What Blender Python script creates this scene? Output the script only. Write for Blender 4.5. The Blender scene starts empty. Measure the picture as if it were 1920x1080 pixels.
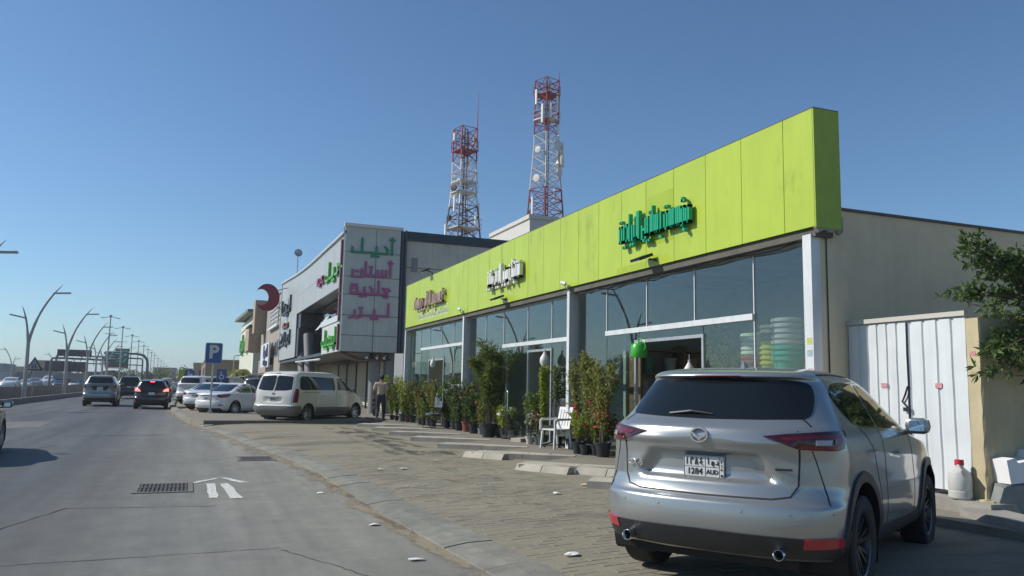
import bpy, math, random
import numpy as np
from mathutils import Vector, Matrix
from mathutils.geometry import delaunay_2d_cdt
R = math.radians
rnd = random.Random(7)
S = bpy.context.scene
COL = S.collection

# ------------------------------------------------------------------ camera, sky, sun, exposure
W_, H_, F_ = 1920.0, 1080.0, 1500.0
PSI, PIT, ROLL, CAMH = 0.378601, 0.124725, 0.02, 1.55
cd = bpy.data.cameras.new('camera'); cam = bpy.data.objects.new('camera', cd); COL.objects.link(cam)
cd.sensor_width = 36.0; cd.lens = F_ / W_ * 36.0; cd.clip_start = 0.05; cd.clip_end = 6000
_fw = Vector((math.sin(PSI)*math.cos(PIT), math.cos(PSI)*math.cos(PIT), math.sin(PIT)))
_rt = Vector((math.cos(PSI), -math.sin(PSI), 0)); _up = _rt.cross(_fw)
_r2 = _rt*math.cos(ROLL) + _up*math.sin(ROLL); _u2 = -_rt*math.sin(ROLL) + _up*math.cos(ROLL)
cam.matrix_world = Matrix(((_r2.x, _u2.x, -_fw.x, 0), (_r2.y, _u2.y, -_fw.y, 0), (_r2.z, _u2.z, -_fw.z, CAMH), (0, 0, 0, 1)))
S.camera = cam

SUN_TO = Vector((-1.0, 0.52, 0.86)).normalized()      # direction towards the sun
SUN_EL = math.asin(SUN_TO.z); SUN_AZ = math.atan2(SUN_TO.x, SUN_TO.y)
w = bpy.data.worlds.new('World'); S.world = w; w.use_nodes = True
nt = w.node_tree; bg = nt.nodes['Background']
sky = nt.nodes.new('ShaderNodeTexSky'); sky.sky_type = 'NISHITA'; sky.sun_disc = False
sky.sun_elevation = SUN_EL; sky.sun_rotation = SUN_AZ
sky.altitude = 600; sky.air_density = 1.0; sky.dust_density = 0.5; sky.ozone_density = 1.6
tintn = nt.nodes.new('ShaderNodeMix'); tintn.data_type = 'RGBA'; tintn.blend_type = 'MULTIPLY'; tintn.inputs['Factor'].default_value = 1.0
tintn.inputs['B'].default_value = (0.63, 0.84, 1.0, 1)          # clear dry air, cool white balance
nt.links.new(sky.outputs['Color'], tintn.inputs['A']); nt.links.new(tintn.outputs['Result'], bg.inputs['Color']); bg.inputs['Strength'].default_value = 0.078
sl = bpy.data.lights.new('sun', 'SUN'); so = bpy.data.objects.new('sun', sl); COL.objects.link(so)
sl.energy = 3.1; sl.angle = R(0.53); sl.color = (1.0, 0.94, 0.84)
so.rotation_euler = (-SUN_TO).to_track_quat('-Z', 'Y').to_euler(); so.location = (-40, 20, 60)
S.view_settings.view_transform = 'Standard'; S.view_settings.look = 'None'
S.view_settings.exposure = 0.6; S.view_settings.gamma = 1.0; S.view_settings.use_curve_mapping = False
S.render.engine = 'CYCLES'
S.cycles.use_denoising = True
S.cycles.max_bounces = 8; S.cycles.transparent_max_bounces = 16; S.cycles.glossy_bounces = 4; S.cycles.diffuse_bounces = 5
S.cycles.volume_bounces = 0
S.cycles.caustics_reflective = False; S.cycles.caustics_refractive = False
S.cycles.sample_clamp_indirect = 6.0

# ------------------------------------------------------------------ materials
MATS = {}
def mat(name, rgb, rough=0.6, metal=0.0, var=0.0, vscale=3.0, bump=0.0, bscale=60.0, spec=0.5, coat=0.0, rgb2=None, stretch=(1, 1, 1), emit=0.0, pieces=0.0, trans=0.0, streak=0.0, stain=None):
    if name in MATS: return MATS[name]
    m = bpy.data.materials.new(name); m.use_nodes = True; n = m.node_tree; b = n.nodes['Principled BSDF']
    b.inputs['Base Color'].default_value = (*rgb, 1); b.inputs['Roughness'].default_value = rough
    b.inputs['Metallic'].default_value = metal; b.inputs['Specular IOR Level'].default_value = spec
    b.inputs['Coat Weight'].default_value = coat; b.inputs['Coat Roughness'].default_value = 0.04
    L = n.links.new
    tc = n.nodes.new('ShaderNodeTexCoord'); mp = n.nodes.new('ShaderNodeMapping'); mp.inputs['Scale'].default_value = stretch
    L(tc.outputs['Object'], mp.inputs['Vector'])
    col = None
    if var or rgb2:
        t = n.nodes.new('ShaderNodeTexNoise'); t.inputs['Scale'].default_value = vscale; t.inputs['Detail'].default_value = 8; t.inputs['Roughness'].default_value = 0.62
        L(mp.outputs[0], t.inputs['Vector'])
        r = n.nodes.new('ShaderNodeValToRGB'); r.color_ramp.elements[0].position = 0.33; r.color_ramp.elements[1].position = 0.68
        c1 = [max(0, c*(1-var)) for c in rgb]; c2 = list(rgb2) if rgb2 else [min(1, c*(1+var)) for c in rgb]
        r.color_ramp.elements[0].color = (*c1, 1); r.color_ramp.elements[1].color = (*c2, 1)
        L(t.outputs['Fac'], r.inputs['Fac']); col = r.outputs['Color']
    if streak:
        t = n.nodes.new('ShaderNodeTexNoise'); t.inputs['Scale'].default_value = 1.0; t.inputs['Detail'].default_value = 7
        mp2 = n.nodes.new('ShaderNodeMapping'); mp2.inputs['Scale'].default_value = (9, 9, 0.6); L(tc.outputs['Object'], mp2.inputs['Vector']); L(mp2.outputs[0], t.inputs['Vector'])
        mr = n.nodes.new('ShaderNodeMapRange'); mr.inputs[1].default_value = .42; mr.inputs[2].default_value = .72; mr.inputs[3].default_value = 1.0; mr.inputs[4].default_value = 1.0-streak
        L(t.outputs['Fac'], mr.inputs[0])
        mx = n.nodes.new('ShaderNodeMix'); mx.data_type = 'RGBA'; mx.blend_type = 'MULTIPLY'; mx.inputs['Factor'].default_value = 1.0
        if col: L(col, mx.inputs['A'])
        else: mx.inputs['A'].default_value = (*rgb, 1)
        cc = n.nodes.new('ShaderNodeCombineColor'); [L(mr.outputs[0], cc.inputs[i]) for i in range(3)]
        L(cc.outputs[0], mx.inputs['B']); col = mx.outputs['Result']
    if stain:
        t = n.nodes.new('ShaderNodeTexNoise'); t.inputs['Scale'].default_value = stain[1]; t.inputs['Detail'].default_value = 9; t.inputs['Roughness'].default_value = .68
        mp3 = n.nodes.new('ShaderNodeMapping'); mp3.inputs['Scale'].default_value = stain[4]; mp3.inputs['Rotation'].default_value = (.35, .2, .3); L(tc.outputs['Object'], mp3.inputs['Vector']); L(mp3.outputs[0], t.inputs['Vector'])
        mr = n.nodes.new('ShaderNodeMapRange'); mr.inputs[1].default_value = stain[2]; mr.inputs[2].default_value = stain[3]; mr.inputs[4].default_value = stain[5]; L(t.outputs['Fac'], mr.inputs[0])
        mx = n.nodes.new('ShaderNodeMix'); mx.data_type = 'RGBA'; L(mr.outputs[0], mx.inputs['Factor']); mx.inputs['B'].default_value = (*stain[0], 1)
        if col: L(col, mx.inputs['A'])
        else: mx.inputs['A'].default_value = (*rgb, 1)
        col = mx.outputs['Result']
    if pieces:
        g = n.nodes.new('ShaderNodeObjectInfo'); at = n.nodes.new('ShaderNodeAttribute'); at.attribute_name = 'tint'
        hs = n.nodes.new('ShaderNodeHueSaturation')
        ad = n.nodes.new('ShaderNodeMath'); ad.operation = 'ADD'; L(g.outputs['Random'], ad.inputs[0]); L(at.outputs['Fac'], ad.inputs[1])
        fr = n.nodes.new('ShaderNodeMath'); fr.operation = 'FRACT'; L(ad.outputs[0], fr.inputs[0])
        mr = n.nodes.new('ShaderNodeMapRange'); mr.inputs[3].default_value = 1-pieces; mr.inputs[4].default_value = 1+pieces
        L(fr.outputs[0], mr.inputs[0]); L(mr.outputs[0], hs.inputs['Value'])
        if col: L(col, hs.inputs['Color'])
        else: hs.inputs['Color'].default_value = (*rgb, 1)
        col = hs.outputs['Color']
    if col: L(col, b.inputs['Base Color'])
    if bump:
        t2 = n.nodes.new('ShaderNodeTexNoise'); t2.inputs['Scale'].default_value = bscale; t2.inputs['Detail'].default_value = 6; L(mp.outputs[0], t2.inputs['Vector'])
        bp = n.nodes.new('ShaderNodeBump'); bp.inputs['Strength'].default_value = bump; bp.inputs['Distance'].default_value = 0.02
        L(t2.outputs['Fac'], bp.inputs['Height']); L(bp.outputs[0], b.inputs['Normal'])
    if emit:
        b.inputs['Emission Color'].default_value = (*rgb, 1); b.inputs['Emission Strength'].default_value = emit
    if trans: b.inputs['Transmission Weight'].default_value = trans
    MATS[name] = m; return m

def glass_mat(name, tint, f0=0.06, rough=0.0, through=1.0):
    """thin pane: tinted see-through plus a mirror reflection that grows at grazing angles"""
    if name in MATS: return MATS[name]
    m = bpy.data.materials.new(name); m.use_nodes = True; n = m.node_tree; n.nodes.clear(); L = n.links.new
    o = n.nodes.new('ShaderNodeOutputMaterial'); mx = n.nodes.new('ShaderNodeMixShader'); tr = n.nodes.new('ShaderNodeBsdfTransparent'); gl = n.nodes.new('ShaderNodeBsdfGlossy')
    tr.inputs['Color'].default_value = (*[c*through for c in tint], 1); gl.inputs['Roughness'].default_value = rough
    ge = n.nodes.new('ShaderNodeNewGeometry'); dt = n.nodes.new('ShaderNodeVectorMath'); dt.operation = 'DOT_PRODUCT'; L(ge.outputs['Incoming'], dt.inputs[0]); L(ge.outputs['Normal'], dt.inputs[1])
    ab = n.nodes.new('ShaderNodeMath'); ab.operation = 'ABSOLUTE'; L(dt.outputs['Value'], ab.inputs[0])
    om = n.nodes.new('ShaderNodeMath'); om.operation = 'SUBTRACT'; om.inputs[0].default_value = 1.0; L(ab.outputs[0], om.inputs[1])
    pw = n.nodes.new('ShaderNodeMath'); pw.operation = 'POWER'; pw.inputs[1].default_value = 4.0; L(om.outputs[0], pw.inputs[0])
    ma = n.nodes.new('ShaderNodeMath'); ma.operation = 'MULTIPLY_ADD'; ma.inputs[1].default_value = 1-f0; ma.inputs[2].default_value = f0; ma.use_clamp = True
    L(pw.outputs[0], ma.inputs[0]); L(ma.outputs[0], mx.inputs[0]); L(tr.outputs[0], mx.inputs[1]); L(gl.outputs[0], mx.inputs[2]); L(mx.outputs[0], o.inputs['Surface'])
    MATS[name] = m; return m

def leaf_mat(name, rgb, rgb2):
    if name in MATS: return MATS[name]
    m = bpy.data.materials.new(name); m.use_nodes = True; n = m.node_tree; b = n.nodes['Principled BSDF']; L = n.links.new
    at = n.nodes.new('ShaderNodeAttribute'); at.attribute_name = 'tint'
    r = n.nodes.new('ShaderNodeValToRGB'); r.color_ramp.elements[0].color = (*rgb, 1); r.color_ramp.elements[1].color = (*rgb2, 1)
    L(at.outputs['Fac'], r.inputs['Fac']); L(r.outputs[0], b.inputs['Base Color']); b.inputs['Roughness'].default_value = 0.55; b.inputs['Specular IOR Level'].default_value = 0.25
    tl = n.nodes.new('ShaderNodeBsdfTranslucent'); mx = n.nodes.new('ShaderNodeMixShader'); mx.inputs[0].default_value = 0.35
    L(r.outputs[0], tl.inputs['Color']); L(b.outputs[0], mx.inputs[1]); L(tl.outputs[0], mx.inputs[2]); L(mx.outputs[0], n.nodes['Material Output'].inputs['Surface'])
    MATS[name] = m; return m

# ------------------------------------------------------------------ mesh helpers
def frame_of(d):
    d = d.normalized(); a = Vector((0, 0, 1)) if abs(d.z) < 0.95 else Vector((1, 0, 0))
    u = d.cross(a).normalized(); return u, d.cross(u)
class MB:
    def __init__(s): s.v = []; s.f = []; s.m = []; s.t = []; s.cm = 0; s.ct = 0.0
    def add(s, vs, fs):
        o = len(s.v); s.v += [tuple(v) for v in vs]
        for f in fs: s.f.append([i+o for i in f]); s.m.append(s.cm); s.t.append(s.ct)
        return s
    def box(s, c, d, rz=0.0, mtx=None, taper=1.0):
        x, y, z = [k/2 for k in d]; vs = []
        for sz in (-1, 1):
            k = taper if sz > 0 else 1.0
            for sx, sy in ((-1, -1), (1, -1), (1, 1), (-1, 1)): vs.append(Vector((sx*x*k, sy*y*k, sz*z)))
        if rz: vs = [Matrix.Rotation(rz, 3, 'Z') @ v for v in vs]
        if mtx is not None: vs = [mtx @ v for v in vs]
        vs = [v + Vector(c) for v in vs]
        return s.add(vs, [(3, 2, 1, 0), (4, 5, 6, 7), (0, 1, 5, 4), (1, 2, 6, 5), (2, 3, 7, 6), (3, 0, 4, 7)])
    def b2(s, x0, x1, y0, y1, z0, z1): return s.box(((x0+x1)/2, (y0+y1)/2, (z0+z1)/2), (abs(x1-x0), abs(y1-y0), abs(z1-z0)))
    def tube(s, pts, r, n=6, caps=True):
        pts = [Vector(p) for p in pts]; rs = r if isinstance(r, (list, tuple)) else [r]*len(pts); vs = []; fs = []
        u = None
        for i, p in enumerate(pts):
            d = (pts[min(i+1, len(pts)-1)] - pts[max(i-1, 0)]).normalized()
            if u is None: u, _ = frame_of(d)
            u = (u - d*u.dot(d))
            if u.length < 1e-6: u, _ = frame_of(d)
            u.normalize(); vv = d.cross(u)
            for k in range(n):
                a = 2*math.pi*k/n; vs.append(p + (u*math.cos(a) + vv*math.sin(a))*rs[i])
        for i in range(len(pts)-1):
            for k in range(n):
                k2 = (k+1) % n; fs.append((i*n+k, i*n+k2, (i+1)*n+k2, (i+1)*n+k))
        if caps: fs.append(tuple(range(n-1, -1, -1))); fs.append(tuple(range((len(pts)-1)*n, len(pts)*n)))
        return s.add(vs, fs)
    def lathe(s, prof, n=16, c=(0, 0, 0), mtx=None, cap0=False, cap1=False):
        vs = []; fs = []
        for (r, z) in prof:
            for k in range(n):
                a = 2*math.pi*k/n; v = Vector((r*math.cos(a), r*math.sin(a), z))
                if mtx is not None: v = mtx @ v
                vs.append(v + Vector(c))
        for i in range(len(prof)-1):
            for k in range(n):
                k2 = (k+1) % n; fs.append((i*n+k, i*n+k2, (i+1)*n+k2, (i+1)*n+k))
        if cap0: fs.append(tuple(range(n-1, -1, -1)))
        if cap1: fs.append(tuple(range((len(prof)-1)*n, len(prof)*n)))
        return s.add(vs, fs)
    def prism(s, poly, dvec):
        """closed polygon extruded along dvec"""
        n = len(poly); p = [Vector(q) for q in poly]; d = Vector(dvec)
        fs = [tuple(range(n-1, -1, -1)), tuple(range(n, 2*n))] + [(i, (i+1) % n, n+(i+1) % n, n+i) for i in range(n)]
        return s.add(p + [q+d for q in p], fs)
    def build(s, name, m=None, parent=None, smooth=False, loc=None, kind=None, tint=False, fix=False):
        me = bpy.data.meshes.new(name); me.from_pydata(s.v, [], s.f)
        ms = m if isinstance(m, (list, tuple)) else [m]
        for q in ms: me.materials.append(q)
        if len(ms) > 1: me.polygons.foreach_set('material_index', s.m)
        if tint:
            a = me.attributes.new('tint', 'FLOAT', 'FACE'); a.data.foreach_set('value', s.t)
        if fix:
            import bmesh
            bm = bmesh.new(); bm.from_mesh(me); bmesh.ops.recalc_face_normals(bm, faces=bm.faces); bm.to_mesh(me); bm.free()
        if smooth:
            me.polygons.foreach_set('use_smooth', [True]*len(me.polygons))
            try: me.set_sharp_from_angle(angle=R(smooth if smooth is not True else 40))
            except Exception: pass
        me.update()
        o = bpy.data.objects.new(name, me); COL.objects.link(o)
        if parent is not None: o.parent = parent
        if loc is not None: o.location = loc
        if kind: o['kind'] = kind
        return o
def tag(o, label, cat, group=None):
    o['label'] = label; o['category'] = cat
    if group: o['group'] = group
    return o
def thing(name, label, cat, loc=(0, 0, 0), rz=0.0, group=None, rot=None):
    o = bpy.data.objects.new(name, None); COL.objects.link(o); o.location = loc; o.rotation_euler = rot or (0, 0, rz); o.empty_display_size = 0.2
    return tag(o, label, cat, group)
def copy_thing(src, loc, rz, label=None, group=None, scale=None):
    r = src.copy(); COL.objects.link(r); r.location = loc; r.rotation_euler = (0, 0, rz)
    if label: r['label'] = label
    if group: r['group'] = group
    if scale: r.scale = scale
    def rec(a, b):
        for ch in list(a.children):
            c = ch.copy(); COL.objects.link(c); c.parent = b; rec(ch, c)
    rec(src, r); return r

# ------------------------------------------------------------------ block lettering: strokes on a grid, u runs along the line of writing
A_ = {
 'alef': (.2, [[(.1, 0), (.1, 1)]]),
 'alefh': (.22, [[(.11, 0), (.11, .9)], [(.2, 1.06), (.02, 1.06)], [(.11, 1.06), (.11, 1.2)]]),
 'alef_f': (.2, [[(0, 0), (.1, 0), (.1, 1)]]),
 'dal': (.46, [[(.18, .52), (.08, .3), (.08, 0), (.42, 0)]]),
 'dal_f': (.46, [[(0, 0), (.42, 0)], [(.26, .52), (.16, .3), (.16, 0)]]),
 'ya_i': (.3, [[(.08, .45), (.08, 0), (.3, 0)], [(.0, -.24), (.11, -.24)], [(.17, -.24), (.28, -.24)]]),
 'ya_m': (.32, [[(0, 0), (.32, 0)], [(.16, 0), (.16, .45)], [(.03, -.24), (.13, -.24)], [(.19, -.24), (.3, -.24)]]),
 'ba_i': (.28, [[(.08, .45), (.08, 0), (.28, 0)], [(.08, -.24), (.2, -.24)]]),
 'ta_i': (.28, [[(.08, .45), (.08, 0), (.28, 0)], [(.0, .66), (.1, .66)], [(.15, .66), (.25, .66)]]),
 'ta_m': (.3, [[(0, 0), (.3, 0)], [(.15, 0), (.15, .45)], [(.03, .66), (.12, .66)], [(.18, .66), (.28, .66)]]),
 'noon_m': (.3, [[(0, 0), (.3, 0)], [(.15, 0), (.15, .45)], [(.1, .66), (.2, .66)]]),
 'kash': (.28, [[(0, 0), (.28, 0)]]),
 'lam_i': (.26, [[(.08, 1), (.08, 0), (.26, 0)]]),
 'lam_m': (.26, [[(0, 0), (.26, 0)], [(.12, 0), (.12, 1)]]),
 'lam_f': (.6, [[(0, 0), (.1, 0)], [(.1, 1), (.1, -.02), (.5, -.02), (.5, .3)]]),
 'seen_i': (.66, [[(.08, .42), (.08, 0), (.66, 0)], [(.28, .42), (.28, 0)], [(.48, .42), (.48, 0)]]),
 'seen_m': (.66, [[(0, 0), (.66, 0)], [(.12, .42), (.12, 0)], [(.32, .42), (.32, 0)], [(.52, .42), (.52, 0)]]),
 'sheen_i': (.66, [[(.08, .42), (.08, 0), (.66, 0)], [(.28, .42), (.28, 0)], [(.48, .42), (.48, 0)], [(.15, .64), (.26, .64)], [(.32, .64), (.43, .64)]]),
 'noon': (.58, [[(.08, .42), (.08, -.16), (.5, -.16), (.5, .34)], [(.24, .26), (.35, .26)]]),
 'noon_f': (.6, [[(0, 0), (.1, 0)], [(.1, .42), (.1, -.2), (.52, -.2), (.52, .25)], [(.26, .16), (.37, .16)]]),
 'jeem_i': (.5, [[(.06, .3), (.14, .44), (.4, .44), (.2, .1), (.2, 0), (.5, 0)], [(.2, -.24), (.32, -.24)]]),
 'kha_i': (.5, [[(.06, .3), (.14, .44), (.4, .44), (.2, .1), (.2, 0), (.5, 0)], [(.2, .68), (.32, .68)]]),
 'tam': (.5, [[(0, 0), (.42, 0), (.42, .42), (.12, .42), (.12, 0)], [(.14, .66), (.24, .66)], [(.3, .66), (.4, .66)]]),
 'ra': (.34, [[(.08, .36), (.08, -.12), (.3, -.22)]]),
 'ra_f': (.34, [[(0, 0), (.14, 0)], [(.14, .34), (.14, -.12), (.3, -.22)]]),
 'zay': (.34, [[(.08, .36), (.08, -.12), (.3, -.22)], [(.04, .58), (.14, .58)]]),
 'zay_f': (.36, [[(0, 0), (.16, 0)], [(.16, .34), (.16, -.12), (.34, -.22)], [(.1, .58), (.22, .58)]]),
 'waw': (.42, [[(.34, .0), (.08, 0), (.08, .4), (.34, .4), (.34, -.14), (.1, -.25)]]),
 'waw_h': (.44, [[(0, 0), (.34, 0), (.34, .4), (.1, .4), (.1, 0)], [(.34, 0), (.34, -.16), (.12, -.26)], [(.14, .66), (.3, .66), (.3, .8)]]),
 'meem_i': (.42, [[(.42, 0), (.08, 0), (.08, .38), (.32, .38), (.32, 0)]]),
 'meem_m': (.4, [[(0, 0), (.4, 0)], [(.08, 0), (.08, .38), (.32, .38), (.32, 0)]]),
 'ain_i': (.4, [[(.36, .42), (.1, .42), (.1, 0), (.4, 0)]]),
 'ha_i': (.46, [[(.46, 0), (.08, 0), (.08, .44), (.36, .44), (.36, 0)], [(.22, .44), (.22, 0)]]),
 'kaf_i': (.5, [[(.42, 1.0), (.12, .62), (.36, .4), (.36, 0), (.5, 0)], [(.36, 0), (.08, 0)]]),
 'fa_i': (.42, [[(.42, 0), (.08, 0), (.08, .4), (.32, .4), (.32, .12)], [(.16, .64), (.26, .64)]]),
 'qaf_m': (.42, [[(0, 0), (.42, 0)], [(.08, 0), (.08, .4), (.32, .4), (.32, 0)], [(.06, .64), (.16, .64)], [(.22, .64), (.32, .64)]]),
 'sp': (.25, []),
}
DIG = {'1': [[(.2, 0), (.2, 1)]], '2': [[(.05, 0), (.05, .95)], [(.05, .8), (.36, .8), (.36, 1.0)]],
       '8': [[(.02, 0), (.2, 1.0)], [(.2, 1.0), (.38, 0)]], '4': [[(.36, 1), (.06, .8), (.3, .54), (.03, .24), (.36, .04)]]}
def strokes(mb, polylines, O, U, V, N, h, wt, dep, slant=0.0, k0=0):
    """flat-ended bars along each segment of each polyline"""
    k = k0
    for pl in polylines:
        for (a, b) in zip(pl[:-1], pl[1:]):
            a2 = Vector(a)*h; b2 = Vector(b)*h
            d = (b2-a2)
            if d.length < 1e-6: continue
            t = d.normalized(); p = Vector((-t.y, t.x))
            a3 = a2 - t*wt/2; b3 = b2 + t*wt/2; q = []
            for e in (a3-p*wt/2, b3-p*wt/2, b3+p*wt/2, a3+p*wt/2):
                q.append(O + U*(e.x) + V*(e.y))
            k += 1; dd = dep + 0.0012*(k % 7)
            mb.prism(q, N*dd)
    return k
def arabic(word, O, U, V, N, h, wt, dep, m, parent, sx=1.0, letter='letter', xh=1.0):
    """one mesh per letter, written from O in direction U (right to left as read)"""
    x = 0.0; O = Vector(O); U = Vector(U); V = Vector(V); N = Vector(N)
    for i, g in enumerate(word):
        wd, pl = A_[g]
        if pl:
            mb = MB(); yf = lambda b: (b*xh if b < .5 else (.5*xh+(b-.5)*(1-.5*xh)/.5 if b <= 1.0 else b)) if b > 0 else b; strokes(mb, [[(a*sx, yf(b)) for a, b in q] for q in pl], O + U*(x*h), U, V, N, h, wt, dep + (0.004 if i % 2 else 0.0))
            mb.build(letter, m, parent, fix=True)
        x += wd*sx
    return x*h
def word_len(word, sx=1.0): return sum(A_[g][0] for g in word)*sx
def latin(txt, size, m, parent, mtx, extrude=0.004, name='lettering', bold=0.0, align='CENTER'):
    c = bpy.data.curves.new(name, 'FONT'); c.body = txt; c.size = size; c.extrude = extrude; c.offset = bold; c.align_x = align; c.align_y = 'CENTER'; c.resolution_u = 3
    t = bpy.data.objects.new(name, c); COL.objects.link(t)
    dg = bpy.context.evaluated_depsgraph_get(); me = bpy.data.meshes.new_from_object(t.evaluated_get(dg)); bpy.data.objects.remove(t); bpy.data.curves.remove(c)
    me.name = name; me.materials.clear(); me.materials.append(m); me.transform(mtx)
    o = bpy.data.objects.new(name, me); COL.objects.link(o); o.parent = parent; return o
def basis(O, X, Y):
    X = Vector(X).normalized(); Y = Vector(Y).normalized(); Z = X.cross(Y); O = Vector(O)
    return Matrix(((X.x, Y.x, Z.x, O.x), (X.y, Y.y, Z.y, O.y), (X.z, Y.z, Z.z, O.z), (0, 0, 0, 1)))
# ------------------------------------------------------------------ vehicles: a body skin from horizontal outlines
def pchip(x, y, xi):
    x = np.asarray(x, float); y = np.asarray(y, float); h = np.diff(x); d = np.diff(y)/h; m = np.zeros_like(y)
    for i in range(1, len(x)-1):
        if d[i-1]*d[i] > 0:
            w1 = 2*h[i]+h[i-1]; w2 = h[i]+2*h[i-1]; m[i] = (w1+w2)/(w1/d[i-1]+w2/d[i])
    m[0] = d[0]; m[-1] = d[-1]
    k = np.clip(np.searchsorted(x, xi)-1, 0, len(x)-2); t = (xi-x[k])/h[k]
    return (2*t**3-3*t**2+1)*y[k] + (t**3-2*t**2+t)*h[k]*m[k] + (-2*t**3+3*t**2)*y[k+1] + (t**3-t**2)*h[k]*m[k+1]
def sstep(x, a, b):
    t = min(1, max(0, (x-a)/(b-a))); return t*t*(3-2*t)

class Body:
    """x forward from the rear bumper, y left, z up; rows: z, x rear, x front, half width, rear rounding, front rounding"""
    def __init__(s, rows, nr=2.4, nf=2.3, barrel=0.03, disp=None, dens=1.0):
        s.rows = np.array(rows, float); s.nr = nr; s.nf = nf; s.barrel = barrel; s.disp = disp; s.dens = dens
        s.L = s.rows[:, 2].max(); s.xc = s.L*0.5; s.cache = {}
        zz = s.rows[:, 0]; N = int(70*dens); t = np.arange(len(zz), dtype=float)
        ti = np.linspace(0, len(zz)-1, max(N, 26)); s.zs = pchip(t, zz, ti)
        s.zs = np.unique(np.round(np.concatenate([s.zs, zz]), 4))
        keep = [s.zs[0]]
        for z in s.zs[1:]:
            if z - keep[-1] > 0.004/dens: keep.append(z)
        s.zs = np.array(keep)
    def row(s, z):
        z = min(max(z, s.rows[0, 0]), s.rows[-1, 0])
        return [float(pchip(s.rows[:, 0], s.rows[:, k], np.array([z]))[0]) for k in range(1, 6)]
    def outline(s, z, n1=None, n2=None, n3=None):
        key = (round(z, 4), n1)
        if key in s.cache: return s.cache[key]
        n1 = n1 or 40; n2 = n2 or 40; n3 = n3 or 30
        xr, xf, w, Rr, Rf = s.row(z)
        Rr = min(Rr, (xf-xr)*0.45); Rf = min(Rf, (xf-xr)*0.5)
        P = []
        for i in range(n1+1):
            a = (i/n1)*math.pi/2; q = math.sin(a)**(2/s.nr); P.append((xr+Rr*(1-max(0, math.cos(a))**(2/s.nr)), q*w))
        for i in range(1, n2): P.append((xr+Rr+(xf-Rf-xr-Rr)*i/n2, w))
        for i in range(n3+1):
            a = (i/n3)*math.pi/2; q = math.cos(a)
            P.append((xf-Rf*(1-math.sin(a)**(2/s.nf)), max(0, q)**(2/s.nf)*w))
        P = np.array(P)
        P[:, 1] *= 1 - s.barrel*((P[:, 0]-s.xc)/s.xc)**2*np.clip(P[:, 1]/max(w, 1e-3), 0, 1)
        if s.disp is not None:
            for p in P: p[0] += s.disp(p[0]-xr, p[1], z)
        s.cache[key] = P; return P
    def _arr(s, z):
        key = ('a', round(z, 3))
        if key not in s.cache:
            P = s.outline(z); q = np.concatenate([[0], np.cumsum(np.hypot(*np.diff(P, axis=0).T))])
            s.cache[key] = (P, q)
        return s.cache[key]
    def at_q(s, q, z):
        P, Q = s._arr(z); return np.interp(q, Q, P[:, 0]), np.interp(q, Q, P[:, 1])
    def q_of_y(s, y, z):
        P, Q = s._arr(z); k = 38; return np.interp(abs(y), P[:k, 1], Q[:k])
    def q_of_x(s, x, z):
        P, Q = s._arr(z); return np.interp(x, P[6:, 0], Q[6:])
    def q_of_yf(s, y, z):
        P, Q = s._arr(z); return np.interp(-abs(y), -P[-26:, 1], Q[-26:])
    def point(s, mode, a, z, side=-1):
        """mode rear: a = y (right negative); side: a = x on that side; wrap: a = arc length from the rear centre"""
        if mode == 'rear': sg = 1 if a > 0 else -1; q = s.q_of_y(a, z)
        elif mode == 'front': sg = 1 if a > 0 else -1; q = s.q_of_yf(a, z)
        elif mode == 'side': sg = side; q = s.q_of_x(a, z)
        else: sg = side; q = a
        x, y = s.at_q(q, z); return Vector((x, sg*y, z))
    def normal(s, mode, a, z, side=-1):
        e = 0.02; p = s.point(mode, a, z, side)
        du = s.point(mode, a+e, z, side)-s.point(mode, a-e, z, side); dv = s.point(mode, a, z+e/2, side)-s.point(mode, a, z-e/2, side)
        n = du.cross(dv)
        if n.length < 1e-9: return Vector((0, side, 0))
        n.normalize(); c = Vector((s.xc, 0, 0.7))
        if n.dot(p-c) < 0: n = -n
        return n
    def skin(s, name, m, parent, axles, Rw, n1=20, n2=44, n3=14, zc=0.35):
        zs = s.zs; v = []; f = []
        rings = [s.outline(z, n1, n2, n3) for z in zs]; n = len(rings[0])
        for sg in (-1, 1):
            o = len(v)
            for z, P in zip(zs, rings):
                for p in P: v.append([p[0], sg*p[1], z])
            for i in range(len(zs)-1):
                for j in range(n-1):
                    a, b, c, d = o+i*n+j, o+i*n+j+1, o+(i+1)*n+j+1, o+(i+1)*n+j
                    f.append((a, b, c, d) if sg < 0 else (d, c, b, a))
        V = np.array(v)
        # wheel openings
        dead = np.zeros(len(f), bool)
        F = np.array(f); cx = V[F][:, :, 0].mean(1); cz = V[F][:, :, 2].mean(1); cy = np.abs(V[F][:, :, 1]).mean(1)
        for ax in axles:
            ins = ((cx-ax)**2+(cz-zc)**2 < Rw*Rw) & (cy > 0.5*s.rows[:, 3].max()); dead |= ins
        if len(axles):
            touched = set(F[dead].ravel()); alive = set(F[~dead].ravel()); edge = touched & alive
            for i in edge:
                for ax in axles:
                    dx = V[i][0]-ax; dz = V[i][2]-zc; r = math.hypot(dx, dz)
                    if r < Rw*1.35 and r > 1e-3:
                        nx = ax+dx*Rw/r; nz = zc+dz*Rw/r
                        if nz < zs[0]: nz = zs[0]
                        p = s.point('side', nx, nz, -1 if V[i][1] < 0 else 1); V[i] = p
        ff = [tuple(q) for q, dd in zip(f, dead) if not dd]
        N = n*len(zs)
        # roof and floor
        top = (len(zs)-1)*n
        for j in range(n-1):
            ff.append((top+j, top+j+1, N+top+j+1, N+top+j)); ff.append((N+j, N+j+1, j+1, j))
        me = bpy.data.meshes.new(name); me.from_pydata([tuple(p) for p in V], [], ff); me.materials.append(m)
        import bmesh
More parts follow.
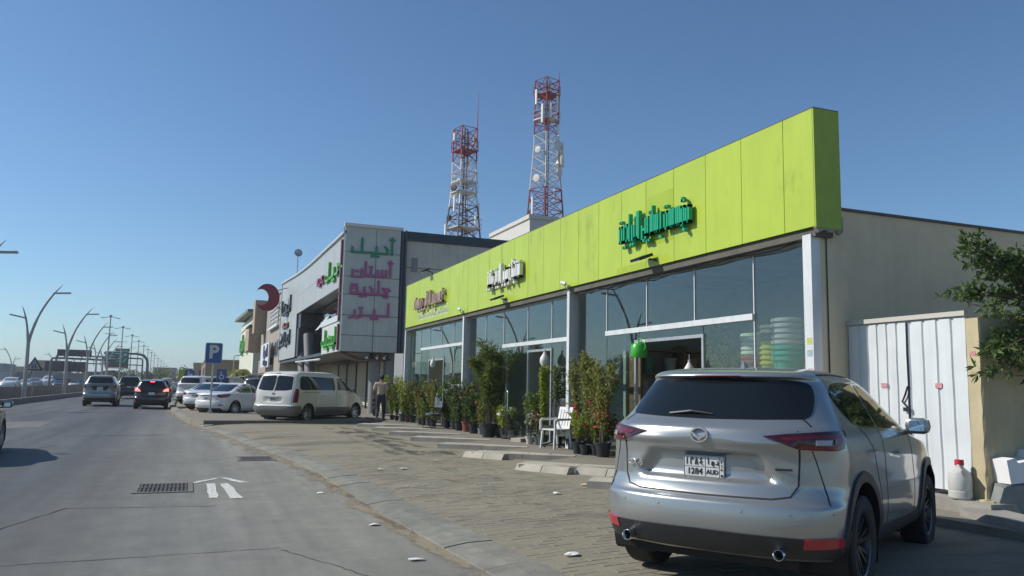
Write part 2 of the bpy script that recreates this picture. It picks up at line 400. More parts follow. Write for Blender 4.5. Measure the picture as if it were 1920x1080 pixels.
        bm = bmesh.new(); bm.from_mesh(me); bmesh.ops.remove_doubles(bm, verts=bm.verts, dist=1e-4)
        bmesh.ops.dissolve_degenerate(bm, dist=1e-5, edges=bm.edges); bmesh.ops.recalc_face_normals(bm, faces=bm.faces); bm.to_mesh(me); bm.free()
        me.polygons.foreach_set('use_smooth', [True]*len(me.polygons))
        try: me.set_sharp_from_angle(angle=R(48))
        except Exception: pass
        me.update()
        ob = bpy.data.objects.new(name, me); COL.objects.link(ob); ob.parent = parent; return ob
    def patch(s, name, poly, m, parent, mode='rear', side=-1, off=0.004, inset=0.012, step=0.06, smooth=True, round_=0.0):
        """a panel that follows the body skin, proud by off, with its rim turned in to the body"""
        pts = [Vector(p) for p in poly]
        if round_:
            q = []
            for i, p in enumerate(pts):
                a = pts[i-1]; b = pts[(i+1) % len(pts)]; r1 = min(round_, (a-p).length*0.4); r2 = min(round_, (b-p).length*0.4)
                p1 = p+(a-p).normalized()*r1; p2 = p+(b-p).normalized()*r2
                for t in (0, .25, .5, .75, 1): q.append((1-t)**2*p1+2*t*(1-t)*p+t*t*p2)
            pts = q
        ring = []
        for a, b in zip(pts, pts[1:]+pts[:1]):
            k = max(1, int((b-a).length/step)); ring += [a+(b-a)*(i/k) for i in range(k)]
        xs = [p.x for p in pts]; ys = [p.y for p in pts]; ins = []
        def inside(p):
            c = False
            for a, b in zip(ring, ring[1:]+ring[:1]):
                if (a.y > p.y) != (b.y > p.y) and p.x < (b.x-a.x)*(p.y-a.y)/(b.y-a.y)+a.x: c = not c
            return c
        nx = int((max(xs)-min(xs))/step); ny = int((max(ys)-min(ys))/step)
        for i in range(1, nx+1):
            for j in range(1, ny+1):
                p = Vector((min(xs)+(i-.5)*(max(xs)-min(xs))/max(1, nx), min(ys)+(j-.5)*(max(ys)-min(ys))/max(1, ny)))
                if inside(p) and min((p-r).length for r in ring) > step*0.35: ins.append(p)
        n = len(ring)
        r = delaunay_2d_cdt(ring+ins, [(i, (i+1) % n) for i in range(n)], [list(range(n))], 1, 1e-6)
        V2, E2, F2 = r[0], r[1], r[2]
        vs = []
        for p in V2: vs.append(s.point(mode, p.x, p.y, side)+s.normal(mode, p.x, p.y, side)*off)
        fs = [tuple(q) for q in F2]
        base = len(vs)
        for p in ring: vs.append(s.point(mode, p.x, p.y, side)+s.normal(mode, p.x, p.y, side)*off)
        for p in ring: vs.append(s.point(mode, p.x, p.y, side)-s.normal(mode, p.x, p.y, side)*inset)
        for i in range(n): fs.append((base+i, base+(i+1) % n, base+n+(i+1) % n, base+n+i))
        me = bpy.data.meshes.new(name); me.from_pydata([tuple(v) for v in vs], [], fs); me.materials.append(m)
        # outward normals on the face
        import bmesh
        bm = bmesh.new(); bm.from_mesh(me); bm.normal_update()
        c = Vector((s.xc, 0, .7))
        for k, q in enumerate(bm.faces):
            if k < len(F2):
                cc = q.calc_center_median(); d = cc-c
                if mode == 'rear': d = Vector((-1, 0, .15))
                elif mode == 'front': d = Vector((1, 0, .2))
                elif mode == 'side': d = Vector((0, side, .1))
                if q.normal.dot(d) < 0: q.normal_flip()
        bm.to_mesh(me); bm.free()
        if smooth:
            me.polygons.foreach_set('use_smooth', [True]*len(me.polygons))
            try: me.set_sharp_from_angle(angle=R(50))
            except Exception: pass
        ob = bpy.data.objects.new(name, me); COL.objects.link(ob); ob.parent = parent; return ob
    def strip(s, name, line, wd, m, parent, mode='rear', side=-1, off=0.002, step=0.05):
        """a thin seam or trim strip along a line on the skin"""
        pts = [Vector(p) for p in line]; P = []
        for a, b in zip(pts[:-1], pts[1:]):
            k = max(1, int((b-a).length/step)); P += [a+(b-a)*(i/k) for i in range(k)]
        P.append(pts[-1]); vs = []; fs = []
        for i, p in enumerate(P):
            d = (P[min(i+1, len(P)-1)]-P[max(i-1, 0)]).normalized(); t = Vector((-d.y, d.x))*wd/2
            for sg in (1, -1):
                q = p+t*sg; n = s.normal(mode, q.x, q.y, side); vs.append(s.point(mode, q.x, q.y, side)+n*off)
            for sg in (1, -1):
                q = p+t*sg; n = s.normal(mode, q.x, q.y, side); vs.append(s.point(mode, q.x, q.y, side)-n*0.006)
        for i in range(len(P)-1):
            a = i*4; fs += [(a, a+1, a+5, a+4), (a, a+4, a+6, a+2), (a+1, a+3, a+7, a+5)]
        mb = MB(); mb.add(vs, fs); return mb.build(name, m, parent, fix=True)
    def arch(s, name, ax, R0, R1, m, parent, side, off=0.02, zc=0.35, zmin=0.2, depth=0.10):
        """moulding round a wheel opening, turned in at its inner edge"""
        vs = []; fs = []; n = 40; rows = []
        for i in range(n+1):
            a = R(-28)+R(236)*i/n; row = []
            for r, o in ((R1, 0.001), (R1-0.006, off), (R0, off*0.9), (R0, -depth)):
                x = ax+r*math.cos(a); z = max(s.rows[0, 0]+.002, zc+r*math.sin(a)); p = s.point('side', x, z, side); p.y += side*o; row.append(len(vs)); vs.append(p)
            rows.append(row)
        for a, b in zip(rows[:-1], rows[1:]):
            for k in range(3): fs.append((a[k], a[k+1], b[k+1], b[k]))
        return MB().add(vs, fs).build(name, m, parent, smooth=45, fix=True)
    def wheelhouse(s, m, parent, axles, Rw, zc=0.35, inner=0.36):
        for ax in axles:
            for sg in (-1, 1):
                vs = []; fs = []; n = 24; w = s.rows[:, 3].max()
                for y in (w*0.985-0.01, w-inner):
                    for i in range(n+1):
                        a = R(-30)+R(240)*i/n; vs.append((ax+(Rw+.012)*math.cos(a), sg*y, max(.17, zc+(Rw+.012)*math.sin(a))))
                for i in range(n): fs.append((i, i+1, n+1+i+1, n+1+i))
                fs.append(tuple(range(n+1, 2*n+2)))
                MB().add(vs, fs).build('wheel_housing', m, parent)

def make_wheel(parent, loc, rad, wd, side, mt, mr, spokes=5, style='twin', rimr=0.66, seg=36):
    """wheel (spoked rim) with its tyre as a child; axis along y"""
    mx = Matrix.Rotation(R(-90)*side, 3, 'X')         # lathe z -> outward
    rr = rad*rimr; h = wd/2; mb = MB()
    mb.lathe([(rr*1.02, -h*.8), (rr*1.02, h*.80), (rr*.985, h*.86), (rr*.93, h*.80), (rr*.90, h*.55), (rr*.88, -h*.2), (rr*.3, -h*.3), (0.001, -h*.3)], seg, mtx=mx)
    mb.lathe([(rr*.22, -h*.3), (rr*.22, h*.42), (rr*.17, h*.5), (rr*.09, h*.5), (rr*.085, h*.44), (0.001, h*.44)], 16, mtx=mx)
    for i in range(spokes):
        for da, wk in (((-.17, .5), (.17, .5)) if style == 'twin' else ((0, 1.0),)):
            a = 2*math.pi*i/spokes + da + .3; a0 = 2*math.pi*i/spokes + da*.4 + .3
            t = Vector((-math.sin(a), math.cos(a), 0)); w0 = rr*.085*(1 if style == 'twin' else 1.9); w1 = rr*.06*(1 if style == 'twin' else 2.1)
            p0 = Vector((math.cos(a0), math.sin(a0), 0))*rr*.17; p1 = Vector((math.cos(a), math.sin(a), 0))*rr*.95
            q = [p0-t*w0+Vector((0, 0, h*.1)), p1-t*w1+Vector((0, 0, h*.2)), p1+t*w1+Vector((0, 0, h*.2)), p0+t*w0+Vector((0, 0, h*.1)),
                 p0-t*w0*.7+Vector((0, 0, h*.46)), p1-t*w1*.7+Vector((0, 0, h*.72)), p1+t*w1*.7+Vector((0, 0, h*.72)), p0+t*w0*.7+Vector((0, 0, h*.46))]
            mb.add([mx @ e for e in q], [(3, 2, 1, 0), (4, 5, 6, 7), (0, 1, 5, 4), (1, 2, 6, 5), (2, 3, 7, 6), (3, 0, 4, 7)])
    wo = mb.build('wheel', mr, parent, smooth=35, loc=loc, fix=True)
    t = MB(); t.lathe([(rr*1.0, -h*.86), (rr*1.12, -h*.98), (rad*.93, -h), (rad*.985, -h*.86), (rad, -h*.5), (rad*1.0, 0), (rad, h*.5), (rad*.985, h*.86), (rad*.93, h), (rr*1.12, h*.98), (rr*1.0, h*.86), (rr*.96, h*.7)], seg, mtx=mx)
    for k in (-.35, 0, .35):
        pass
    t.build('tyre', mt, wo, smooth=35)
    return wo

def vehicle(name, label, cat, pose, rows, paint, axles, rad, o, group=None):
    """o: options for glass, lamps and trim; pose = (x, y, heading from +Y clockwise, z, pitch)"""
    x, y, hd, z0, pt = pose
    root = thing(name, label, cat, (x, y, z0), group=group)
    root.rotation_euler = (Matrix.Rotation(math.pi/2-hd, 3, 'Z') @ Matrix.Rotation(-pt, 3, 'Y')).to_euler()
    dens = o.get('dens', 1.0)
    B = Body(rows, o.get('nr', 2.4), o.get('nf', 2.3), o.get('barrel', .03), o.get('disp'), dens)
    Rw = o.get('Rw', rad+.06); zc = rad
    n1, n2, n3 = o.get('n', (20, 44, 14)); st = o.get('step', .07)
    B.skin('body', paint, root, axles, Rw, n1, n2, n3, zc)
    blk = MATS['black_plastic']; gls = o.get('glass', MATS['car_glass'])
    B.wheelhouse(MATS['under_black'], root, axles, Rw, zc)
    wd = o.get('tyre_w', .22); wy = o.get('wheel_y', B.rows[:, 3].max()-wd/2-.01)
    for ax in axles:
        for sg in (-1, 1):
            make_wheel(root, (ax, sg*wy, rad), rad, wd, sg, MATS['tyre_rubber'], o.get('rim', MATS['rim_silver']), o.get('spokes', 5), o.get('style', 'twin'), seg=o.get('seg', 24))
    u = MB(); zb = B.rows[0, 0]; u.b2(.3, B.L-.3, -.62, .62, zb-.08, zb+.05); u.tube([(axles[0], -.6, rad*.9), (axles[0], .6, rad*.9)], .05); u.build('underbody', MATS['under_black'], root)
    for nm, poly, mode in o.get('panes', []):
        mm = gls
        if nm == 'windscreen': mm = MATS['car_glass_clear'] if 'car_glass_clear' in MATS else gls
        if mode == 'side':
            for sg in (-1, 1): B.patch(nm, poly, mm, root, 'side', sg, .004, .015, st, round_=.05)
        else: B.patch(nm, poly, mm, root, mode, -1, .004, .015, st, round_=.06)
    for nm, poly, mode, mname, off in o.get('patches', []):
        if mode in ('rear', 'front'): B.patch(nm, poly, MATS[mname], root, mode, -1, off, .015, st)
        else:
            for sg in (-1, 1): B.patch(nm, poly, MATS[mname], root, mode, sg, off, .015, st)
    for nm, line, wdt, mode, mname in o.get('strips', []):
        if mode in ('rear', 'front'): B.strip(nm, line, wdt, MATS[mname], root, mode)
        else:
            for sg in (-1, 1): B.strip(nm, line, wdt, MATS[mname], root, mode, sg)
    if o.get('arch'):
        r0, r1, mm, off = o['arch']
        for ax in axles:
            for sg in (-1, 1): B.arch('arch_trim', ax, r0, r1, MATS[mm] if isinstance(mm, str) else mm, root, sg, off, zc)
    mi = o.get('mirror')
    if mi:
        mx_, my_, mz_ = mi
        for sg in (-1, 1):
            m_ = MB(); n = 10
            sect = [(-.02, .6), (.0, .95), (.05, 1.0), (.10, .8), (.14, .4)]
            vs = []; fs = []
            for dx, k in sect:
                for i in range(n):
                    a = 2*math.pi*i/n; c, s_ = math.cos(a), math.sin(a)
                    vs.append((mx_+dx, sg*(my_+.105*k*abs(c)**.6*(1 if c > 0 else -1)), mz_+.075*k*abs(s_)**.6*(1 if s_ > 0 else -1)))
            for i in range(len(sect)-1):
                for k in range(n): fs.append((i*n+k, i*n+(k+1) % n, (i+1)*n+(k+1) % n, (i+1)*n+k))
            fs.append(tuple(range(n))); fs.append(tuple(range((len(sect)-1)*n, len(sect)*n)))
            m_.add(vs, fs); b = B.point('side', mx_+.12, mz_-.06, sg)
            m_.tube([b, (mx_+.06, sg*(my_-.05), mz_-.04)], .03, 6)
            mo = m_.build('wing_mirror', o.get('mirror_mat', paint), root, smooth=50, fix=True)
            g_ = MB(); g_.add([(mx_-.022, sg*(my_-.06), mz_-.045), (mx_-.022, sg*(my_+.06), mz_-.045), (mx_-.022, sg*(my_+.06), mz_+.045), (mx_-.022, sg*(my_-.06), mz_+.045),
                               (mx_-.01, sg*(my_-.06), mz_-.045), (mx_-.01, sg*(my_+.06), mz_-.045), (mx_-.01, sg*(my_+.06), mz_+.045), (mx_-.01, sg*(my_-.06), mz_+.045)],
                              [(0, 1, 2, 3), (4, 5, 6, 7), (0, 1, 5, 4), (1, 2, 6, 5), (2, 3, 7, 6), (3, 0, 4, 7)])
            g_.build('mirror_glass', MATS['mirror'], mo, fix=True)
    for (hx, hz) in o.get('handles', []):
        for sg in (-1, 1):
            p = B.point('side', hx, hz, sg); q = B.point('side', hx+.19, hz, sg); e = Vector((0, sg*.028, 0))
            MB().tube([p-e*.2, p+e+Vector((.02, 0, 0)), q+e-Vector((.02, 0, 0)), q-e*.2], [.011, .014, .014, .011], 6).build('door_handle', o.get('handle_mat', paint), root, smooth=50, fix=True)
    pl = o.get('plate')
    if pl:
        py, pz, pw, ph = pl; n_ = B.normal('rear', py, pz); p_ = B.point('rear', py, pz)
        tilt = o.get('plate_tilt', 0.0); px_ = B.point('rear', py, pz).x - .012
        pm = MB(); pm.box((px_, py, pz), (.012, pw, ph)); pm.build('number_plate', MATS['plate_white'], root)
        if o.get('plate_mark', True):
            q_ = MB(); q_.b2(px_-.0075, px_-.0065, py-pw*.38, py+pw*.38, pz-ph*.28, pz-ph*.02); q_.b2(px_-.0075, px_-.0065, py-pw*.38, py+pw*.38, pz+ph*.08, pz+ph*.3)
            q_.build('plate_characters', MATS['print_grey'], root)
    return root, B
# ------------------------------------------------------------------ shared materials
white_paint = mat('white_paint', (.72, .73, .72), .35, var=.06, vscale=4)
mat('black_plastic', (.018, .019, .021), .45, var=.2, vscale=30); mat('under_black', (.012, .012, .012), .8)
mat('tyre_rubber', (.022, .022, .024), .75, var=.3, vscale=12, bump=.1, bscale=80); mat('rim_silver', (.45, .46, .48), .3, .8); mat('rim_dark', (.06, .062, .068), .28, .7); mat('rim_white', (.6, .6, .6), .35, .3)
mat('chrome', (.75, .76, .78), .12, 1.0); mat('mirror', (.6, .65, .7), .02, 1.0); mat('seam', (.015, .015, .017), .7)
mat('plate_white', (.62, .63, .61), .4, var=.05, vscale=20); mat('print_black', (.02, .02, .022), .5); mat('print_grey', (.12, .12, .13), .5)
mat('lens_red', (.17, .004, .010), .15, coat=.5, var=.25, vscale=14); mat('lens_deep', (.055, .005, .008), .12, coat=.5, var=.3, vscale=16); mat('lens_clear', (.42, .40, .40), .15, coat=1.0); mat('reflector_red', (.38, .012, .025), .25, coat=.6)
mat('lamp_lit', (1.0, .06, .05), .3, emit=6.0)
def dark_glass(name, rgb, f0=.0):
    m = mat(name, rgb, .03, spec=.45, coat=.15); return m
dark_glass('car_glass', (.008, .011, .012)); dark_glass('glass_blue', (.02, .03, .038))
car_clear = glass_mat('car_glass_clear', (.55, .6, .6), .05)
wire_black = mat('black_metal', (.02, .02, .022), .5, .3); steel = mat('galvanised_steel', (.42, .44, .45), .45, .55, var=.12, vscale=10); alu = mat('white_aluminium', (.66, .68, .68), .38, .1, var=.06, vscale=3, streak=.12)
conc = mat('concrete', (.30, .285, .255), .88, var=.22, vscale=2.2, bump=.35, bscale=35)
conc_l = mat('pale_concrete', (.42, .385, .32), .9, var=.15, vscale=3, bump=.3, bscale=40, pieces=.1)

# ------------------------------------------------------------------ ground, road, kerb, parking
def node_surface(name, base, dark, light, rough, extra=None):
    m = bpy.data.materials.new(name); m.use_nodes = True; n = m.node_tree; b = n.nodes['Principled BSDF']; L = n.links.new
    tc = n.nodes.new('ShaderNodeTexCoord')
    def noise(sc, det, st=(1, 1, 1), rough_=.6):
        mp = n.nodes.new('ShaderNodeMapping'); mp.inputs['Scale'].default_value = st; L(tc.outputs['Object'], mp.inputs['Vector'])
        t = n.nodes.new('ShaderNodeTexNoise'); t.inputs['Scale'].default_value = sc; t.inputs['Detail'].default_value = det; t.inputs['Roughness'].default_value = rough_; L(mp.outputs[0], t.inputs['Vector']); return t.outputs['Fac']
    def ramp(f, a, b_, c0, c1):
        r = n.nodes.new('ShaderNodeValToRGB'); r.color_ramp.elements[0].position = a; r.color_ramp.elements[1].position = b_; r.color_ramp.elements[0].color = (*c0, 1); r.color_ramp.elements[1].color = (*c1, 1); L(f, r.inputs['Fac']); return r.outputs['Color']
    def mix(f, a, b_, blend='MIX'):
        x = n.nodes.new('ShaderNodeMix'); x.data_type = 'RGBA'; x.blend_type = blend
        if isinstance(f, float): x.inputs['Factor'].default_value = f
        else: L(f, x.inputs['Factor'])
        for sk, val in (('A', a), ('B', b_)):
            if isinstance(val, tuple): x.inputs[sk].default_value = (*val, 1)
            else: L(val, x.inputs[sk])
        return x.outputs['Result']
    c = mix(noise(.35, 6, (1, .35, 1)), dark, light)
    c = mix(ramp(noise(55, 4, rough_=.8), .3, .75, (.55,)*3, (1.35,)*3), c, c, 'MIX') if False else c
    sp = ramp(noise(70, 5, rough_=.9), .36, .66, (.68,)*3, (1.28,)*3); c = mix(1.0, c, sp, 'MULTIPLY')
    if extra: c = extra(n, L, tc, noise, ramp, mix, c)
    L(c, b.inputs['Base Color']); b.inputs['Roughness'].default_value = rough
    bp = n.nodes.new('ShaderNodeBump'); bp.inputs['Strength'].default_value = .45; bp.inputs['Distance'].default_value = .008; L(noise(160, 4, rough_=.8), bp.inputs['Height']); L(bp.outputs[0], b.inputs['Normal'])
    MATS[name] = m; return m
def road_extra(n, L, tc, noise, ramp, mix, c):
    # worn wheel tracks along the lanes, tar joints, dust towards the kerb
    c = mix(ramp(noise(.9, 5, (1.0, .05, 1)), .42, .62, (0, 0, 0), (.75,)*3), c, (.05, .053, .056))
    c = mix(ramp(noise(.5, 7, (1, .5, 1), .7), .55, .72, (0, 0, 0), (.6,)*3), c, (.165, .15, .125))
    sx = n.nodes.new('ShaderNodeSeparateXYZ'); L(tc.outputs['Object'], sx.inputs[0])
    mr = n.nodes.new('ShaderNodeMapRange'); mr.inputs[1].default_value = -2.2; mr.inputs[2].default_value = 1.0; mr.inputs[3].default_value = 0; mr.inputs[4].default_value = .9; L(sx.outputs['X'], mr.inputs[0])
    du = n.nodes.new('ShaderNodeMath'); du.operation = 'MULTIPLY'; L(mr.outputs[0], du.inputs[0]); L(ramp(noise(.55, 8, (1, .45, 1), .72), .28, .62, (.62,)*3, (1.05,)*3), du.inputs[1])
    c = mix(du.outputs[0], c, (.30, .286, .24))
    c = mix(1.0, c, ramp(noise(1.5, 7, (1.3, .05, 1), .65), .34, .66, (.80,)*3, (1.10,)*3), 'MULTIPLY')      # tyre-polished streaks
    c = mix(1.0, c, ramp(noise(2.1, 9, (1, 1, 1), .78), .33, .68, (.80,)*3, (1.14,)*3), 'MULTIPLY')             # blotches
    return mix(ramp(noise(1.1, 4, (1, .8, 1), .5), .70, .78, (0, 0, 0), (.45,)*3), c, (.05, .05, .05))             # oil spots
asphalt = node_surface('asphalt', None, (.074, .083, .090), (.118, .126, .128), .70, road_extra)
def park_extra(n, L, tc, noise, ramp, mix, c):
    c = mix(ramp(noise(.8, 6, (.5, 1.6, 1), .65), .5, .68, (0, 0, 0), (.7,)*3), c, (.27, .215, .145))
    c = mix(ramp(noise(.45, 6, (.4, 1.5, 1), .7), .52, .66, (0, 0, 0), (.8,)*3), c, (.075, .07, .06))
    return c
parking_m = node_surface('parking_surface', None, (.21, .192, .145), (.29, .262, .195), .9, park_extra)
sand_m = node_surface('sandy_ground', None, (.30, .25, .18), (.40, .33, .24), .95)
walk_m = node_surface('sidewalk_concrete', None, (.20, .18, .145), (.27, .245, .195), .9, lambda n, L, tc, noise, ramp, mix, c: mix(ramp(noise(1.2, 7, rough_=.7), .52, .68, (0, 0, 0), (.6,)*3), c, (.13, .115, .09)))

def interp(tab, y):
    return float(np.interp(y, [t[0] for t in tab], [t[1] for t in tab]))
KERB = [(-30, 2.6), (3, 2.5), (6.5, 2.42), (10, 2.25), (14.4, 2.2), (18, 1.95), (21.4, 1.5), (25.8, 1.05), (30.4, .45), (36, -.2), (42, -.55), (48, -.85), (55, -1.1), (70, -1.15), (90, -1.2), (140, -1.6), (260, -4)]
KW = [(-30, .5), (16, .5), (22, .4), (30, .34), (60, .3), (260, .3)]
def sheet(name, xs, y0, y1, z, m, ny=1):
    mb = MB(); mb.add([(xs[0], y0, z), (xs[1], y0, z), (xs[1], y1, z), (xs[0], y1, z)], [(0, 1, 2, 3)]); o = mb.build(name, m); o['kind'] = 'structure'; return o
sheet('ground', (-3000, 3000), -1200, 4500, -.09, sand_m)
mb = MB(); ys = [-30] + list(range(-4, 60, 2)) + [60, 70, 80, 90, 110, 140, 180, 260, 420, 700]
vs = []
for y in ys:
    xl = -9.55 if y < 90 else -9.55 - (y-90)*.02
    kx = interp(KERB, y)+.06
    for k in range(9): vs.append((xl+(kx-xl)*k/8, y, 0))
fs = [(i*9+k, i*9+k+1, i*9+k+10, i*9+k+9) for i in range(len(ys)-1) for k in range(8)]
road = MB().add(vs, fs).build('road', asphalt); road['kind'] = 'structure'
# far carriageway behind the concrete wall
mb = MB(); mb.add([(-34, -30, -.05), (-12.2, -30, -.05), (-26, 700, -.05), (-48, 700, -.05)], [(0, 1, 2, 3)]); o = mb.build('far_carriageway', asphalt); o['kind'] = 'structure'
o = MB().add([(-12.2, -30, .02), (-9.6, -30, .02), (-9.6, 90, .02), (-22, 700, .02), (-26, 700, .02), (-12.2, 110, .02)], [(0, 1, 2, 3, 4, 5)]).build('median_ground', sand_m); o['kind'] = 'structure'

ysp = [-30] + [y*.5 for y in range(-4, 130)] + [66, 72, 80, 90, 110, 140, 180, 260]
vs = []; NX = 6
for y in ysp:
    kx = interp(KERB, y) + interp(KW, y)
    for x, z in ((kx-.03, .05), (kx+.5, .085), (kx+1.3, .115), (max(kx+1.6, 5.2), .12), (9.5, .12), (14, .12)): vs.append((x, y, z))
fs = [(i*NX+k, i*NX+k+1, i*NX+NX+k+1, i*NX+NX+k) for i in range(len(ysp)-1) for k in range(NX-1)]
park = MB().add(vs, fs).build('parking_area', parking_m); park['kind'] = 'structure'
def park_z(x, y):
    kx = interp(KERB, y)+interp(KW, y)
    return float(np.interp(x, [kx-.03, kx+.5, kx+1.3, max(kx+1.6, 5.2)], [.05, .085, .115, .12]))
# interlocking pavers proud of the parking bed: the nearest as single pieces, the others as one part
paver_m = mat('paver', (.225, .206, .16), .92, var=.25, vscale=1.1, bump=.25, bscale=60, pieces=.05, rgb2=(.29, .262, .2))
pr = random.Random(3); cells = []
pw, plen = .115, .225
iy = 0; y = 4.6
while y < 17.5:
    x = interp(KERB, y)+interp(KW, y)+.06 + (plen/2 if iy % 2 else 0)
    while x < 6.9:
        if x < 5.5 + .0: cells.append((x, y))
        x += plen
    y += pw; iy += 1
cells.sort(key=lambda c: (c[0]-1.5)**2 + c[1]**2)
unit = None
bulk = MB()
def paver_geo(mb, w_, l_, z0, z1):
    mb.add([(-l_/2, -w_/2, z0), (l_/2, -w_/2, z0), (l_/2, w_/2, z0), (-l_/2, w_/2, z0), (-l_/2+.006, -w_/2+.006, z1), (l_/2-.006, -w_/2+.006, z1), (l_/2-.006, w_/2-.006, z1), (-l_/2+.006, w_/2-.006, z1)],
           [(4, 5, 6, 7), (0, 1, 5, 4), (1, 2, 6, 5), (2, 3, 7, 6), (3, 0, 4, 7)])
ume = None
shown = [c for c in cells if (c[1] > 5.3)]
for i, (x, y) in enumerate(shown):
    z = park_z(x, y) - .004; dz = pr.uniform(-.0025, .0025)
    sl_ = math.atan2(park_z(x+.1, y)-park_z(x-.1, y), .2)
    if i < 300:
        if ume is None:
            mb = MB(); paver_geo(mb, pw-.008, plen-.008, -.01, .005); o = mb.build('paver', paver_m, park); ume = o.data
        else:
            o = bpy.data.objects.new('paver', ume); COL.objects.link(o); o.parent = park
        o.location = (x, y, z+dz); o.rotation_euler = (0, -sl_, 0)
    else:
        b = len(bulk.v); t = MB(); paver_geo(t, pw-.008, plen-.008, -.01, .005); bulk.ct = pr.random()
        cs, sn = math.cos(sl_), math.sin(sl_)
        bulk.add([(x+v[0]*cs-v[2]*sn, y+v[1], z+dz+v[0]*sn+v[2]*cs) for v in t.v], t.f)
bulk.build('pavers', paver_m, park, kind='stuff', tint=True)

# kerb stones
kerb_m = mat('kerb_concrete', (.21, .205, .175), .85, var=.2, vscale=5, bump=.3, bscale=50, pieces=.10)
kerb = bpy.data.objects.new('kerb', None); COL.objects.link(kerb); kerb['kind'] = 'structure'
y = 3.6; i = 0
while y < 110:
    ln = 1.0 if y < 40 else 2.4
    a, b = y+.008, y+ln-.008
    q = []
    for yy in (a, b):
        k0 = interp(KERB, yy); k1 = k0+interp(KW, yy); q.append((k0, k1, yy))
    dz = pr.uniform(-.006, .006)
    up = .0 if y < 28 else min(.10, (y-28)*.02)
    mb = MB(); (a0, a1, ya), (b0, b1, yb) = q
    zt0, zt1 = .018+dz+up, .062+dz+up
    P = [(a0, ya, -.05), (a1, ya, -.05), (b1, yb, -.05), (b0, yb, -.05), (a0+.015, ya, zt0), (a1, ya, zt1), (b1, yb, zt1), (b0+.015, yb, zt0), ((a0+a1)/2, ya, zt1-.008), ((b0+b1)/2, yb, zt1-.008)]
    mb.add(P, [(0, 1, 5, 8, 4), (3, 7, 9, 6, 2), (4, 8, 9, 7), (8, 5, 6, 9), (0, 4, 7, 3), (1, 2, 6, 5)])
    mb.build('kerb_stone', kerb_m, kerb, fix=True); y += ln
# drifted sand along the kerb foot, broken at its edges
def drift(name, m_rgb, rows, seed, cut, sc=2.6):
    m = bpy.data.materials.new(name); m.use_nodes = True; n = m.node_tree; b = n.nodes['Principled BSDF']; L = n.links.new
    b.inputs['Base Color'].default_value = (*m_rgb, 1); b.inputs['Roughness'].default_value = .95
    tc = n.nodes.new('ShaderNodeTexCoord'); t = n.nodes.new('ShaderNodeTexNoise'); t.inputs['Scale'].default_value = sc; t.inputs['Detail'].default_value = 9; t.inputs['Roughness'].default_value = .7
    mp = n.nodes.new('ShaderNodeMapping'); mp.inputs['Scale'].default_value = (1.6, .5, 1); mp.inputs['Location'].default_value = (seed, seed, 0); L(tc.outputs['Object'], mp.inputs[0]); L(mp.outputs[0], t.inputs['Vector'])
    at = n.nodes.new('ShaderNodeAttribute'); at.attribute_name = 'edge'
    ad = n.nodes.new('ShaderNodeMath'); ad.operation = 'ADD'; L(t.outputs['Fac'], ad.inputs[0]); L(at.outputs['Fac'], ad.inputs[1])
    mr = n.nodes.new('ShaderNodeMapRange'); mr.inputs[1].default_value = cut; mr.inputs[2].default_value = cut+.16; mr.inputs[4].default_value = .85; L(ad.outputs[0], mr.inputs[0]); L(mr.outputs[0], b.inputs['Alpha'])
    vs = []; fs = []; ed = []
    for (y, xs, z) in rows:
        for x, e in xs: vs.append((x, y, z)); ed.append(e)
    k = len(rows[0][1])
    for i in range(len(rows)-1):
        for j in range(k-1): fs.append((i*k+j, i*k+j+1, i*k+k+j+1, i*k+k+j))
    me = bpy.data.meshes.new(name); me.from_pydata(vs, [], fs); me.materials.append(m); a = me.attributes.new('edge', 'FLOAT', 'POINT'); a.data.foreach_set('value', ed)
    o = bpy.data.objects.new(name, me); COL.objects.link(o); o['kind'] = 'stuff'; return o
rows = []
for i in range(0, 110):
    y = 4+i*.5; k = interp(KERB, y); wdt = float(np.interp(y, [4, 10, 16, 28, 36, 60], [.55, .6, 1.1, 1.2, .8, .4]))
    rows.append((y, [(k-wdt*1.2, -.32), (k-wdt*.5, -.02), (k-.12, .18), (k+.02, .25)], .006))
drift('sand_drift', (.31, .26, .185), rows, 3.1, .58)
rows = []
for i in range(0, 60):
    y = 8+i*.12; k = interp(KERB, y)
    rows.append((y, [(k-.42, -.4), (k-.22, .0), (k-.05, .12), (k+.03, .1)], .009))
drift('reddish_dirt', (.19, .135, .09), rows, 8.3, .60, 4.0)
rows = []
for i in range(0, 40):
    y = 7+i*.35
    rows.append((y, [(2.85, -.25), (3.6, .02), (4.6, .04), (5.6, -.25)], .137))
drift('sandy_patches', (.34, .265, .175), rows, 5.7, .60, 1.3)
# water stains where the plants are watered
rows = []
for i in range(0, 40):
    y = 16.5+i*.3
    rows.append((y, [(3.2, -.3), (4.2, .03), (5.3, .05), (6.4, -.2)], .128))
drift('wet_stains', (.055, .05, .042), rows, 1.7, .53, 1.6)

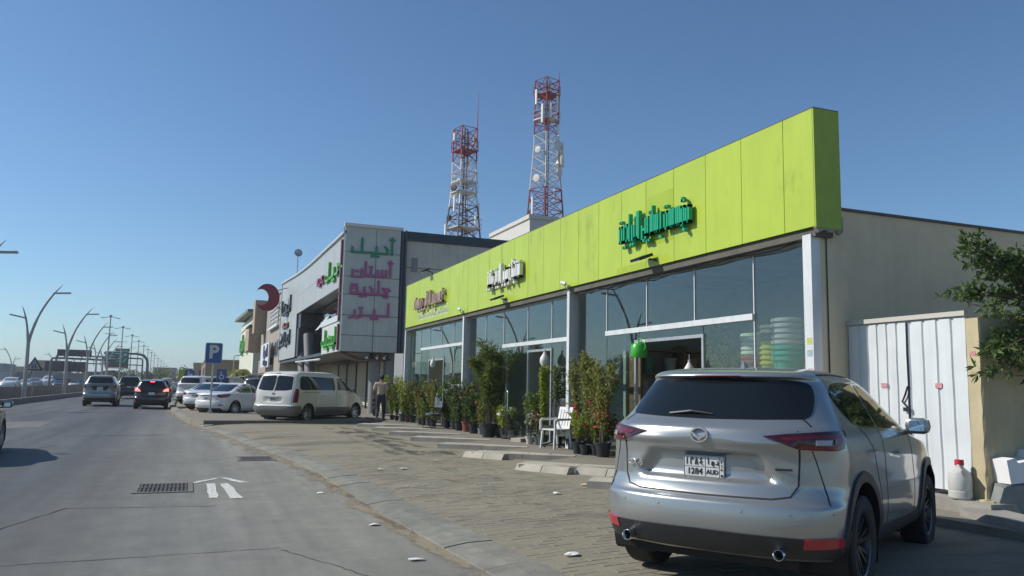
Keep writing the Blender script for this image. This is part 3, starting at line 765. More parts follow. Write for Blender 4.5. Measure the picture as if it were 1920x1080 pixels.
# raised island with the parking sign, and the saw-toothed pavement before the shops
def slab(name, poly, z0, z1, m, struct=True, parent=None):
    mb = MB(); mb.prism([(x, y, z0) for x, y in poly], (0, 0, z1-z0)); o = mb.build(name, m, parent, fix=True)
    if struct: o['kind'] = 'structure'
    return o
slab('traffic_island', [(-.05, 34.4), (.12, 32.2), (.55, 30.3), (6.6, 30.9), (7.0, 36.2), (.4, 39.5), (-.1, 37.5)], .0, .22, walk_m)
isl_k = MB()
TEETH = [10.7, 13.35, 15.9, 18.35, 20.85, 23.3, 25.7, 28.1]
poly = [(8.2, -6), (7.95, 4), (7.75, 8.6)]
kerbs = []
for yn in TEETH:
    kerbs.append(((7.25, yn-1.25), (5.5, yn)))
    poly += [(7.25, yn-1.25), (5.5, yn)]
poly += [(7.0, 29.8), (7.0, 60), (12.5, 60), (12.5, -6)]
slab('sidewalk', poly, .0, .215, walk_m)
edge = bpy.data.objects.new('bay_edging', None); COL.objects.link(edge); edge['kind'] = 'structure'
for (r_, l_) in kerbs:
    a = Vector((*l_, 0)); b = Vector((*r_, 0)); d = (b-a); n_ = Vector((d.y, -d.x, 0)).normalized()
    if n_.x > 0: n_ = -n_
    for k in range(2):
        p = a+d*(k/2)+d.normalized()*.006; q = a+d*((k+1)/2)-d.normalized()*.006
        mb = MB(); wk = [.34, .26, .15][k]; wk2 = [.26, .15, .1][k]
        mb.prism([p+n_*.012+Vector((0, 0, .02)), q+n_*.012+Vector((0, 0, .02)), q-n_*wk2*1.9+Vector((0, 0, .02)), p-n_*wk*1.9+Vector((0, 0, .02))], (0, 0, .203+pr.uniform(0, .006)))
        mb.build('edging_stone', conc_l, edge, fix=True)

# wheel stops
def wheel_stop(p, q, label, n=2):
    t = thing('wheel_stop', label, 'wheel stop', (*p, .12), group='concrete wheel stops in the bays'); P = Vector((*p, 0)); Q = Vector((*q, 0)); d = Q-P; L_ = d.length; ax = d.normalized(); nn = Vector((-ax.y, ax.x, 0))
    for k in range(n):
        a = ax*(L_*k/n+.008); b = ax*(L_*(k+1)/n-.008)
        sec = [(-.13, 0), (.13, 0), (.09, .115), (-.05, .115)]
        mb = MB(); vs = [a+nn*s_+Vector((0, 0, z)) for s_, z in sec]+[b+nn*s_+Vector((0, 0, z)) for s_, z in sec]
        mb.add(vs, [(0, 1, 2, 3), (7, 6, 5, 4), (0, 4, 5, 1), (1, 5, 6, 2), (2, 6, 7, 3), (3, 7, 4, 0)])
        mb.build('block', conc_l, t, fix=True)
wheel_stop((5.45, 16.1), (6.0, 15.25), 'pale concrete wheel stop farther back, opposite the tall bamboo plant')
wheel_stop((6.3, 15.85), (6.95, 15.15), 'short pale concrete wheel stop lying against the sidewalk edge')
wheel_stop((5.55, 13.45), (6.12, 12.5), 'pale concrete wheel stop with a dark end nearest the silver car')
wheel_stop((6.3, 12.6), (7.0, 11.7), 'pale concrete wheel stop half hidden by the silver car')
o = slab('concrete_slab', [(7.85, 5.5), (8.35, 5.75), (8.75, 6.85), (8.2, 6.75)], .10, .30, conc, False); tag(o, 'loose grey concrete slab lying in the silver car shadow', 'slab')

# painted arrow, drain grates, tar patches, litter
paint_m = mat('road_paint', (.62, .62, .58), .8, var=.35, vscale=18, rgb2=(.78, .78, .74))
arrow = bpy.data.objects.new('arrow_marking', None); COL.objects.link(arrow); arrow['kind'] = 'structure'
for nm, p in (('marking', [(.34, 11.75), (.47, 11.75), (.47, 13.4), (.34, 13.4)]), ('marking', [(.62, 11.65), (.78, 11.65), (.66, 13.35), (.55, 13.35)]), ('marking', [(.10, 13.5), (.47, 14.15), (.56, 14.1), (.2, 13.5)]), ('marking', [(.55, 14.2), (.66, 14.15), (.98, 13.45), (.82, 13.42)])):
    mb = MB(); q = []
    for a, b in zip(p, p[1:]+p[:1]):
        for k in range(5): q.append((a[0]+(b[0]-a[0])*k/5+pr.uniform(-.012, .012), a[1]+(b[1]-a[1])*k/5+pr.uniform(-.03, .03), .006))
    mb.add(q, [tuple(range(len(q)))]); mb.build(nm, paint_m, arrow)
iron = mat('cast_iron', (.10, .095, .088), .7, .4, var=.3, vscale=8)
def grate(c, wx, wy, label, n=11):
    t = thing('drain_grate', label, 'drain grate', (*c, .0), group='drain grates in the road')
    mb = MB(); mb.b2(-wx/2-.07, wx/2+.07, -wy/2-.09, -wy/2, -.01, .012); mb.b2(-wx/2-.07, wx/2+.07, wy/2, wy/2+.09, -.01, .012); mb.b2(-wx/2-.07, -wx/2, -wy/2, wy/2, -.01, .012); mb.b2(wx/2, wx/2+.07, -wy/2, wy/2, -.01, .012); mb.build('frame', mat('old_concrete_rim', (.16, .15, .13), .9, var=.2), t)
    mb = MB(); mb.b2(-wx/2, wx/2, -wy/2, wy/2, -.03, .003); mb.build('pit', MATS['under_black'], t)
    for k in range(n):
        x = -wx/2+wx*(k+.5)/n; MB().box((x, 0, .006), (wx/n*.55, wy, .012), rz=.0).build('bar', iron, t)
    MB().b2(-wx/2, wx/2, -.03, .03, .0125, .015).build('crossbar', iron, t)
grate((-.25, 13.0), .66, .95, 'larger iron drain grate in the asphalt left of the arrow', 12)
grate((1.38, 17.6), .62, .8, 'smaller iron drain grate farther off by the sandy kerb', 11)
tar = mat('tar', (.085, .085, .082), .85, var=.3)
def road_mark(pts, wd, z, m, name='tar_seam'):
    vs = []; fs = []; P = [Vector((*p, z)) for p in pts]
    for i, p in enumerate(P):
        d = (P[min(i+1, len(P)-1)]-P[max(0, i-1)]).normalized(); t = Vector((-d.y, d.x, 0))*wd/2*pr.uniform(.5, 1.3); vs += [p+t, p-t]
    fs = [(2*i, 2*i+1, 2*i+3, 2*i+2) for i in range(len(P)-1)]
    o = MB().add(vs, fs).build(name, m); o['kind'] = 'structure'
def wob(a, b, n, am): return [(a[0]+(b[0]-a[0])*i/n+pr.uniform(-am, am), a[1]+(b[1]-a[1])*i/n+pr.uniform(-am, am)) for i in range(n+1)]
road_mark(wob((-2.2, 7.9), (.9, 8.1), 24, .015), .016, .005, tar); road_mark(wob((-2.3, 8.0), (-1.3, 11.2), 24, .03), .022, .005, tar); road_mark(wob((-1.25, 11.2), (.4, 11.0), 8, .02), .018, .005, tar)
road_mark(wob((.9, 8.0), (1.75, 6.1), 24, .025), .012, .005, tar); road_mark(wob((-6.5, 10), (-2.8, 22), 18, .06), .05, .005, tar); road_mark(wob((-3.1, 25.4), (-.6, 25.7), 8, .02), .09, .005, tar)
patch_m = mat('asphalt_patch', (.15, .15, .14), .85, var=.25, vscale=3, bump=.3, bscale=150)
for q in ([(-2.2, 9.1), (-1.6, 9.0), (-1.5, 8.5), (-2.1, 8.55)], [(-7.5, 27), (-4.4, 30), (-4.6, 34), (-8.4, 33)]):
    o = MB().add([(x, y, .0035) for x, y in q], [(0, 1, 2, 3)]).build('asphalt_patch', patch_m); o['kind'] = 'structure'
litter_m = mat('litter_white', (.72, .71, .68), .7)
LIT = [((3.58, 14.0), 'crumpled white paper on the parking in front of the larger black pot'), ((4.53, 15.2), 'white scrap of paper nearest the wheel stops'), ((3.2, 14.1), 'small white scrap left of the others on the parking'), ((5.6, 10.98), 'white paper scrap just left of the silver car'), ((4.78, 10.2), 'flat white scrap lying in the middle of the parking'),
       ((3.26, 6.63), 'white scrap nearest the camera on the pavers'), ((1.99, 7.2), 'white crumpled scrap at the kerb foot near the camera'), ((2.02, 9.1), 'white scrap on the sand beside the kerb'), ((1.85, 11.9), 'white pebble-like scrap by the kerb sand'), ((-3.5, 9.7), 'white scrap lying out on the asphalt lane')]
for k, ((x, y), lb) in enumerate(LIT):
    mb = MB(); rr = random.Random(k); n = 7; z = (park_z(x, y)+.012 if x > interp(KERB, y)+.3 else .006)
    top = [(x+.045*math.cos(6.28*i/n)*rr.uniform(.6, 1.4)*1.5, y+.045*math.sin(6.28*i/n)*rr.uniform(.5, 1.3)*1.3, z+rr.uniform(.0, .02)) for i in range(n)]
    mb.add(top+[(x, y, z+.022)], [(i, (i+1) % n, n) for i in range(n)]); tag(mb.build('litter', litter_m), lb, 'litter', 'scraps of litter on the ground')
# ------------------------------------------------------------------ green plant shop
XF, XG, Y0, Y1 = 8.05, 8.30, 8.72, 31.94
lime = mat('lime_panel', (.40, .52, .045), .36, var=.05, vscale=1.2, pieces=.02, streak=.05, stain=((.20, .27, .03), 1.3, .57, .70, (1, 1.2, .5), .6))
lime2 = mat('lime_panel_new', (.34, .45, .02), .4, var=.08, vscale=2)
stucco = mat('grey_stucco', (.70, .595, .41), .95, var=.10, vscale=1.1, bump=.35, bscale=70, streak=.05)
soffit_m = mat('dark_soffit', (.10, .095, .08), .8, var=.2)
shop_in = mat('shop_plaster', (.42, .44, .42), .9, var=.08); tile_in = mat('shop_tiles', (.24, .235, .22), .5, var=.1)
pane_m = glass_mat('shop_glass', (.84, .91, .885), .085)
shop = thing('plant_shop', 'single storey glass fronted plant shop with bright lime green fascia', 'shop', (0, 0, 0))
yb = [8.72, 9.34, 10.33, 11.30, 12.28, 13.25, 14.2, 15.2]
while yb[-1] < 31.2: yb.append(yb[-1]+.98)
yb[-1] = Y1
for a, b in zip(yb[:-1], yb[1:]):
    mb = MB(); mb.b2(XF, XF+.04+pr.uniform(-.003, .003), a+.006, b-.006, 3.91, 5.63); mb.build('fascia_panel', lime, shop)
mb = MB(); mb.b2(XF+.012, XF+.05, Y0+.02, Y1-.02, 3.915, 5.62); mb.b2(XF+.05, XF+.46, Y0+.03, Y1-.03, 3.93, 5.60); mb.build('fascia_core', soffit_m, shop)
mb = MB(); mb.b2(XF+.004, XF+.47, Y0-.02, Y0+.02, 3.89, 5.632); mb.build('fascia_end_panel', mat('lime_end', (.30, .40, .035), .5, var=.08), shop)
mb = MB(); mb.b2(XF-.002, XF+.47, Y0-.02, Y1, 5.632, 5.648); mb.build('fascia_cap', soffit_m, shop)
mb = MB(); mb.b2(XF-.0016, XF, 12.30, 13.23, 4.32, 5.28); mb.b2(XF-.0018, XF, 13.26, 14.4, 3.93, 4.05); mb.build('replaced_panel', lime2, shop)
mb = MB(); mb.b2(XF+.05, XG+.12, Y0+.05, Y1, 3.78, 3.905); mb.build('soffit', soffit_m, shop)
# broken plaster under the fascia end
mb = MB(); rr = random.Random(4)
q = [(8.05+.5*i/8, 3.905-abs(math.sin(i*1.1))*.07-(.02 if i % 2 else 0)) for i in range(9)]
mb.prism([(XF+.05, Y0-.012, 3.9)]+[(x, Y0-.012, z+.0) for x, z in q]+[(XF+.5, Y0-.012, 4.08)], (0, .06, 0)); mb.build('broken_render', conc, shop, fix=True)
# walls, roof, floor of the shop
mb = MB(); mb.b2(8.22, 8.52, 8.86, 9.06, .15, 3.89); mb.b2(8.52, 13.5, 8.87, 9.07, .15, 4.22); mb.build('side_wall', stucco, shop)
mb = MB(); mb.b2(8.53, 13.5, 8.84, 9.09, 4.222, 4.26); mb.build('coping', mat('roof_edge', (.12, .115, .10), .8), shop)
mb = MB(); mb.b2(12.3, 12.5, 9.07, 31.7, .15, 4.2); mb.build('back_wall', shop_in, shop); mb = MB(); mb.b2(8.35, 12.5, 31.75, 31.94, .15, 4.2); mb.build('end_wall', stucco, shop)
for yy in (16.72, 24.45):
    MB().b2(9.6, 12.3, yy, yy+.12, .22, 4.1).build('inner_wall', shop_in, shop)
MB().b2(8.50, 13.5, 9.08, 31.74, 4.10, 4.2).build('roof', conc, shop); MB().b2(8.36, 12.3, 9.08, 31.74, .216, .235).build('shop_floor', tile_in, shop)
# aluminium posts, rails, panes
for yy, wd in ((8.93, .17), (16.75, .13), (24.5, .13), (32.0, .12)):
    mb = MB(); mb.b2(XG-.22, XG-.06, yy-wd/2, yy+wd/2, .215, 3.82); mb.b2(XG-.06, XG+.08, yy-wd/2+.02, yy+wd/2-.02, .215, 3.78); mb.build('post', alu, shop)
paper = mat('poster_paper', (.6, .62, .55), .7, var=.3, vscale=30)
for z, c in ((1.45, (.45, .5, .12)), (1.28, (.3, .4, .45)), (1.02, (.6, .3, .35))):
    MB().b2(XG-.2235, XG-.2215, 8.87, 8.97, z+.8, z+.89).build('sticker', mat('sticker_%d' % int(z*100), c, .7, var=.4, vscale=40), shop)
def bay(ya, yc, rail0, rail1, zr, dy0, dy1, splits, lowsplits):
    """panes above and below a rail, with an open doorway dy0..dy1"""
    zt, zb = 3.78, .235
    MB().b2(XG-.05, XG+.03, rail0, rail1, zr-.05, zr+.05).build('transom', alu, shop)
    MB().b2(XG-.04, XG+.03, ya, yc, zt-.04, zt).build('head_rail', steel, shop)
    sp = [ya]+splits+[yc]
    for a, b in zip(sp[:-1], sp[1:]):
        z0 = zr+.05 if (a >= rail0-.05 and b <= rail1+.05) else zb
        MB().b2(XG-.005, XG+.005, a+.012, b-.012, z0, zt-.04).build('glass_pane', pane_m, shop)
        if b < yc: MB().b2(XG-.016, XG+.016, b-.011, b+.011, z0, zt-.042).build('glazing_bar', alu, shop)
    lp = [rail0]+lowsplits+[rail1]
    for a, b in zip(lp[:-1], lp[1:]):
        if a >= dy0-.01 and b <= dy1+.01:
            MB().b2(XG-.005, XG+.005, a+.012, b-.012, 2.56, zr-.05).build('glass_pane', pane_m, shop); continue
        MB().b2(XG-.005, XG+.005, a+.012, b-.012, zb, zr-.05).build('glass_pane', pane_m, shop)
    mb = MB(); mb.b2(XG-.03, XG+.03, dy0-.03, dy0+.03, zb, 2.56); mb.b2(XG-.03, XG+.03, dy1-.03, dy1+.03, zb, 2.56); mb.b2(XG-.03, XG+.03, dy0+.03, dy1-.03, 2.5, 2.56); mb.build('door_frame', steel, shop)
bay(9.02, 16.68, 10.37, 15.26, 2.76, 11.75, 14.04, [10.37, 12.0, 13.62, 15.26], [11.75, 14.04])
bay(16.82, 24.43, 16.82, 21.4, 2.74, 18.1, 19.57, [18.1, 19.63, 21.4, 22.9], [18.1, 19.57])
bay(24.57, 31.92, 25.0, 30.2, 2.98, 27.2, 29.1, [26.07, 27.53, 29.05, 30.3], [27.2, 29.1])
# glass door leaves swung open
MB().box((XG-.35, 19.60, 1.37), (.7, .014, 2.2)).build('door_leaf', pane_m, shop)
MB().tube([(XG-.6, 19.55, .95), (XG-.6, 19.50, .98), (XG-.6, 19.50, 1.45), (XG-.6, 19.55, 1.48)], .016).build('door_handle', steel, shop)
MB().box((XG-.42, 29.16, 1.37), (.84, .014, 2.2)).build('door_leaf', pane_m, shop)
# cables sagging under the soffit
mb = MB(); mb.tube([(XG-.1, 9.1+i*.55, 3.80-.05*abs(math.sin(i*1.3))-.02*(i % 3)) for i in range(14)], .012, 5); mb.build('cable', MATS['black_metal'], shop)
mb = MB(); mb.tube([(8.36, 8.845, 3.85-.18*i+.0) for i in range(18)], .009, 5); mb.build('cable', MATS['black_metal'], shop)

# signs
def shop_sign(name, words, y0, y1, zb, h, wt, dep, m, label, sx=None):
    t = thing(name, label, 'sign', (XF, y0, zb)); full = []
    for i, wd_ in enumerate(words): full += (['sp'] if i else []) + wd_
    L_ = word_len(full)*h; sx = (y1-y0)/L_
    arabic(full, (-dep-.05, 0, 0), (0, 1, 0), (0, 0, 1), (1, 0, 0), h, wt, dep, m, t, sx, xh=1.45)
    mb = MB(); n = 6
    for k in range(n): mb.tube([(-.06, (k+.5)*(y1-y0)/n, h*.02), (.0, (k+.5)*(y1-y0)/n, h*.02)], .008, 4)
    mb.build('fixing', steel, t); return t
W1 = [['meem_i', 'waw_h', 'seen_i', 'seen_m', 'tam'], ['ba_i', 'seen_m', 'alef_f', 'ta_i', 'ya_m', 'noon_f'], ['alef', 'lam_i', 'zay_f', 'ra', 'alef', 'ain_i', 'ya_m', 'tam']]
W2 = [['sheen_i', 'ta_m', 'waw_h', 'lam_i'], ['zay', 'ha_i', 'waw', 'ra'], ['alef', 'lam_i', 'ba_i', 'ya_m', 'ta_i'], ['meem_i', 'noon_m', 'ya_m', 'zay_f']]
W3 = [['kha_i', 'seen_m', 'seen_m', 'ba_i'], ['alef', 'lam_i', 'noon_m', 'alef_f', 'ra'], ['waw', 'ya_i', 'seen_m', 'tam']]
shop_sign('shop_sign', W1, 11.62, 14.1, 4.52, .50, .05, .075, mat('sign_green', (.0, .33, .16), .4), 'raised bright green Arabic letters on the lime fascia above the widest doorway')
shop_sign('shop_sign', W2, 19.35, 21.85, 4.50, .50, .062, .10, mat('sign_white', (.72, .72, .70), .4), 'raised white Arabic letters on the middle of the lime fascia')
shop_sign('shop_sign', W3, 26.3, 30.2, 4.52, .50, .055, .09, mat('sign_pink', (.50, .24, .24), .45, var=.3, vscale=3, rgb2=(.62, .54, .48)), 'raised faded pink Arabic letters at the far end of the lime fascia')
t = thing('phone_line_sign', 'thin white line of small Arabic writing under the pink letters', 'sign', (XF, 26.1, 4.16))
wt_ = mat('sign_white', (.7, .7, .7)); arabic(W2[0]+['sp']+W1[1]+['sp']+W1[2]+['sp']+W2[2]+['sp']+W1[0], (-.012, 0, 0), (0, 1, 0), (0, 0, 1), (1, 0, 0), .17, .026, .008, wt_, t, 1.95)
mb = MB(); mb.b2(-.006, -.001, 0, 3.7, -.09, -.075); mb.b2(-.006, -.001, 0, 3.7, .22, .235); mb.build('border_line', wt_, t)

def floodlight(y, z, label, top=False):
    t = thing('floodlight', label, 'floodlight', (XF, y, z), group='floodlights on the lime fascia')
    mb = MB()
    if top: mb.tube([(.1, 0, -.1), (.05, 0, .1), (-.15, 0, .14)], .018)
    else: mb.tube([(.0, -.17, -.03), (-.06, -.2, -.02), (-.12, -.1, .0)], .018)
    mb.build('bracket', wire_black, t)
    mx = Matrix.Rotation(R(-22), 3, 'Y'); MB().box((-.22, .0, .03 if not top else .15), (.30, .36, .055), mtx=mx).build('lamp_body', wire_black, t)
    MB().box((-.235, .0, -.002 if not top else .118), (.25, .30, .012), mtx=mx).build('lamp_glass', mat('lamp_glass_grey', (.35, .36, .36), .2), t)
floodlight(13.05, 4.03, 'black floodlight under the green letters on the fascia'); floodlight(20.8, 4.02, 'black floodlight under the white letters on the fascia'); floodlight(28.4, 5.66, 'black floodlight on the top edge of the fascia', True)
def cctv(y, z, label):
    t = thing('security_camera', label, 'security camera', (XF, y, z), group='cameras at the fascia bottom'); mb = MB(); mb.tube([(0, 0, -.1), (-.06, 0, -.08), (-.1, 0, 0)], .014); mb.build('bracket', alu, t)
    mb = MB(); mb.lathe([(.0, -.1), (.045, -.1), (.05, .06), (.035, .12), (0, .12)], 10, (-.12, 0, .03), Matrix.Rotation(R(105), 3, 'X')); mb.build('camera_body', alu, t, smooth=True)
cctv(24.5, 4.02, 'small white security camera above the farther white post'); cctv(16.7, 3.97, 'small security camera above the nearer white post')

# goods inside the shop
def lathe_thing(name, label, cat, loc, prof, m, n=20, group=None, cap0=True, part='pot'):
    t = thing(name, label, cat, loc, group=group); mb = MB(); mb.lathe(prof, n, cap0=cap0); mb.build(part, m, t, smooth=35, fix=False); return t
def pot_prof(r, h, rim=.02): return [(r*.72, 0), (r*.95, h*.86), (r*1.06, h*.87), (r*1.08, h), (r*.98, h), (r*.9, h*.85), (r*.6, h*.3), (0.001, h*.3)]
def bucket_stack(x, y, z, cols, label, r=.2, h=.34, gap=.085):
    for i, c in enumerate(cols):
        nm = 'bucket_%s' % c; m = mat(nm, {'yellow': (.55, .46, .02), 'teal': (.05, .38, .30), 'red': (.38, .10, .08), 'white': (.7, .68, .6), 'pink': (.5, .3, .3), 'brown': (.3, .22, .17), 'grey': (.52, .48, .47)}[c], .35)
        lathe_thing('bucket', label % ('lowest' if i == 0 else ('topmost' if i == len(cols)-1 else 'one in the middle')), 'bucket', (x, y, z+i*gap), [(r*.7, 0), (r*.94, h*.8), (r*.96, h*.86), (r*1.08, h*.87), (r*1.08, h*.97), (r*1.0, h), (r*.92, h*.9), (r*.66, .02)], m, 18, 'plastic buckets stacked behind the glass', part='shell')
# display table and stacks on it
tb = thing('display_table', 'wooden display table behind the glass carrying plastic buckets', 'table', (8.95, 10.2, .235)); wood = mat('rough_wood', (.22, .14, .08), .8, var=.3, vscale=8, stretch=(1, 6, 1))
MB().b2(-.4, .45, -1.1, 1.3, 1.42, 1.47).build('table_top', wood, tb)
for sx in (-.35, .4):
    for sy in (-1.05, 1.25): MB().b2(sx-.03, sx+.03, sy-.03, sy+.03, 0, 1.42).build('leg', wood, tb)
TZ = 1.706
bucket_stack(8.80, 10.2, TZ, ['teal']*3+['grey']*5, 'teal and grey bucket stack by the corner post, bucket %s', .235, .42, .088)
bucket_stack(8.85, 10.62, TZ, ['yellow']*5+['brown']*3, 'yellow bucket stack beside the teal one, bucket %s', .19, .36, .085)
bucket_stack(8.9, 11.15, TZ, ['red']*2+['white']*5, 'red and white bucket stack farthest left on the table, bucket %s', .21, .40, .075)
bucket_stack(8.95, 9.66, TZ, ['pink']+['grey']*5, 'grey bucket stack tight behind the corner post, bucket %s', .2, .36, .085)
sh = thing('shelf_unit', 'tall dark shelf unit full of goods inside the widest doorway', 'shelf', (10.9, 16.42, .235), rz=R(90))
for z in (.05, .6, 1.15, 1.7, 2.25): MB().b2(-.25, .25, -1.2, 1.2, z, z+.04).build('shelf', wood, sh)
for yy in (-1.2, 0, 1.2): MB().b2(-.25, .25, yy-.03, yy+.03, 0, 2.4).build('upright', wood, sh)
rr = random.Random(12)
for k in range(15):
    yy = 9.85+(k//4)*.62+(k%2)*.12; z = .235+(.09, .64, 1.19, 1.74)[k % 4]; PN = ['terracotta', 'brown', 'pale grey', 'dark green', 'mustard']; c = [(.35, .1, .06), (.28, .2, .1), (.3, .3, .28), (.05, .2, .12), (.4, .3, .05)][k % 5]
    lathe_thing('flower_pot', '%s pot on the %s shelf inside the widest doorway' % (PN[k % 5], ['lowest', 'second', 'third', 'fourth'][k % 4]), 'pot', (yy, 16.36, z), pot_prof(.17, .36), mat('stored_pot_%d' % (k % 5), c, .6), 12, 'pots stored on the shelf unit')
for k, (x, y, c, r_, lb) in enumerate([(9.3, 15.6, (.3, .09, .05), .26, 'large terracotta pot standing on the floor inside the widest doorway'), (9.75, 15.9, (.25, .22, .16), .22, 'sand coloured pot standing on the floor inside the widest doorway'), (9.15, 14.9, (.4, .4, .38), .2, 'pale pot on the floor just inside the widest doorway'), (9.3, 23.6, (.3, .1, .05), .3, 'terracotta pot on the floor inside the middle doorway')]):
    lathe_thing('flower_pot', lb, 'pot', (x, y, .235), pot_prof(r_, r_*2.2), mat('floor_pot_%d' % k, c, .6), 16, 'pots on the shop floor')
def watering_can(loc, rgb, label):
    t = thing('watering_can', label, 'watering can', loc); m = mat('can_green', rgb, .35)
    MB().lathe([(.0, -.16), (.15, -.16), (.165, -.12), (.165, .05), (.12, .11), (.07, .12), (.06, .14), (.0, .14)], 20).build('can_body', m, t, smooth=40)
    MB().tube([(0, .14, -.1), (0, .28, .08), (0, .31, .12)], [.03, .02, .035], 8).build('spout', m, t, smooth=True); MB().tube([(0, -.14, -.05), (0, -.24, .02), (0, -.2, .15), (0, -.02, .2), (0, .08, .12)], .016, 6).build('handle', m, t, smooth=True)
    MB().tube([(0, 0, .18), (0, 0, .34)], .005, 4).build('cord', MATS['black_metal'], t)
watering_can((8.12, 13.62, 2.36), (.04, .36, .03), 'bright green plastic watering can hanging in the widest doorway')
def bag(loc, label, s=.75):
    t = thing('plastic_bag', label, 'bag', loc, group=None); m = mat('bag_white', (.62, .64, .58), .5, var=.1, vscale=8, bump=.5, bscale=12)
    MB().lathe([(0, -.26*s), (.10*s, -.24*s), (.16*s, -.13*s), (.15*s, 0), (.09*s, .1*s), (.03*s, .2*s), (.045*s, .26*s), (0, .24*s)], 14).build('bag_body', m, t, smooth=True); MB().tube([(0, 0, .2*s), (0, 0, .42*s)], .006, 4).build('cord', m, t)
bag((8.06, 18.0, 2.30), 'white plastic bag hanging in the middle doorway'); bag((8.1, 27.9, 2.42), 'white and red plastic bag hanging in the far doorway', .7)
bag((8.1, 11.9, 1.95), 'white bag hanging at the right jamb of the widest doorway', .6)

# ------------------------------------------------------------------ white sheet metal gate, pillar wall, tree
XW = 8.72
gate = thing('metal_gate', 'white corrugated sheet metal double gate beside the shop side wall', 'gate', (XW, 7.9, .36))
gw = mat('gate_white', (.66, .69, .70), .45, .15, var=.05, vscale=3, streak=.10)
def corr(y0, y1, z0, z1, part, n):
    """trapezoid ribbed sheet between y0 and y1, dented a little near the bottom"""
    prof = []; w_ = (y1-y0)/n
    for i in range(n): a = y0+i*w_; prof += [(a, 0), (a+w_*.74, 0), (a+w_*.79, .018), (a+w_*.93, .018)]
    prof.append((y1, 0)); vs = []; K = 10
    for k in range(K+1):
        z = z0+(z1-z0)*k/K
        for (yy, d) in prof: vs.append((d+.009*math.sin(yy*5+z*3.1)*math.exp(-((z-.7)/.5)**2)+.003*math.sin(z*9+yy*7), yy-7.9, z-.36))
    m_ = len(prof); fs = [(k*m_+i, k*m_+i+1, (k+1)*m_+i+1, (k+1)*m_+i) for k in range(K) for i in range(m_-1)]
    return MB().add(vs, fs).build(part, gw, gate, smooth=25)
corr(7.86, 8.84, .42, 2.52, 'gate_leaf', 6); corr(6.98, 7.82, .42, 2.52, 'gate_leaf', 4)
mb = MB(); mb.b2(-.03, .03, -.94, .95, 2.18, 2.24); mb.build('top_rail', mat('gate_rail', (.5, .48, .43), .6, .2), gate)
mb = MB(); mb.b2(.03, .06, -.06, -.02, .05, 2.17); mb.b2(.03, .06, .90, .94, .05, 2.17); mb.b2(.03, .06, -.93, -.89, .05, 2.17); mb.build('gate_frame', steel, gate)
mb = MB(); mb.tube([(-.02, -.06, 1.32), (-.03, -.02, 1.2), (-.025, .03, 1.12), (-.02, -.04, 1.05)], .012); mb.box((-.03, -.04, 1.02), (.03, .09, .05)); mb.build('chain_and_lock', wire_black, gate)
pinkm = mat('faded_print', (.55, .25, .27), .8, var=.4, vscale=60)
for yy, z in ((.33, 1.33), (-.52, 1.33)): MB().b2(-.012, -.009, yy-.05, yy+.05, z-.03, z+.03).build('stencil', pinkm, gate)
slab('gate_threshold', [(8.45, 6.55), (12, 6.55), (12, 8.85), (8.5, 8.85)], .1, .355, conc)
cream = mat('cream_stucco', (.50, .43, .27), .95, var=.12, vscale=2, bump=.3, bscale=60, streak=.12)
bw = thing('boundary_wall', 'cream rendered boundary wall with chipped edge right of the white gate', 'wall', (XW, 6.86, .3))
mb = MB(); zs = [i*.11 for i in range(21)]; rr = random.Random(9); prof = []
vs = []; 
for z in zs:
    e = rr.uniform(0, .018) if z < 1.4 else rr.uniform(0, .006); vs += [(-.03, .09, z), (-.03, -.082+e, z), (-.012+e, -.09, z), (4.0, -.09, z), (4.0, .09, z)]
fs = [(i*5+k, i*5+(k+1) % 5, i*5+5+(k+1) % 5, i*5+5+k) for i in range(20) for k in range(5)]+[(100, 101, 102, 103, 104)]
mb.add(vs, fs); mb.build('wall', cream, bw, fix=True)
for z in (1.75,): MB().b2(-.0335, -.0315, -.03, .05, z, z+.05).build('stencil', pinkm, bw)
mb = MB(); rr = random.Random(2)
for k in range(7): mb.box((-.07+rr.uniform(-.05, .05), -.06+rr.uniform(-.12, .1), .04), (rr.uniform(.04, .1), rr.uniform(.04, .1), rr.uniform(.03, .08)), rr.uniform(0, 3))
mb.build('plaster_rubble', cream, bw)
jm = bpy.data.materials.new('milky_plastic'); jm.use_nodes = True; b_ = jm.node_tree.nodes['Principled BSDF']; b_.inputs['Base Color'].default_value = (.72, .74, .70, 1); b_.inputs['Roughness'].default_value = .35; b_.inputs['Transmission Weight'].default_value = .35; b_.inputs['Subsurface Weight'].default_value = .3
jc = thing('jerrycan', 'milky white plastic jerrycan with a red cap standing by the gate', 'jerrycan', (8.56, 7.02, .36))
MB().lathe([(0, 0), (.115, 0), (.13, .02), (.13, .09), (.122, .10), (.13, .115), (.13, .25), (.115, .31), (.06, .355), (.045, .37), (.045, .39), (0, .39)], 20).build('can_body', jm, jc, smooth=35)
MB().tube([(-.05, -.1, .27), (-.09, -.1, .33), (-.06, -.03, .39), (-.02, -.02, .38)], .016, 6).build('handle', jm, jc, smooth=True); MB().lathe([(0, .455), (.05, .455), (.052, .39), (0, .39)], 14).build('cap', mat('cap_red', (.5, .02, .04), .4), jc)
sm = thing('metal_sheet', 'grey galvanised metal trough lying on its side by the boundary wall', 'sheet metal', (8.95, 6.35, .2), rz=R(-6)); gal = mat('dull_galvanised', (.22, .24, .245), .6, .35, var=.2, vscale=6)
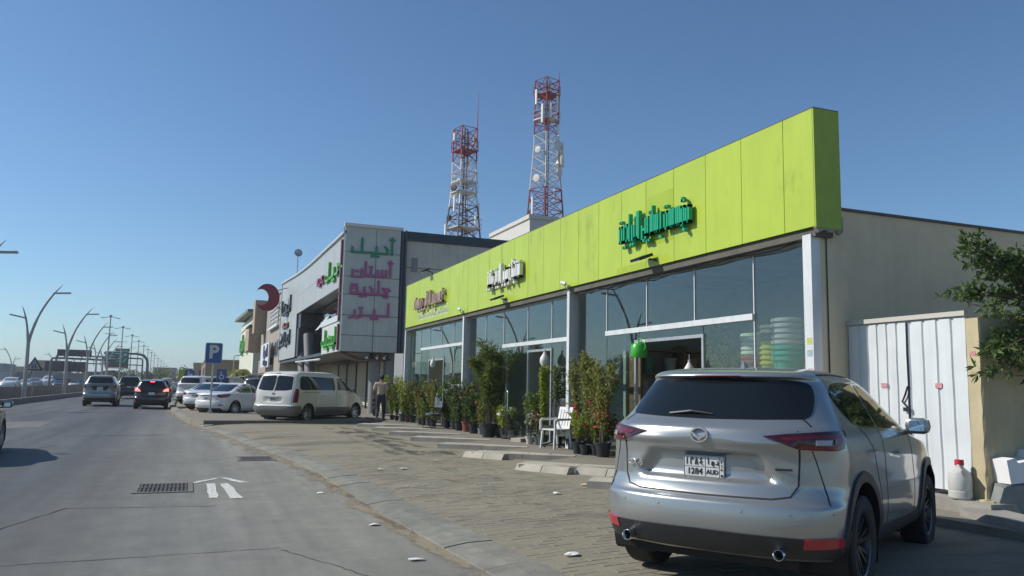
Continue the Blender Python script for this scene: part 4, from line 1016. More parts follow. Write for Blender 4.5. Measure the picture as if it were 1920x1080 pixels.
mb = MB(); mb.prism([(-.35, .24, .03), (-.24, .2, .33), (.1, .12, .40), (.9, .0, .48), (1.0, .06, .06)], (.03, .03, .0)); mb.prism([(-.24, .2, .33), (.9, .0, .48), (.95, .36, .5), (-.2, .5, .36)], (0, 0, .02)); mb.prism([(-.34, .26, .03), (-.24, .22, .33), (-.2, .5, .36), (-.3, .5, .03)], (.03, 0, 0)); mb.build('sheet', gal, sm, fix=True)
mb = MB(); mb.box((-.3, .2, .015), (.12, .12, .03)); mb.build('prop_stone', conc, sm)
fb = thing('foam_box', 'white foam packaging block lying on the grey metal trough', 'foam packaging', (9.08, 6.5, .56), rz=R(-8)); foam = mat('white_foam', (.80, .80, .80), .8, var=.03, bump=.2, bscale=120)
mb = MB(); mb.prism([(-.3, 0, .03), (-.33, 0, .30), (-.22, 0, .32), (-.17, 0, .26), (.1, 0, .30), (.15, 0, .38), (.7, 0, .42), (.7, 0, .06)], (0, .32, 0)); mb.build('block', foam, fb, fix=True); fb.rotation_euler = (0, R(-3), R(-8))

def leaf_add(mb, p, d, n, ln, wd, curl=.15):
    d = d.normalized(); s_ = d.cross(n)
    if s_.length < 1e-4: s_ = Vector((1, 0, 0))
    s_.normalize(); n2 = s_.cross(d); m = p+d*ln*.5+n2*ln*curl*.4; e = p+d*ln
    mb.add([p, m+s_*wd*.5, e, m-s_*wd*.5], [(0, 1, 2, 3)] if False else [(0, 1, 2), (0, 2, 3)])
def rv(r): 
    while True:
        v = Vector((r.uniform(-1, 1), r.uniform(-1, 1), r.uniform(-1, 1)))
        if .05 < v.length < 1: return v.normalized()
LG = leaf_mat('leaf_green', (.07, .12, .018), (.26, .33, .07)); LO = leaf_mat('leaf_olive', (.13, .15, .03), (.36, .37, .11)); LY = leaf_mat('leaf_yellow', (.18, .26, .02), (.46, .50, .08)); LD = leaf_mat('leaf_dark', (.045, .09, .025), (.17, .24, .07)); LB = leaf_mat('leaf_blue', (.08, .13, .06), (.24, .31, .14)); LM = leaf_mat('bamboo_leaf', (.09, .135, .03), (.30, .35, .10)); LT = leaf_mat('tree_leaf', (.05, .095, .025), (.17, .24, .08))
bark = mat('bark', (.12, .09, .06), .9, var=.3, vscale=15)
# tree leaning over the wall at the right
tr = thing('street_tree', 'leafy evergreen tree hanging over the cream wall at the right edge', 'tree', (10.6, 6.2, .2)); rr = random.Random(21)
br = MB(); br.tube([(0, 0, 0), (.05, .05, 1.2), (-.1, .1, 2.2), (-.25, .2, 3.2)], [.11, .09, .07, .04], 8); lf = MB()
tips = []
for k in range(60):
    a = rr.uniform(0, 6.28); tgt = Vector((-.75+rr.uniform(-1.5, 1.3), .25+rr.uniform(-.75, .75), 2.35+rr.uniform(-.75, .95)))
    b0 = Vector((-.1, .1, rr.uniform(1.6, 2.6))); mid = (b0+tgt)/2+Vector((0, 0, .15)); br.tube([b0, mid, tgt], [.025, .014, .005], 5); tips.append((mid, tgt))
for tgt in [Vector((-2.35, .55, 2.55)), Vector((-2.0, .5, 2.85)), Vector((-1.9, .5, 3.05)), Vector((-2.0, .5, 1.9)), Vector((-1.75, .5, 1.72)), Vector((-1.3, .5, 3.0)), Vector((-1.6, .6, 2.6)), Vector((-1.35, .4, 2.35)), Vector((-1.3, .4, 1.65)), Vector((-2.15, .55, 2.6))]:
    b0 = Vector((-.6, .3, 2.4)); mid = (b0+tgt)/2+Vector((0, 0, .08)); br.tube([b0, mid, tgt], [.018, .012, .004], 5); tips.append((mid, tgt))
for mid, tgt in tips:
    for k in range(24):
        f_ = rr.uniform(.05, 1.0); c = mid.lerp(tgt, f_)+rv(rr)*rr.uniform(0, .2)
        for q in range(6):
            lf.ct = rr.random()**1.3; d = (tgt-mid).normalized()*.7+rv(rr)*.9; leaf_add(lf, c, d, rv(rr)+Vector((0, 0, .8)), rr.uniform(.08, .14), rr.uniform(.026, .042))
br.build('trunk', bark, tr, smooth=True); lf.build('crown', LT, tr, tint=True, kind='stuff')

# ------------------------------------------------------------------ potted plants along the shop front
potm = {'black': mat('pot_black', (.022, .025, .028), .55, var=.2, vscale=10), 'grey': mat('pot_grey', (.075, .085, .085), .6, var=.15, vscale=8), 'red': mat('pot_red', (.22, .055, .035), .7, var=.2, vscale=10), 'white': mat('pot_white', (.5, .48, .42), .6, var=.15, vscale=9), 'light': mat('pot_light', (.22, .24, .23), .6)}
soil = mat('soil', (.05, .035, .022), .95)
flw = {'red': mat('flower_red', (.45, .015, .03), .6, pieces=.2), 'pink': mat('flower_pink', (.55, .22, .32), .6), 'white': mat('flower_white', (.7, .68, .62), .6), 'yellow': mat('flower_yellow', (.65, .5, .02), .6), 'dred': mat('flower_dark_red', (.25, .02, .02), .6)}
def plant(x, y, h, kind, potc, pr_, label, leaf=LG, flower=None, width=.35, dens=1.0, seed=0, z=.215, nfl=10):
    r = random.Random(seed*13+5); t = thing('potted_plant', label, 'potted plant', (x, y, z), r.uniform(0, 6.28), 'potted plants along the shop front')
    pr_ = pr_*.64; ph = pr_*1.75; mb = MB(); mb.lathe(pot_prof(pr_, ph), 16, cap0=True); mb.build('pot', potm[potc], t, smooth=35)
    MB().lathe([(pr_*.9, ph*.86), (0.001, ph*.89)], 12).build('soil', soil, t)
    st = MB(); lf = MB(); fl = MB(); z0 = ph*.85
    def leaves(p, d, n, ln, wd, spread=.06):
        for k in range(n):
            lf.ct = r.random(); q = p+rv(r)*spread*r.random(); leaf_add(lf, q, d*.5+rv(r)*.9+Vector((0, 0, .25)), rv(r)+Vector((0, 0, 1)), ln*r.uniform(.7, 1.25), wd*r.uniform(.7, 1.2))
    ns = {'bush': 9, 'upright': 7, 'tall': 6, 'bamboo': 12, 'vine': 4, 'low': 7, 'lanky': 6}[kind]
    ns = int(ns*1.0)
    for s_ in range(ns):
        a = r.uniform(0, 6.28); k = r.uniform(.3, 1)
        tip = Vector((math.cos(a)*width*k, math.sin(a)*width*k, h*r.uniform(.72, 1.0))); b0 = Vector((math.cos(a)*pr_*.4*r.random(), math.sin(a)*pr_*.4*r.random(), z0))
        if kind == 'vine': tip = Vector((math.cos(a)*width*.3, math.sin(a)*width*.3, h*r.uniform(.9, 1)))
        mid = b0.lerp(tip, .5)+Vector((-math.cos(a), -math.sin(a), 0))*width*.12+rv(r)*.04
        if kind == 'bamboo': mid = Vector((b0.x*1.5, b0.y*1.5, h*r.uniform(.4, .62)))
        P = [b0, b0.lerp(mid, .5)+rv(r)*.012, mid, mid.lerp(tip, .5)+rv(r)*.02, tip]
        st.tube(P, [.011, .009, .007, .005, .003] if kind != 'tall' else [.014, .012, .009, .006, .003], 5)
        lo = {'bush': .06, 'upright': .06, 'tall': .22, 'bamboo': .30, 'vine': .05, 'low': .15, 'lanky': .28}[kind]
        cnt = int({'bush': 74, 'upright': 70, 'tall': 92, 'bamboo': 120, 'vine': 130, 'low': 60, 'lanky': 60}[kind]*dens*max(.5, h/1.5))
        for k in range(cnt):
            f = lo+(1-lo)*r.random()**.8; seg = f*4; i = min(3, int(seg)); p = P[i].lerp(P[i+1], seg-i); d = (P[i+1]-P[i]).normalized()
            if kind == 'bamboo':
                lf.ct = r.random(); dd = rv(r); dd.z = dd.z*.6-.1; leaf_add(lf, p+rv(r)*.05, dd*1.0+d*.45, Vector((0, 0, 1)), r.uniform(.16, .32), r.uniform(.014, .024), .25)
            else:
                sp = {'bush': .11, 'upright': .07, 'tall': .11, 'vine': .075, 'low': .08, 'lanky': .09}[kind]
                leaves(p, d, 2, {'bush': .10, 'upright': .13, 'tall': .078, 'vine': .075, 'low': .08, 'lanky': .085}[kind], {'bush': .042, 'upright': .036, 'tall': .040, 'vine': .05, 'low': .036, 'lanky': .036}[kind], sp)
        if flower and s_ < nfl:
            fp = P[3].lerp(tip, r.random())if kind not in ('tall', 'lanky') else P[2].lerp(P[3], r.uniform(-.6, .4))
            for k in range(13): fl.ct = r.random(); leaf_add(fl, fp+rv(r)*.07, rv(r), rv(r), .085, .065)
    st.build('stem', bark, t, smooth=True); lf.build('foliage', leaf, t, tint=True, kind='stuff')
    if flower: fl.build('flower', flw[flower], t, kind='stuff')
    return t
PL = [
 (7.58, 31.6, 1.70, 'upright', 'black', .17, 'light green broad leaved plant in black pot at the far left end of the row', LY, None, .38, 1.0),
 (7.62, 31.0, 1.45, 'upright', 'black', .16, 'slim green plant in black pot beside the leftmost light green one', LG, None, .28, .9),
 (7.66, 30.2, 1.75, 'bush', 'grey', .26, 'light green bush in a big grey tub near the walking man', LY, None, .42, 1.15),
 (7.75, 29.72, 1.2, 'bush', 'red', .18, 'small green plant in a red pot with yellow flowers', LG, 'yellow', .26, .9),
 (7.8, 29.3, 1.62, 'bush', 'black', .22, 'olive leaved bush in black pot right of the red pot', LO, 'dred', .36, 1.1),
 (7.7, 27.75, 1.42, 'bush', 'black', .2, 'green bush in black pot just right of the far doorway', LO, None, .32, 1.0),
 (7.7, 27.3, 1.5, 'bush', 'black', .18, 'green bush with a few red blooms behind the blue grey chair, leftmost', LG, 'dred', .32, 1.0),
 (7.75, 26.95, 1.52, 'bush', 'grey', .18, 'green bush in grey pot left of the blue grey chair', LG, None, .34, 1.0),
 (7.78, 26.5, 1.6, 'bush', 'black', .2, 'tall leafy bush directly left of the blue grey chair', LO, None, .36, 1.0),
 (7.95, 25.5, 1.78, 'bush', 'black', .22, 'dense leafy bush behind the blue grey chair seat', LG, None, .42, 1.2),
 (7.98, 24.7, 1.80, 'bush', 'black', .22, 'dense dark bush right behind the blue grey chair back', LD, 'white', .44, 1.2),
 (7.88, 24.0, 1.70, 'bush', 'black', .22, 'dark green bush in black pot right of the blue grey chair', LD, None, .42, 1.2),
 (7.95, 23.4, 1.50, 'bush', 'red', .27, 'bushy plant in a wide reddish brown tub', LD, 'dred', .40, 1.1),
 (7.85, 22.5, 1.78, 'bush', 'black', .25, 'dark glossy bush between the red brown tub and the bamboo plant', LD, None, .46, 1.3),
 (7.9, 22.0, 1.05, 'low', 'light', .16, 'low plant in a light grey pot with dark red flowers left of the bamboo', LO, 'dred', .26, 1.0),
 (7.95, 21.7, .98, 'low', 'light', .13, 'small plant in a narrow pale pot left of the bamboo', LG, None, .2, .9),
 (7.66, 20.75, 2.60, 'bamboo', 'black', .34, 'tall bamboo like plant with drooping blades, tallest in the row', LM, None, .62, 1.7),
 (8.02, 21.2, 2.35, 'bamboo', 'black', .28, 'second tall bamboo like plant behind the tallest one', LG, None, .5, 1.3),
 (7.95, 20.6, 1.18, 'bush', 'black', .2, 'low light green bush at the foot of the tallest bamboo', LY, None, .3, 1.0),
 (7.92, 20.15, 1.32, 'bush', 'black', .24, 'pale green bush with white blooms left of the middle doorway', LY, 'white', .34, 1.1),
 (8.0, 19.85, .75, 'low', 'black', .22, 'low blue green plant in black pot at the jamb of the middle doorway', LB, None, .28, 1.0),
 (7.78, 18.15, 1.15, 'lanky', 'white', .17, 'leggy plant with pink and white blooms in a white pot', LG, 'white', .24, 1.2),
 (7.9, 17.9, 1.3, 'lanky', 'grey', .17, 'leggy plant with pink blooms right of the white pot', LG, 'pink', .26, 1.2),
 (7.95, 17.75, 1.85, 'vine', 'grey', .22, 'yellow green climbing plant on a cane left of the white chair', LY, None, .3, 1.2),
 (8.2, 17.45, 1.95, 'vine', 'black', .2, 'blue green climbing plant behind the white chair', LB, None, .36, 1.1),
 (8.2, 16.75, 1.8, 'vine', 'black', .2, 'bright lime climbing plant against the nearer white post', LY, None, .22, 1.0),
 (8.0, 15.6, .9, 'low', 'black', .24, 'low olive plant in a wide black pot right of the white chair', LO, None, .3, 1.1),
 (7.7, 15.35, .85, 'low', 'black', .22, 'low yellowish plant in front of the tall flowering ones', LY, None, .3, 1.1),
 (7.98, 15.8, 2.05, 'tall', 'black', .2, 'tall thin flowering shrub, leftmost of the tall ones near the silver car', LO, 'red', .36, 1.15),
 (7.95, 15.5, 1.95, 'tall', 'black', .18, 'tall shrub with white flecked leaves second from the left near the silver car', LB, None, .34, 1.15),
 (7.92, 15.2, 2.15, 'tall', 'black', .2, 'tallest thin shrub close to the silver car', LO, 'white', .38, 1.2),
 (7.88, 14.9, 2.0, 'tall', 'black', .2, 'tall shrub with red blooms second nearest the silver car', LO, 'red', .36, 1.2),
 (7.85, 14.55, 1.85, 'tall', 'black', .26, 'tall shrub in a wide black pot partly behind the silver car', LO, 'red', .38, 1.2),
 (8.0, 14.9, 1.0, 'bush', 'black', .2, 'low red flowered bush under the tall shrubs', LG, 'red', .34, 1.2),
 (8.7, 12.0, 2.55, 'tall', 'grey', .22, 'thin dark shrub inside the glass right of the widest doorway', LD, None, .3, .5),
 (8.72, 11.5, 2.3, 'tall', 'grey', .2, 'thin shrub inside the glass nearest the bucket stacks', LD, None, .24, .4),
]
for i, p in enumerate(PL):
    x, y, h, kind, pc, prad, lb, lf_, fl_, wd_, dn = p
    if kind == 'bush': wd_ *= 1.25; h *= (1.0, .78, .95, .68)[i % 4]
    plant(x-.02, y, h, kind, pc, prad, lb, lf_, fl_, wd_, dn, i, nfl=6)
for k, (x, y, c, lb) in enumerate([(7.7, 15.35, 'black', 'empty looking black nursery pot third from the silver car'), (7.68, 15.05, 'black', 'empty looking black nursery pot nearest the silver car'), (8.15, 18.95, 'light', 'pale upright pot just inside the middle doorway'), (8.15, 18.75, 'grey', 'dark upright pot inside the middle doorway')]):
    lathe_thing('nursery_pot', lb, 'pot', (x, y, .217), pot_prof(.11, .21), potm[c], 14, 'spare pots on the pavement')
o = MB().box((7.95, 19.05, .26), (.5, .35, .09), .4).build('stone_block', conc_l); tag(o, 'pale stone block on the pavement before the middle doorway', 'stone block')

# chairs
def white_chair(loc, rz):
    t = thing('plastic_chair', 'white plastic armchair standing among the potted plants', 'chair', loc, rz); m = mat('chair_white', (.68, .68, .66), .4)
    MB().box((0, 0, .43), (.46, .46, .03)).build('seat', m, t)
    mx = Matrix.Rotation(R(-14), 3, 'Y'); b = MB()
    for k in range(5): b.box((-.27, -.19+k*.095, .68), (.022, .07, .44), mtx=mx)
    b.box((-.325, 0, .895), (.03, .46, .07), mtx=mx); b.box((-.225, 0, .475), (.03, .46, .06), mtx=mx); b.build('backrest', m, t)
    for sx, sy in ((.2, .21), (.2, -.21), (-.22, .21), (-.22, -.21)):
        MB().tube([(sx, sy, .44), (sx*1.22, sy*1.1, 0)], [.032, .024], 6).build('leg', m, t)
    for sy in (.25, -.25): MB().tube([(-.28, sy, .66), (.18, sy, .655), (.24, sy, .62), (.235, sy, .42)], [.026, .03, .03, .028], 6).build('armrest', m, t, smooth=True)
white_chair((7.78, 16.7, .217), R(196))
def office_chair(loc, rz, rgb, label, nm, base='star'):
    t = thing('office_chair', label, 'chair', loc, rz); m = mat(nm, rgb, .6, var=.15, vscale=10)
    MB().lathe([(0, .40), (.2, .40), (.25, .43), (.25, .47), (.2, .49), (0, .48)], 16).build('seat', m, t, smooth=True)
    vs = []; fs = []; N = 9
    for i in range(N):
        v = i/(N-1); z = .62+.5*v; w_ = .24*(1-(abs(v-.45)*1.5)**3*.6)
        for k in range(7):
            u = -1+k/3; vs.append((-.24-.03*v+.06*u*u, u*w_, z))
    for i in range(N-1):
        for k in range(6): fs.append((i*7+k, i*7+k+1, i*7+k+8, i*7+k+7))
    o_ = MB().add(vs, fs).build('backrest', m, t, smooth=True); sd = o_.modifiers.new('thickness', 'SOLIDIFY'); sd.thickness = .05
    MB().tube([(-.05, 0, .42), (-.27, 0, .5), (-.29, 0, .75)], .018).build('back_support', wire_black, t)
    if base == 'star':
        MB().tube([(0, 0, .1), (0, 0, .42)], .025).build('column', wire_black, t)
        for k in range(5):
            a = k*1.2566; MB().tube([(0, 0, .12), (.27*math.cos(a), .27*math.sin(a), .06)], [.022, .016]).build('base_arm', wire_black, t); MB().box((.28*math.cos(a), .28*math.sin(a), .03), (.04, .04, .058)).build('caster', wire_black, t)
    else:
        for sy in (.22, -.22): MB().tube([(-.2, sy, .42), (.2, sy, .42), (.24, sy, .38), (.24, sy, .03), (.2, sy, .015), (-.26, sy, .015)], .013, 6).build('sled_leg', wire_black, t, smooth=True)
        for sy in (.26, -.26): MB().tube([(-.22, sy, .66), (.15, sy, .66), (.18, sy, .62), (.14, sy, .44)], .016, 6).build('armrest', wire_black, t, smooth=True)
office_chair((7.95, 17.2, .217), R(200), (.03, .03, .033), 'black office chair on a star base behind the white chair', 'chair_black')
office_chair((7.4, 25.3, .217), R(195), (.10, .125, .15), 'blue grey armchair on a black sled frame among the bushes', 'chair_blue', 'sled')
# ------------------------------------------------------------------ the silver SUV
silver = mat('silver_paint', (.35, .365, .36), .30, .66, coat=1.0, spec=.5)
SUV = [(.30, .14, 4.35, .84, .34, .45), (.335, .085, 4.47, .885, .40, .5), (.42, .05, 4.53, .905, .42, .6), (.55, .018, 4.55, .922, .45, .65), (.655, .028, 4.54, .925, .45, .65), (.69, .065, 4.52, .925, .45, .65), (.72, .085, 4.5, .925, .45, .7),
       (.80, .105, 4.45, .92, .46, .75), (.95, .105, 4.36, .918, .47, .8), (1.03, .09, 4.1, .912, .48, .7), (1.10, .070, 3.45, .900, .49, .55), (1.16, .085, 3.12, .88, .48, .5), (1.235, .185, 2.95, .842, .48, .48), (1.34, .29, 2.72, .785, .45, .45), (1.45, .385, 2.48, .73, .42, .42),
       (1.53, .445, 2.30, .685, .38, .4), (1.555, .41, 2.22, .668, .36, .4), (1.585, .44, 2.12, .635, .34, .4), (1.615, .60, 2.02, .57, .32, .35), (1.64, .85, 1.9, .46, .3, .3), (1.655, 1.1, 1.75, .30, .2, .2), (1.66, 1.25, 1.6, .12, .1, .1)]
def hero_disp(dx, y, z):
    if dx > .35: return 0.0
    y = abs(y); lim = .51-.75*max(0, z-.84)
    d = .06*sstep(z, .785, .83)*(1-sstep(z, .985, 1.012))*(1-sstep(y, lim-.05, lim+.035))
    d += -.012*math.exp(-((z-1.075)/.025)**2)*sstep(y, .1, .4)
    return d*(1-sstep(dx, .2, .35))
hp = [('rear_window', [(-.70, 1.252), (-.35, 1.238), (0, 1.232), (.35, 1.238), (.70, 1.252), (.68, 1.40), (.635, 1.50), (.55, 1.53), (.25, 1.543), (0, 1.546), (-.25, 1.543), (-.55, 1.53), (-.635, 1.50), (-.68, 1.40)], 'rear'),
      ('rear_side_window', [(.74, 1.43), (.82, 1.32), (.94, 1.235), (1.15, 1.205), (1.62, 1.195), (1.60, 1.535), (1.25, 1.54), (.92, 1.515)], 'side'), ('front_side_window', [(1.68, 1.193), (2.35, 1.165), (2.72, 1.145), (2.62, 1.24), (2.30, 1.42), (2.0, 1.52), (1.66, 1.538)], 'side'),
      ('windscreen', [(-.70, 1.19), (.70, 1.19), (.58, 1.53), (-.58, 1.53)], 'front')]
hpt = [('lower_cladding', [(-.78, .325), (.78, .325), (.78, .455), (.6, .462), (0, .47), (-.6, .462), (-.78, .455)], 'rear', 'black_plastic', .010),
       ('corner_cladding', [(.70, .325), (1.24, .325), (1.24, .50), (1.05, .475), (.70, .455)], 'wrap', 'black_plastic', .009),
       ('sill_trim', [(1.40, .305), (3.20, .305), (3.20, .425), (1.40, .44)], 'side', 'black_plastic', .012),
       ('tail_light', [(.45, 1.128), (.60, 1.146), (.80, 1.162), (1.10, 1.178), (1.14, 1.15), (1.06, 1.055), (.96, 1.042), (.68, 1.052), (.56, 1.09)], 'wrap', 'lens_deep', .012),
       ('reflector', [(.70, .395), (1.04, .405), (1.02, .475), (.72, .46)], 'wrap', 'reflector_red', .016)]
hst = [('tailgate_seam', [(-.655, 1.17), (-.668, 1.05), (-.655, .80), (-.61, .725), (-.50, .705), (0, .70), (.50, .705), (.61, .725), (.655, .80), (.668, 1.05), (.655, 1.17)], .011, 'rear', 'seam'), ('window_trim', [(.95, 1.228), (1.15, 1.198), (1.62, 1.186), (2.35, 1.157), (2.72, 1.137)], .016, 'side', 'chrome'),
       ('door_seam', [(1.64, 1.19), (1.68, .9), (1.70, .43)], .009, 'side', 'seam'), ('door_seam', [(1.08, 1.20), (1.30, 1.05), (1.45, .75), (1.55, .45)], .008, 'side', 'seam'), ('door_seam', [(2.75, 1.13), (2.85, .8), (2.85, .43)], .009, 'side', 'seam'), ('bumper_seam', [(-.86, .62), (-.80, .80), (-.74, 1.04)], .006, 'rear', 'seam'), ('bumper_seam', [(.86, .62), (.80, .80), (.74, 1.04)], .006, 'rear', 'seam'),
       ('roof_seam', [(-.64, 1.262), (-.72, 1.2)], .008, 'rear', 'seam'), ('roof_seam', [(.64, 1.262), (.72, 1.2)], .008, 'rear', 'seam')]
hero, HB = vehicle('silver_suv', 'silver grey five door SUV parked close at the right with its rear towards us', 'car', (3.369, 4.892, 1.011, .128, -.0163), SUV, silver, (.93, 3.63), .355,
    dict(nr=2.35, nf=2.3, dens=1.5, n=(34, 64, 16), Rw=.455, disp=hero_disp, panes=hp, patches=hpt, strips=hst, arch=(.45, .53, 'black_plastic', .018), mirror=(2.62, 1.00, 1.20), handles=[(1.12, 1.02), (2.02, .985)], rim=MATS['rim_dark'], spokes=7, style='twin', step=.05, plate=(0, .89, .31, .155), plate_mark=False, seg=44, tyre_w=.235, wheel_y=.80))
# plate lettering
pl = [o for o in hero.children if o.name.startswith('number_plate')][0]; px_ = HB.point('rear', 0, .89).x-.012-.0075
c0 = .89
mbp = MB(); 
for (a, b, c, d) in ((-.152, .152, .072, .0735), (-.152, .152, -.0735, -.072), (-.152, -.1505, -.072, .072), (.1505, .152, -.072, .072), (-.118, -.1165, -.072, .072), (-.012, -.0105, -.072, .072), (-.118, .152, -.003, -.0015)): mbp.b2(px_-.001, px_+.001, -a if False else a, b, c0+c, c0+d)
mbp.build('plate_lines', MATS['print_black'], hero)
latin('1284', .060, MATS['print_black'], pl, basis((px_-.0005, .068, c0-.038), (0, -1, 0), (0, 0, 1)), .001, 'plate_digits', .0012); latin('AUD', .043, MATS['print_black'], pl, basis((px_-.0005, -.065, c0-.038), (0, -1, 0), (0, 0, 1)), .001, 'plate_letters', .0012)
for i, dch in enumerate('1284'):
    mbp = MB(); strokes(mbp, DIG[dch], Vector((px_-.0004, .138-.036*i, c0+.014)), Vector((0, -1, 0)), Vector((0, 0, 1)), Vector((-1, 0, 0)), .046, .007, .001); mbp.build('plate_digit', MATS['print_black'], pl, fix=True)
for k, g in enumerate(('alef', 'waw', 'dal')):
    mbp = MB(); gx, gp = A_[g]; strokes(mbp, gp, Vector((px_-.0004, (-.040, -.078, -.112)[k], c0+.020)), Vector((0, 1, 0)), Vector((0, 0, 1)), Vector((-1, 0, 0)), .042, .0065, .001); mbp.build('plate_letter', MATS['print_black'], pl, fix=True)
mbp = MB(); mbp.lathe([(0, 0), (.009, 0), (.009, .001), (0, .001)], 12, (px_-.0005, -.136, c0-.058), Matrix.Rotation(R(-90), 3, 'Y'))
for k, g in enumerate('KSA'): pass
mbp.build('plate_dot', MATS['print_black'], pl); latin('K\nS\nA', .026, MATS['print_black'], pl, basis((px_-.0005, -.135, c0+.01), (0, -1, 0), (0, 0, 1)), .001, 'plate_country')
# round winged emblem, badges
ex = HB.point('rear', 0, 1.12).x
mb = MB(); mx = Matrix.Rotation(R(-90), 3, 'Y')
def ering(r0, r1, n=28, sy=.8):
    for k in range(n):
        a0, a1 = 2*math.pi*k/n, 2*math.pi*(k+1)/n; q = [(ex-.012, r*math.cos(a), 1.118+r*sy*math.sin(a)) for r, a in ((r0, a0), (r1, a0), (r1, a1), (r0, a1))]
        mb.prism([Vector(p)+Vector((.03, 0, 0)) for p in q], (-.034, 0, 0))
ering(.057, .068)
wing = [(-.058, 1.140), (-.030, 1.126), (0, 1.098), (.030, 1.126), (.058, 1.140), (.044, 1.105), (.022, 1.100), (0, 1.078), (-.022, 1.100), (-.044, 1.105)]
mb.prism([(ex+.015, y, z) for y, z in wing], (-.03, 0, 0)); mb.build('emblem', MATS['chrome'], hero, fix=True)
bx = HB.point('rear', .555, .9); latin('CX-5', .062, MATS['chrome'], hero, basis((bx.x-.010, .56, .885), (-.12, -1, 0), (0, 0, 1)), .004, 'badge', .002)
bx = HB.point('rear', -.57, .9); MB().box((bx.x-.006, -.57, .905), (.008, .115, .014), R(12)).build('badge', MATS['print_black'], hero)
for sg in (-1, 1):
    mb = MB(); my = Matrix.Rotation(R(-90), 3, 'Y'); mb.lathe([(.031, -.12), (.038, -.12), (.039, .02), (.036, .025), (.032, .02), (.031, -.12)], 20, (.06, sg*.565, .355), my); mb.build('exhaust_tip', MATS['chrome'], hero, smooth=40)
    MB().lathe([(0, 0), (.032, 0)], 16, (.14, sg*.565, .355), my).build('exhaust_inside', MATS['under_black'], hero)
for y in (-.62, -.31, .31, .62):
    p = HB.point('rear', y, .615); n_ = HB.normal('rear', y, .615); MB().lathe([(0, .004), (.011, .003), (.013, -.003)], 12, p, n_.to_track_quat('Z', 'Y').to_matrix()).build('parking_sensor', silver, hero)
p0, p1 = HB.point('rear', .30, 1.262), HB.point('rear', -.05, 1.268); MB().tube([p0+Vector((-.012, 0, 0)), (p0+p1)/2+Vector((-.016, 0, .02)), p1+Vector((-.012, 0, .0))], [.012, .010, .006], 6).build('wiper', MATS['black_plastic'], hero)
mb = MB(); fin = [(-.07, 0), (.10, 0), (.02, .05), (-.04, .078), (-.06, .07)]
vs = [(1.02+x, -.004-.02*(1-z/.08), 1.622+z) for x, z in fin]+[(1.02+x, .004+.02*(1-z/.08), 1.622+z) for x, z in fin]; mb.add(vs, [(0, 1, 2, 3, 4), (9, 8, 7, 6, 5)]+[(i, (i+1) % 5, 5+(i+1) % 5, 5+i) for i in range(5)]); mb.build('roof_antenna', silver, hero, fix=True)
HB.patch('brake_light', [(-.18, 1.548), (.18, 1.548), (.18, 1.558), (-.18, 1.558)], MATS['lens_red'], hero, 'rear', -1, .003)
tl = [o for o in hero.children if o.name.startswith('tail_light')]
for o_, sg in zip(tl, (-1, 1)):
    HB.patch('light_bar', [(.56, 1.118), (.80, 1.140), (1.06, 1.155), (1.05, 1.135), (.80, 1.118), (.60, 1.100)], MATS['lens_red'], o_, 'wrap', sg, .0155); HB.patch('light_bar', [(.68, 1.062), (.95, 1.054), (1.05, 1.075), (1.04, 1.09), (.93, 1.072), (.70, 1.076)], MATS['lens_red'], o_, 'wrap', sg, .0155)
    HB.patch('clear_lens', [(.80, 1.078), (.92, 1.08), (.93, 1.112), (.80, 1.108)], MATS['lens_clear'], o_, 'wrap', sg, .0155)
    HB.patch('light_bar', [(.95, 1.082), (1.04, 1.098), (1.045, 1.128), (.95, 1.118)], MATS['lens_red'], o_, 'wrap', sg, .016)
for sg in (-1, 1): HB.strip('roof_ditch', [(x_, z_) for x_, z_ in ((.75, 1.575), (1.2, 1.598), (1.9, 1.598))], .012, MATS['seam'], hero, 'side', sg)

# ------------------------------------------------------------------ the white van
van_white = mat('van_paint', (.68, .655, .60), .28, 0, var=.05, vscale=1.5, coat=.6); bump_grey = mat('bumper_grey', (.17, .165, .155), .5)
VAN = [(.26, .18, 4.9, .80, .15, .5), (.36, .06, 5.05, .90, .22, .6), (.50, .015, 5.12, .95, .24, .65), (.62, .02, 5.12, .955, .24, .65), (.66, .055, 5.1, .96, .22, .65), (.80, .06, 5.05, .96, .22, .7), (.95, .065, 4.92, .96, .22, .7), (1.1, .085, 4.5, .955, .22, .6), (1.2, .11, 4.2, .945, .22, .5), (1.45, .19, 3.85, .91, .22, .5), (1.66, .26, 3.5, .865, .22, .45), (1.78, .31, 3.25, .825, .24, .4), (1.85, .40, 3.05, .77, .25, .4), (1.89, .58, 2.8, .66, .25, .35), (1.91, .9, 2.5, .45, .2, .3), (1.915, 1.3, 2.0, .15, .1, .1)]
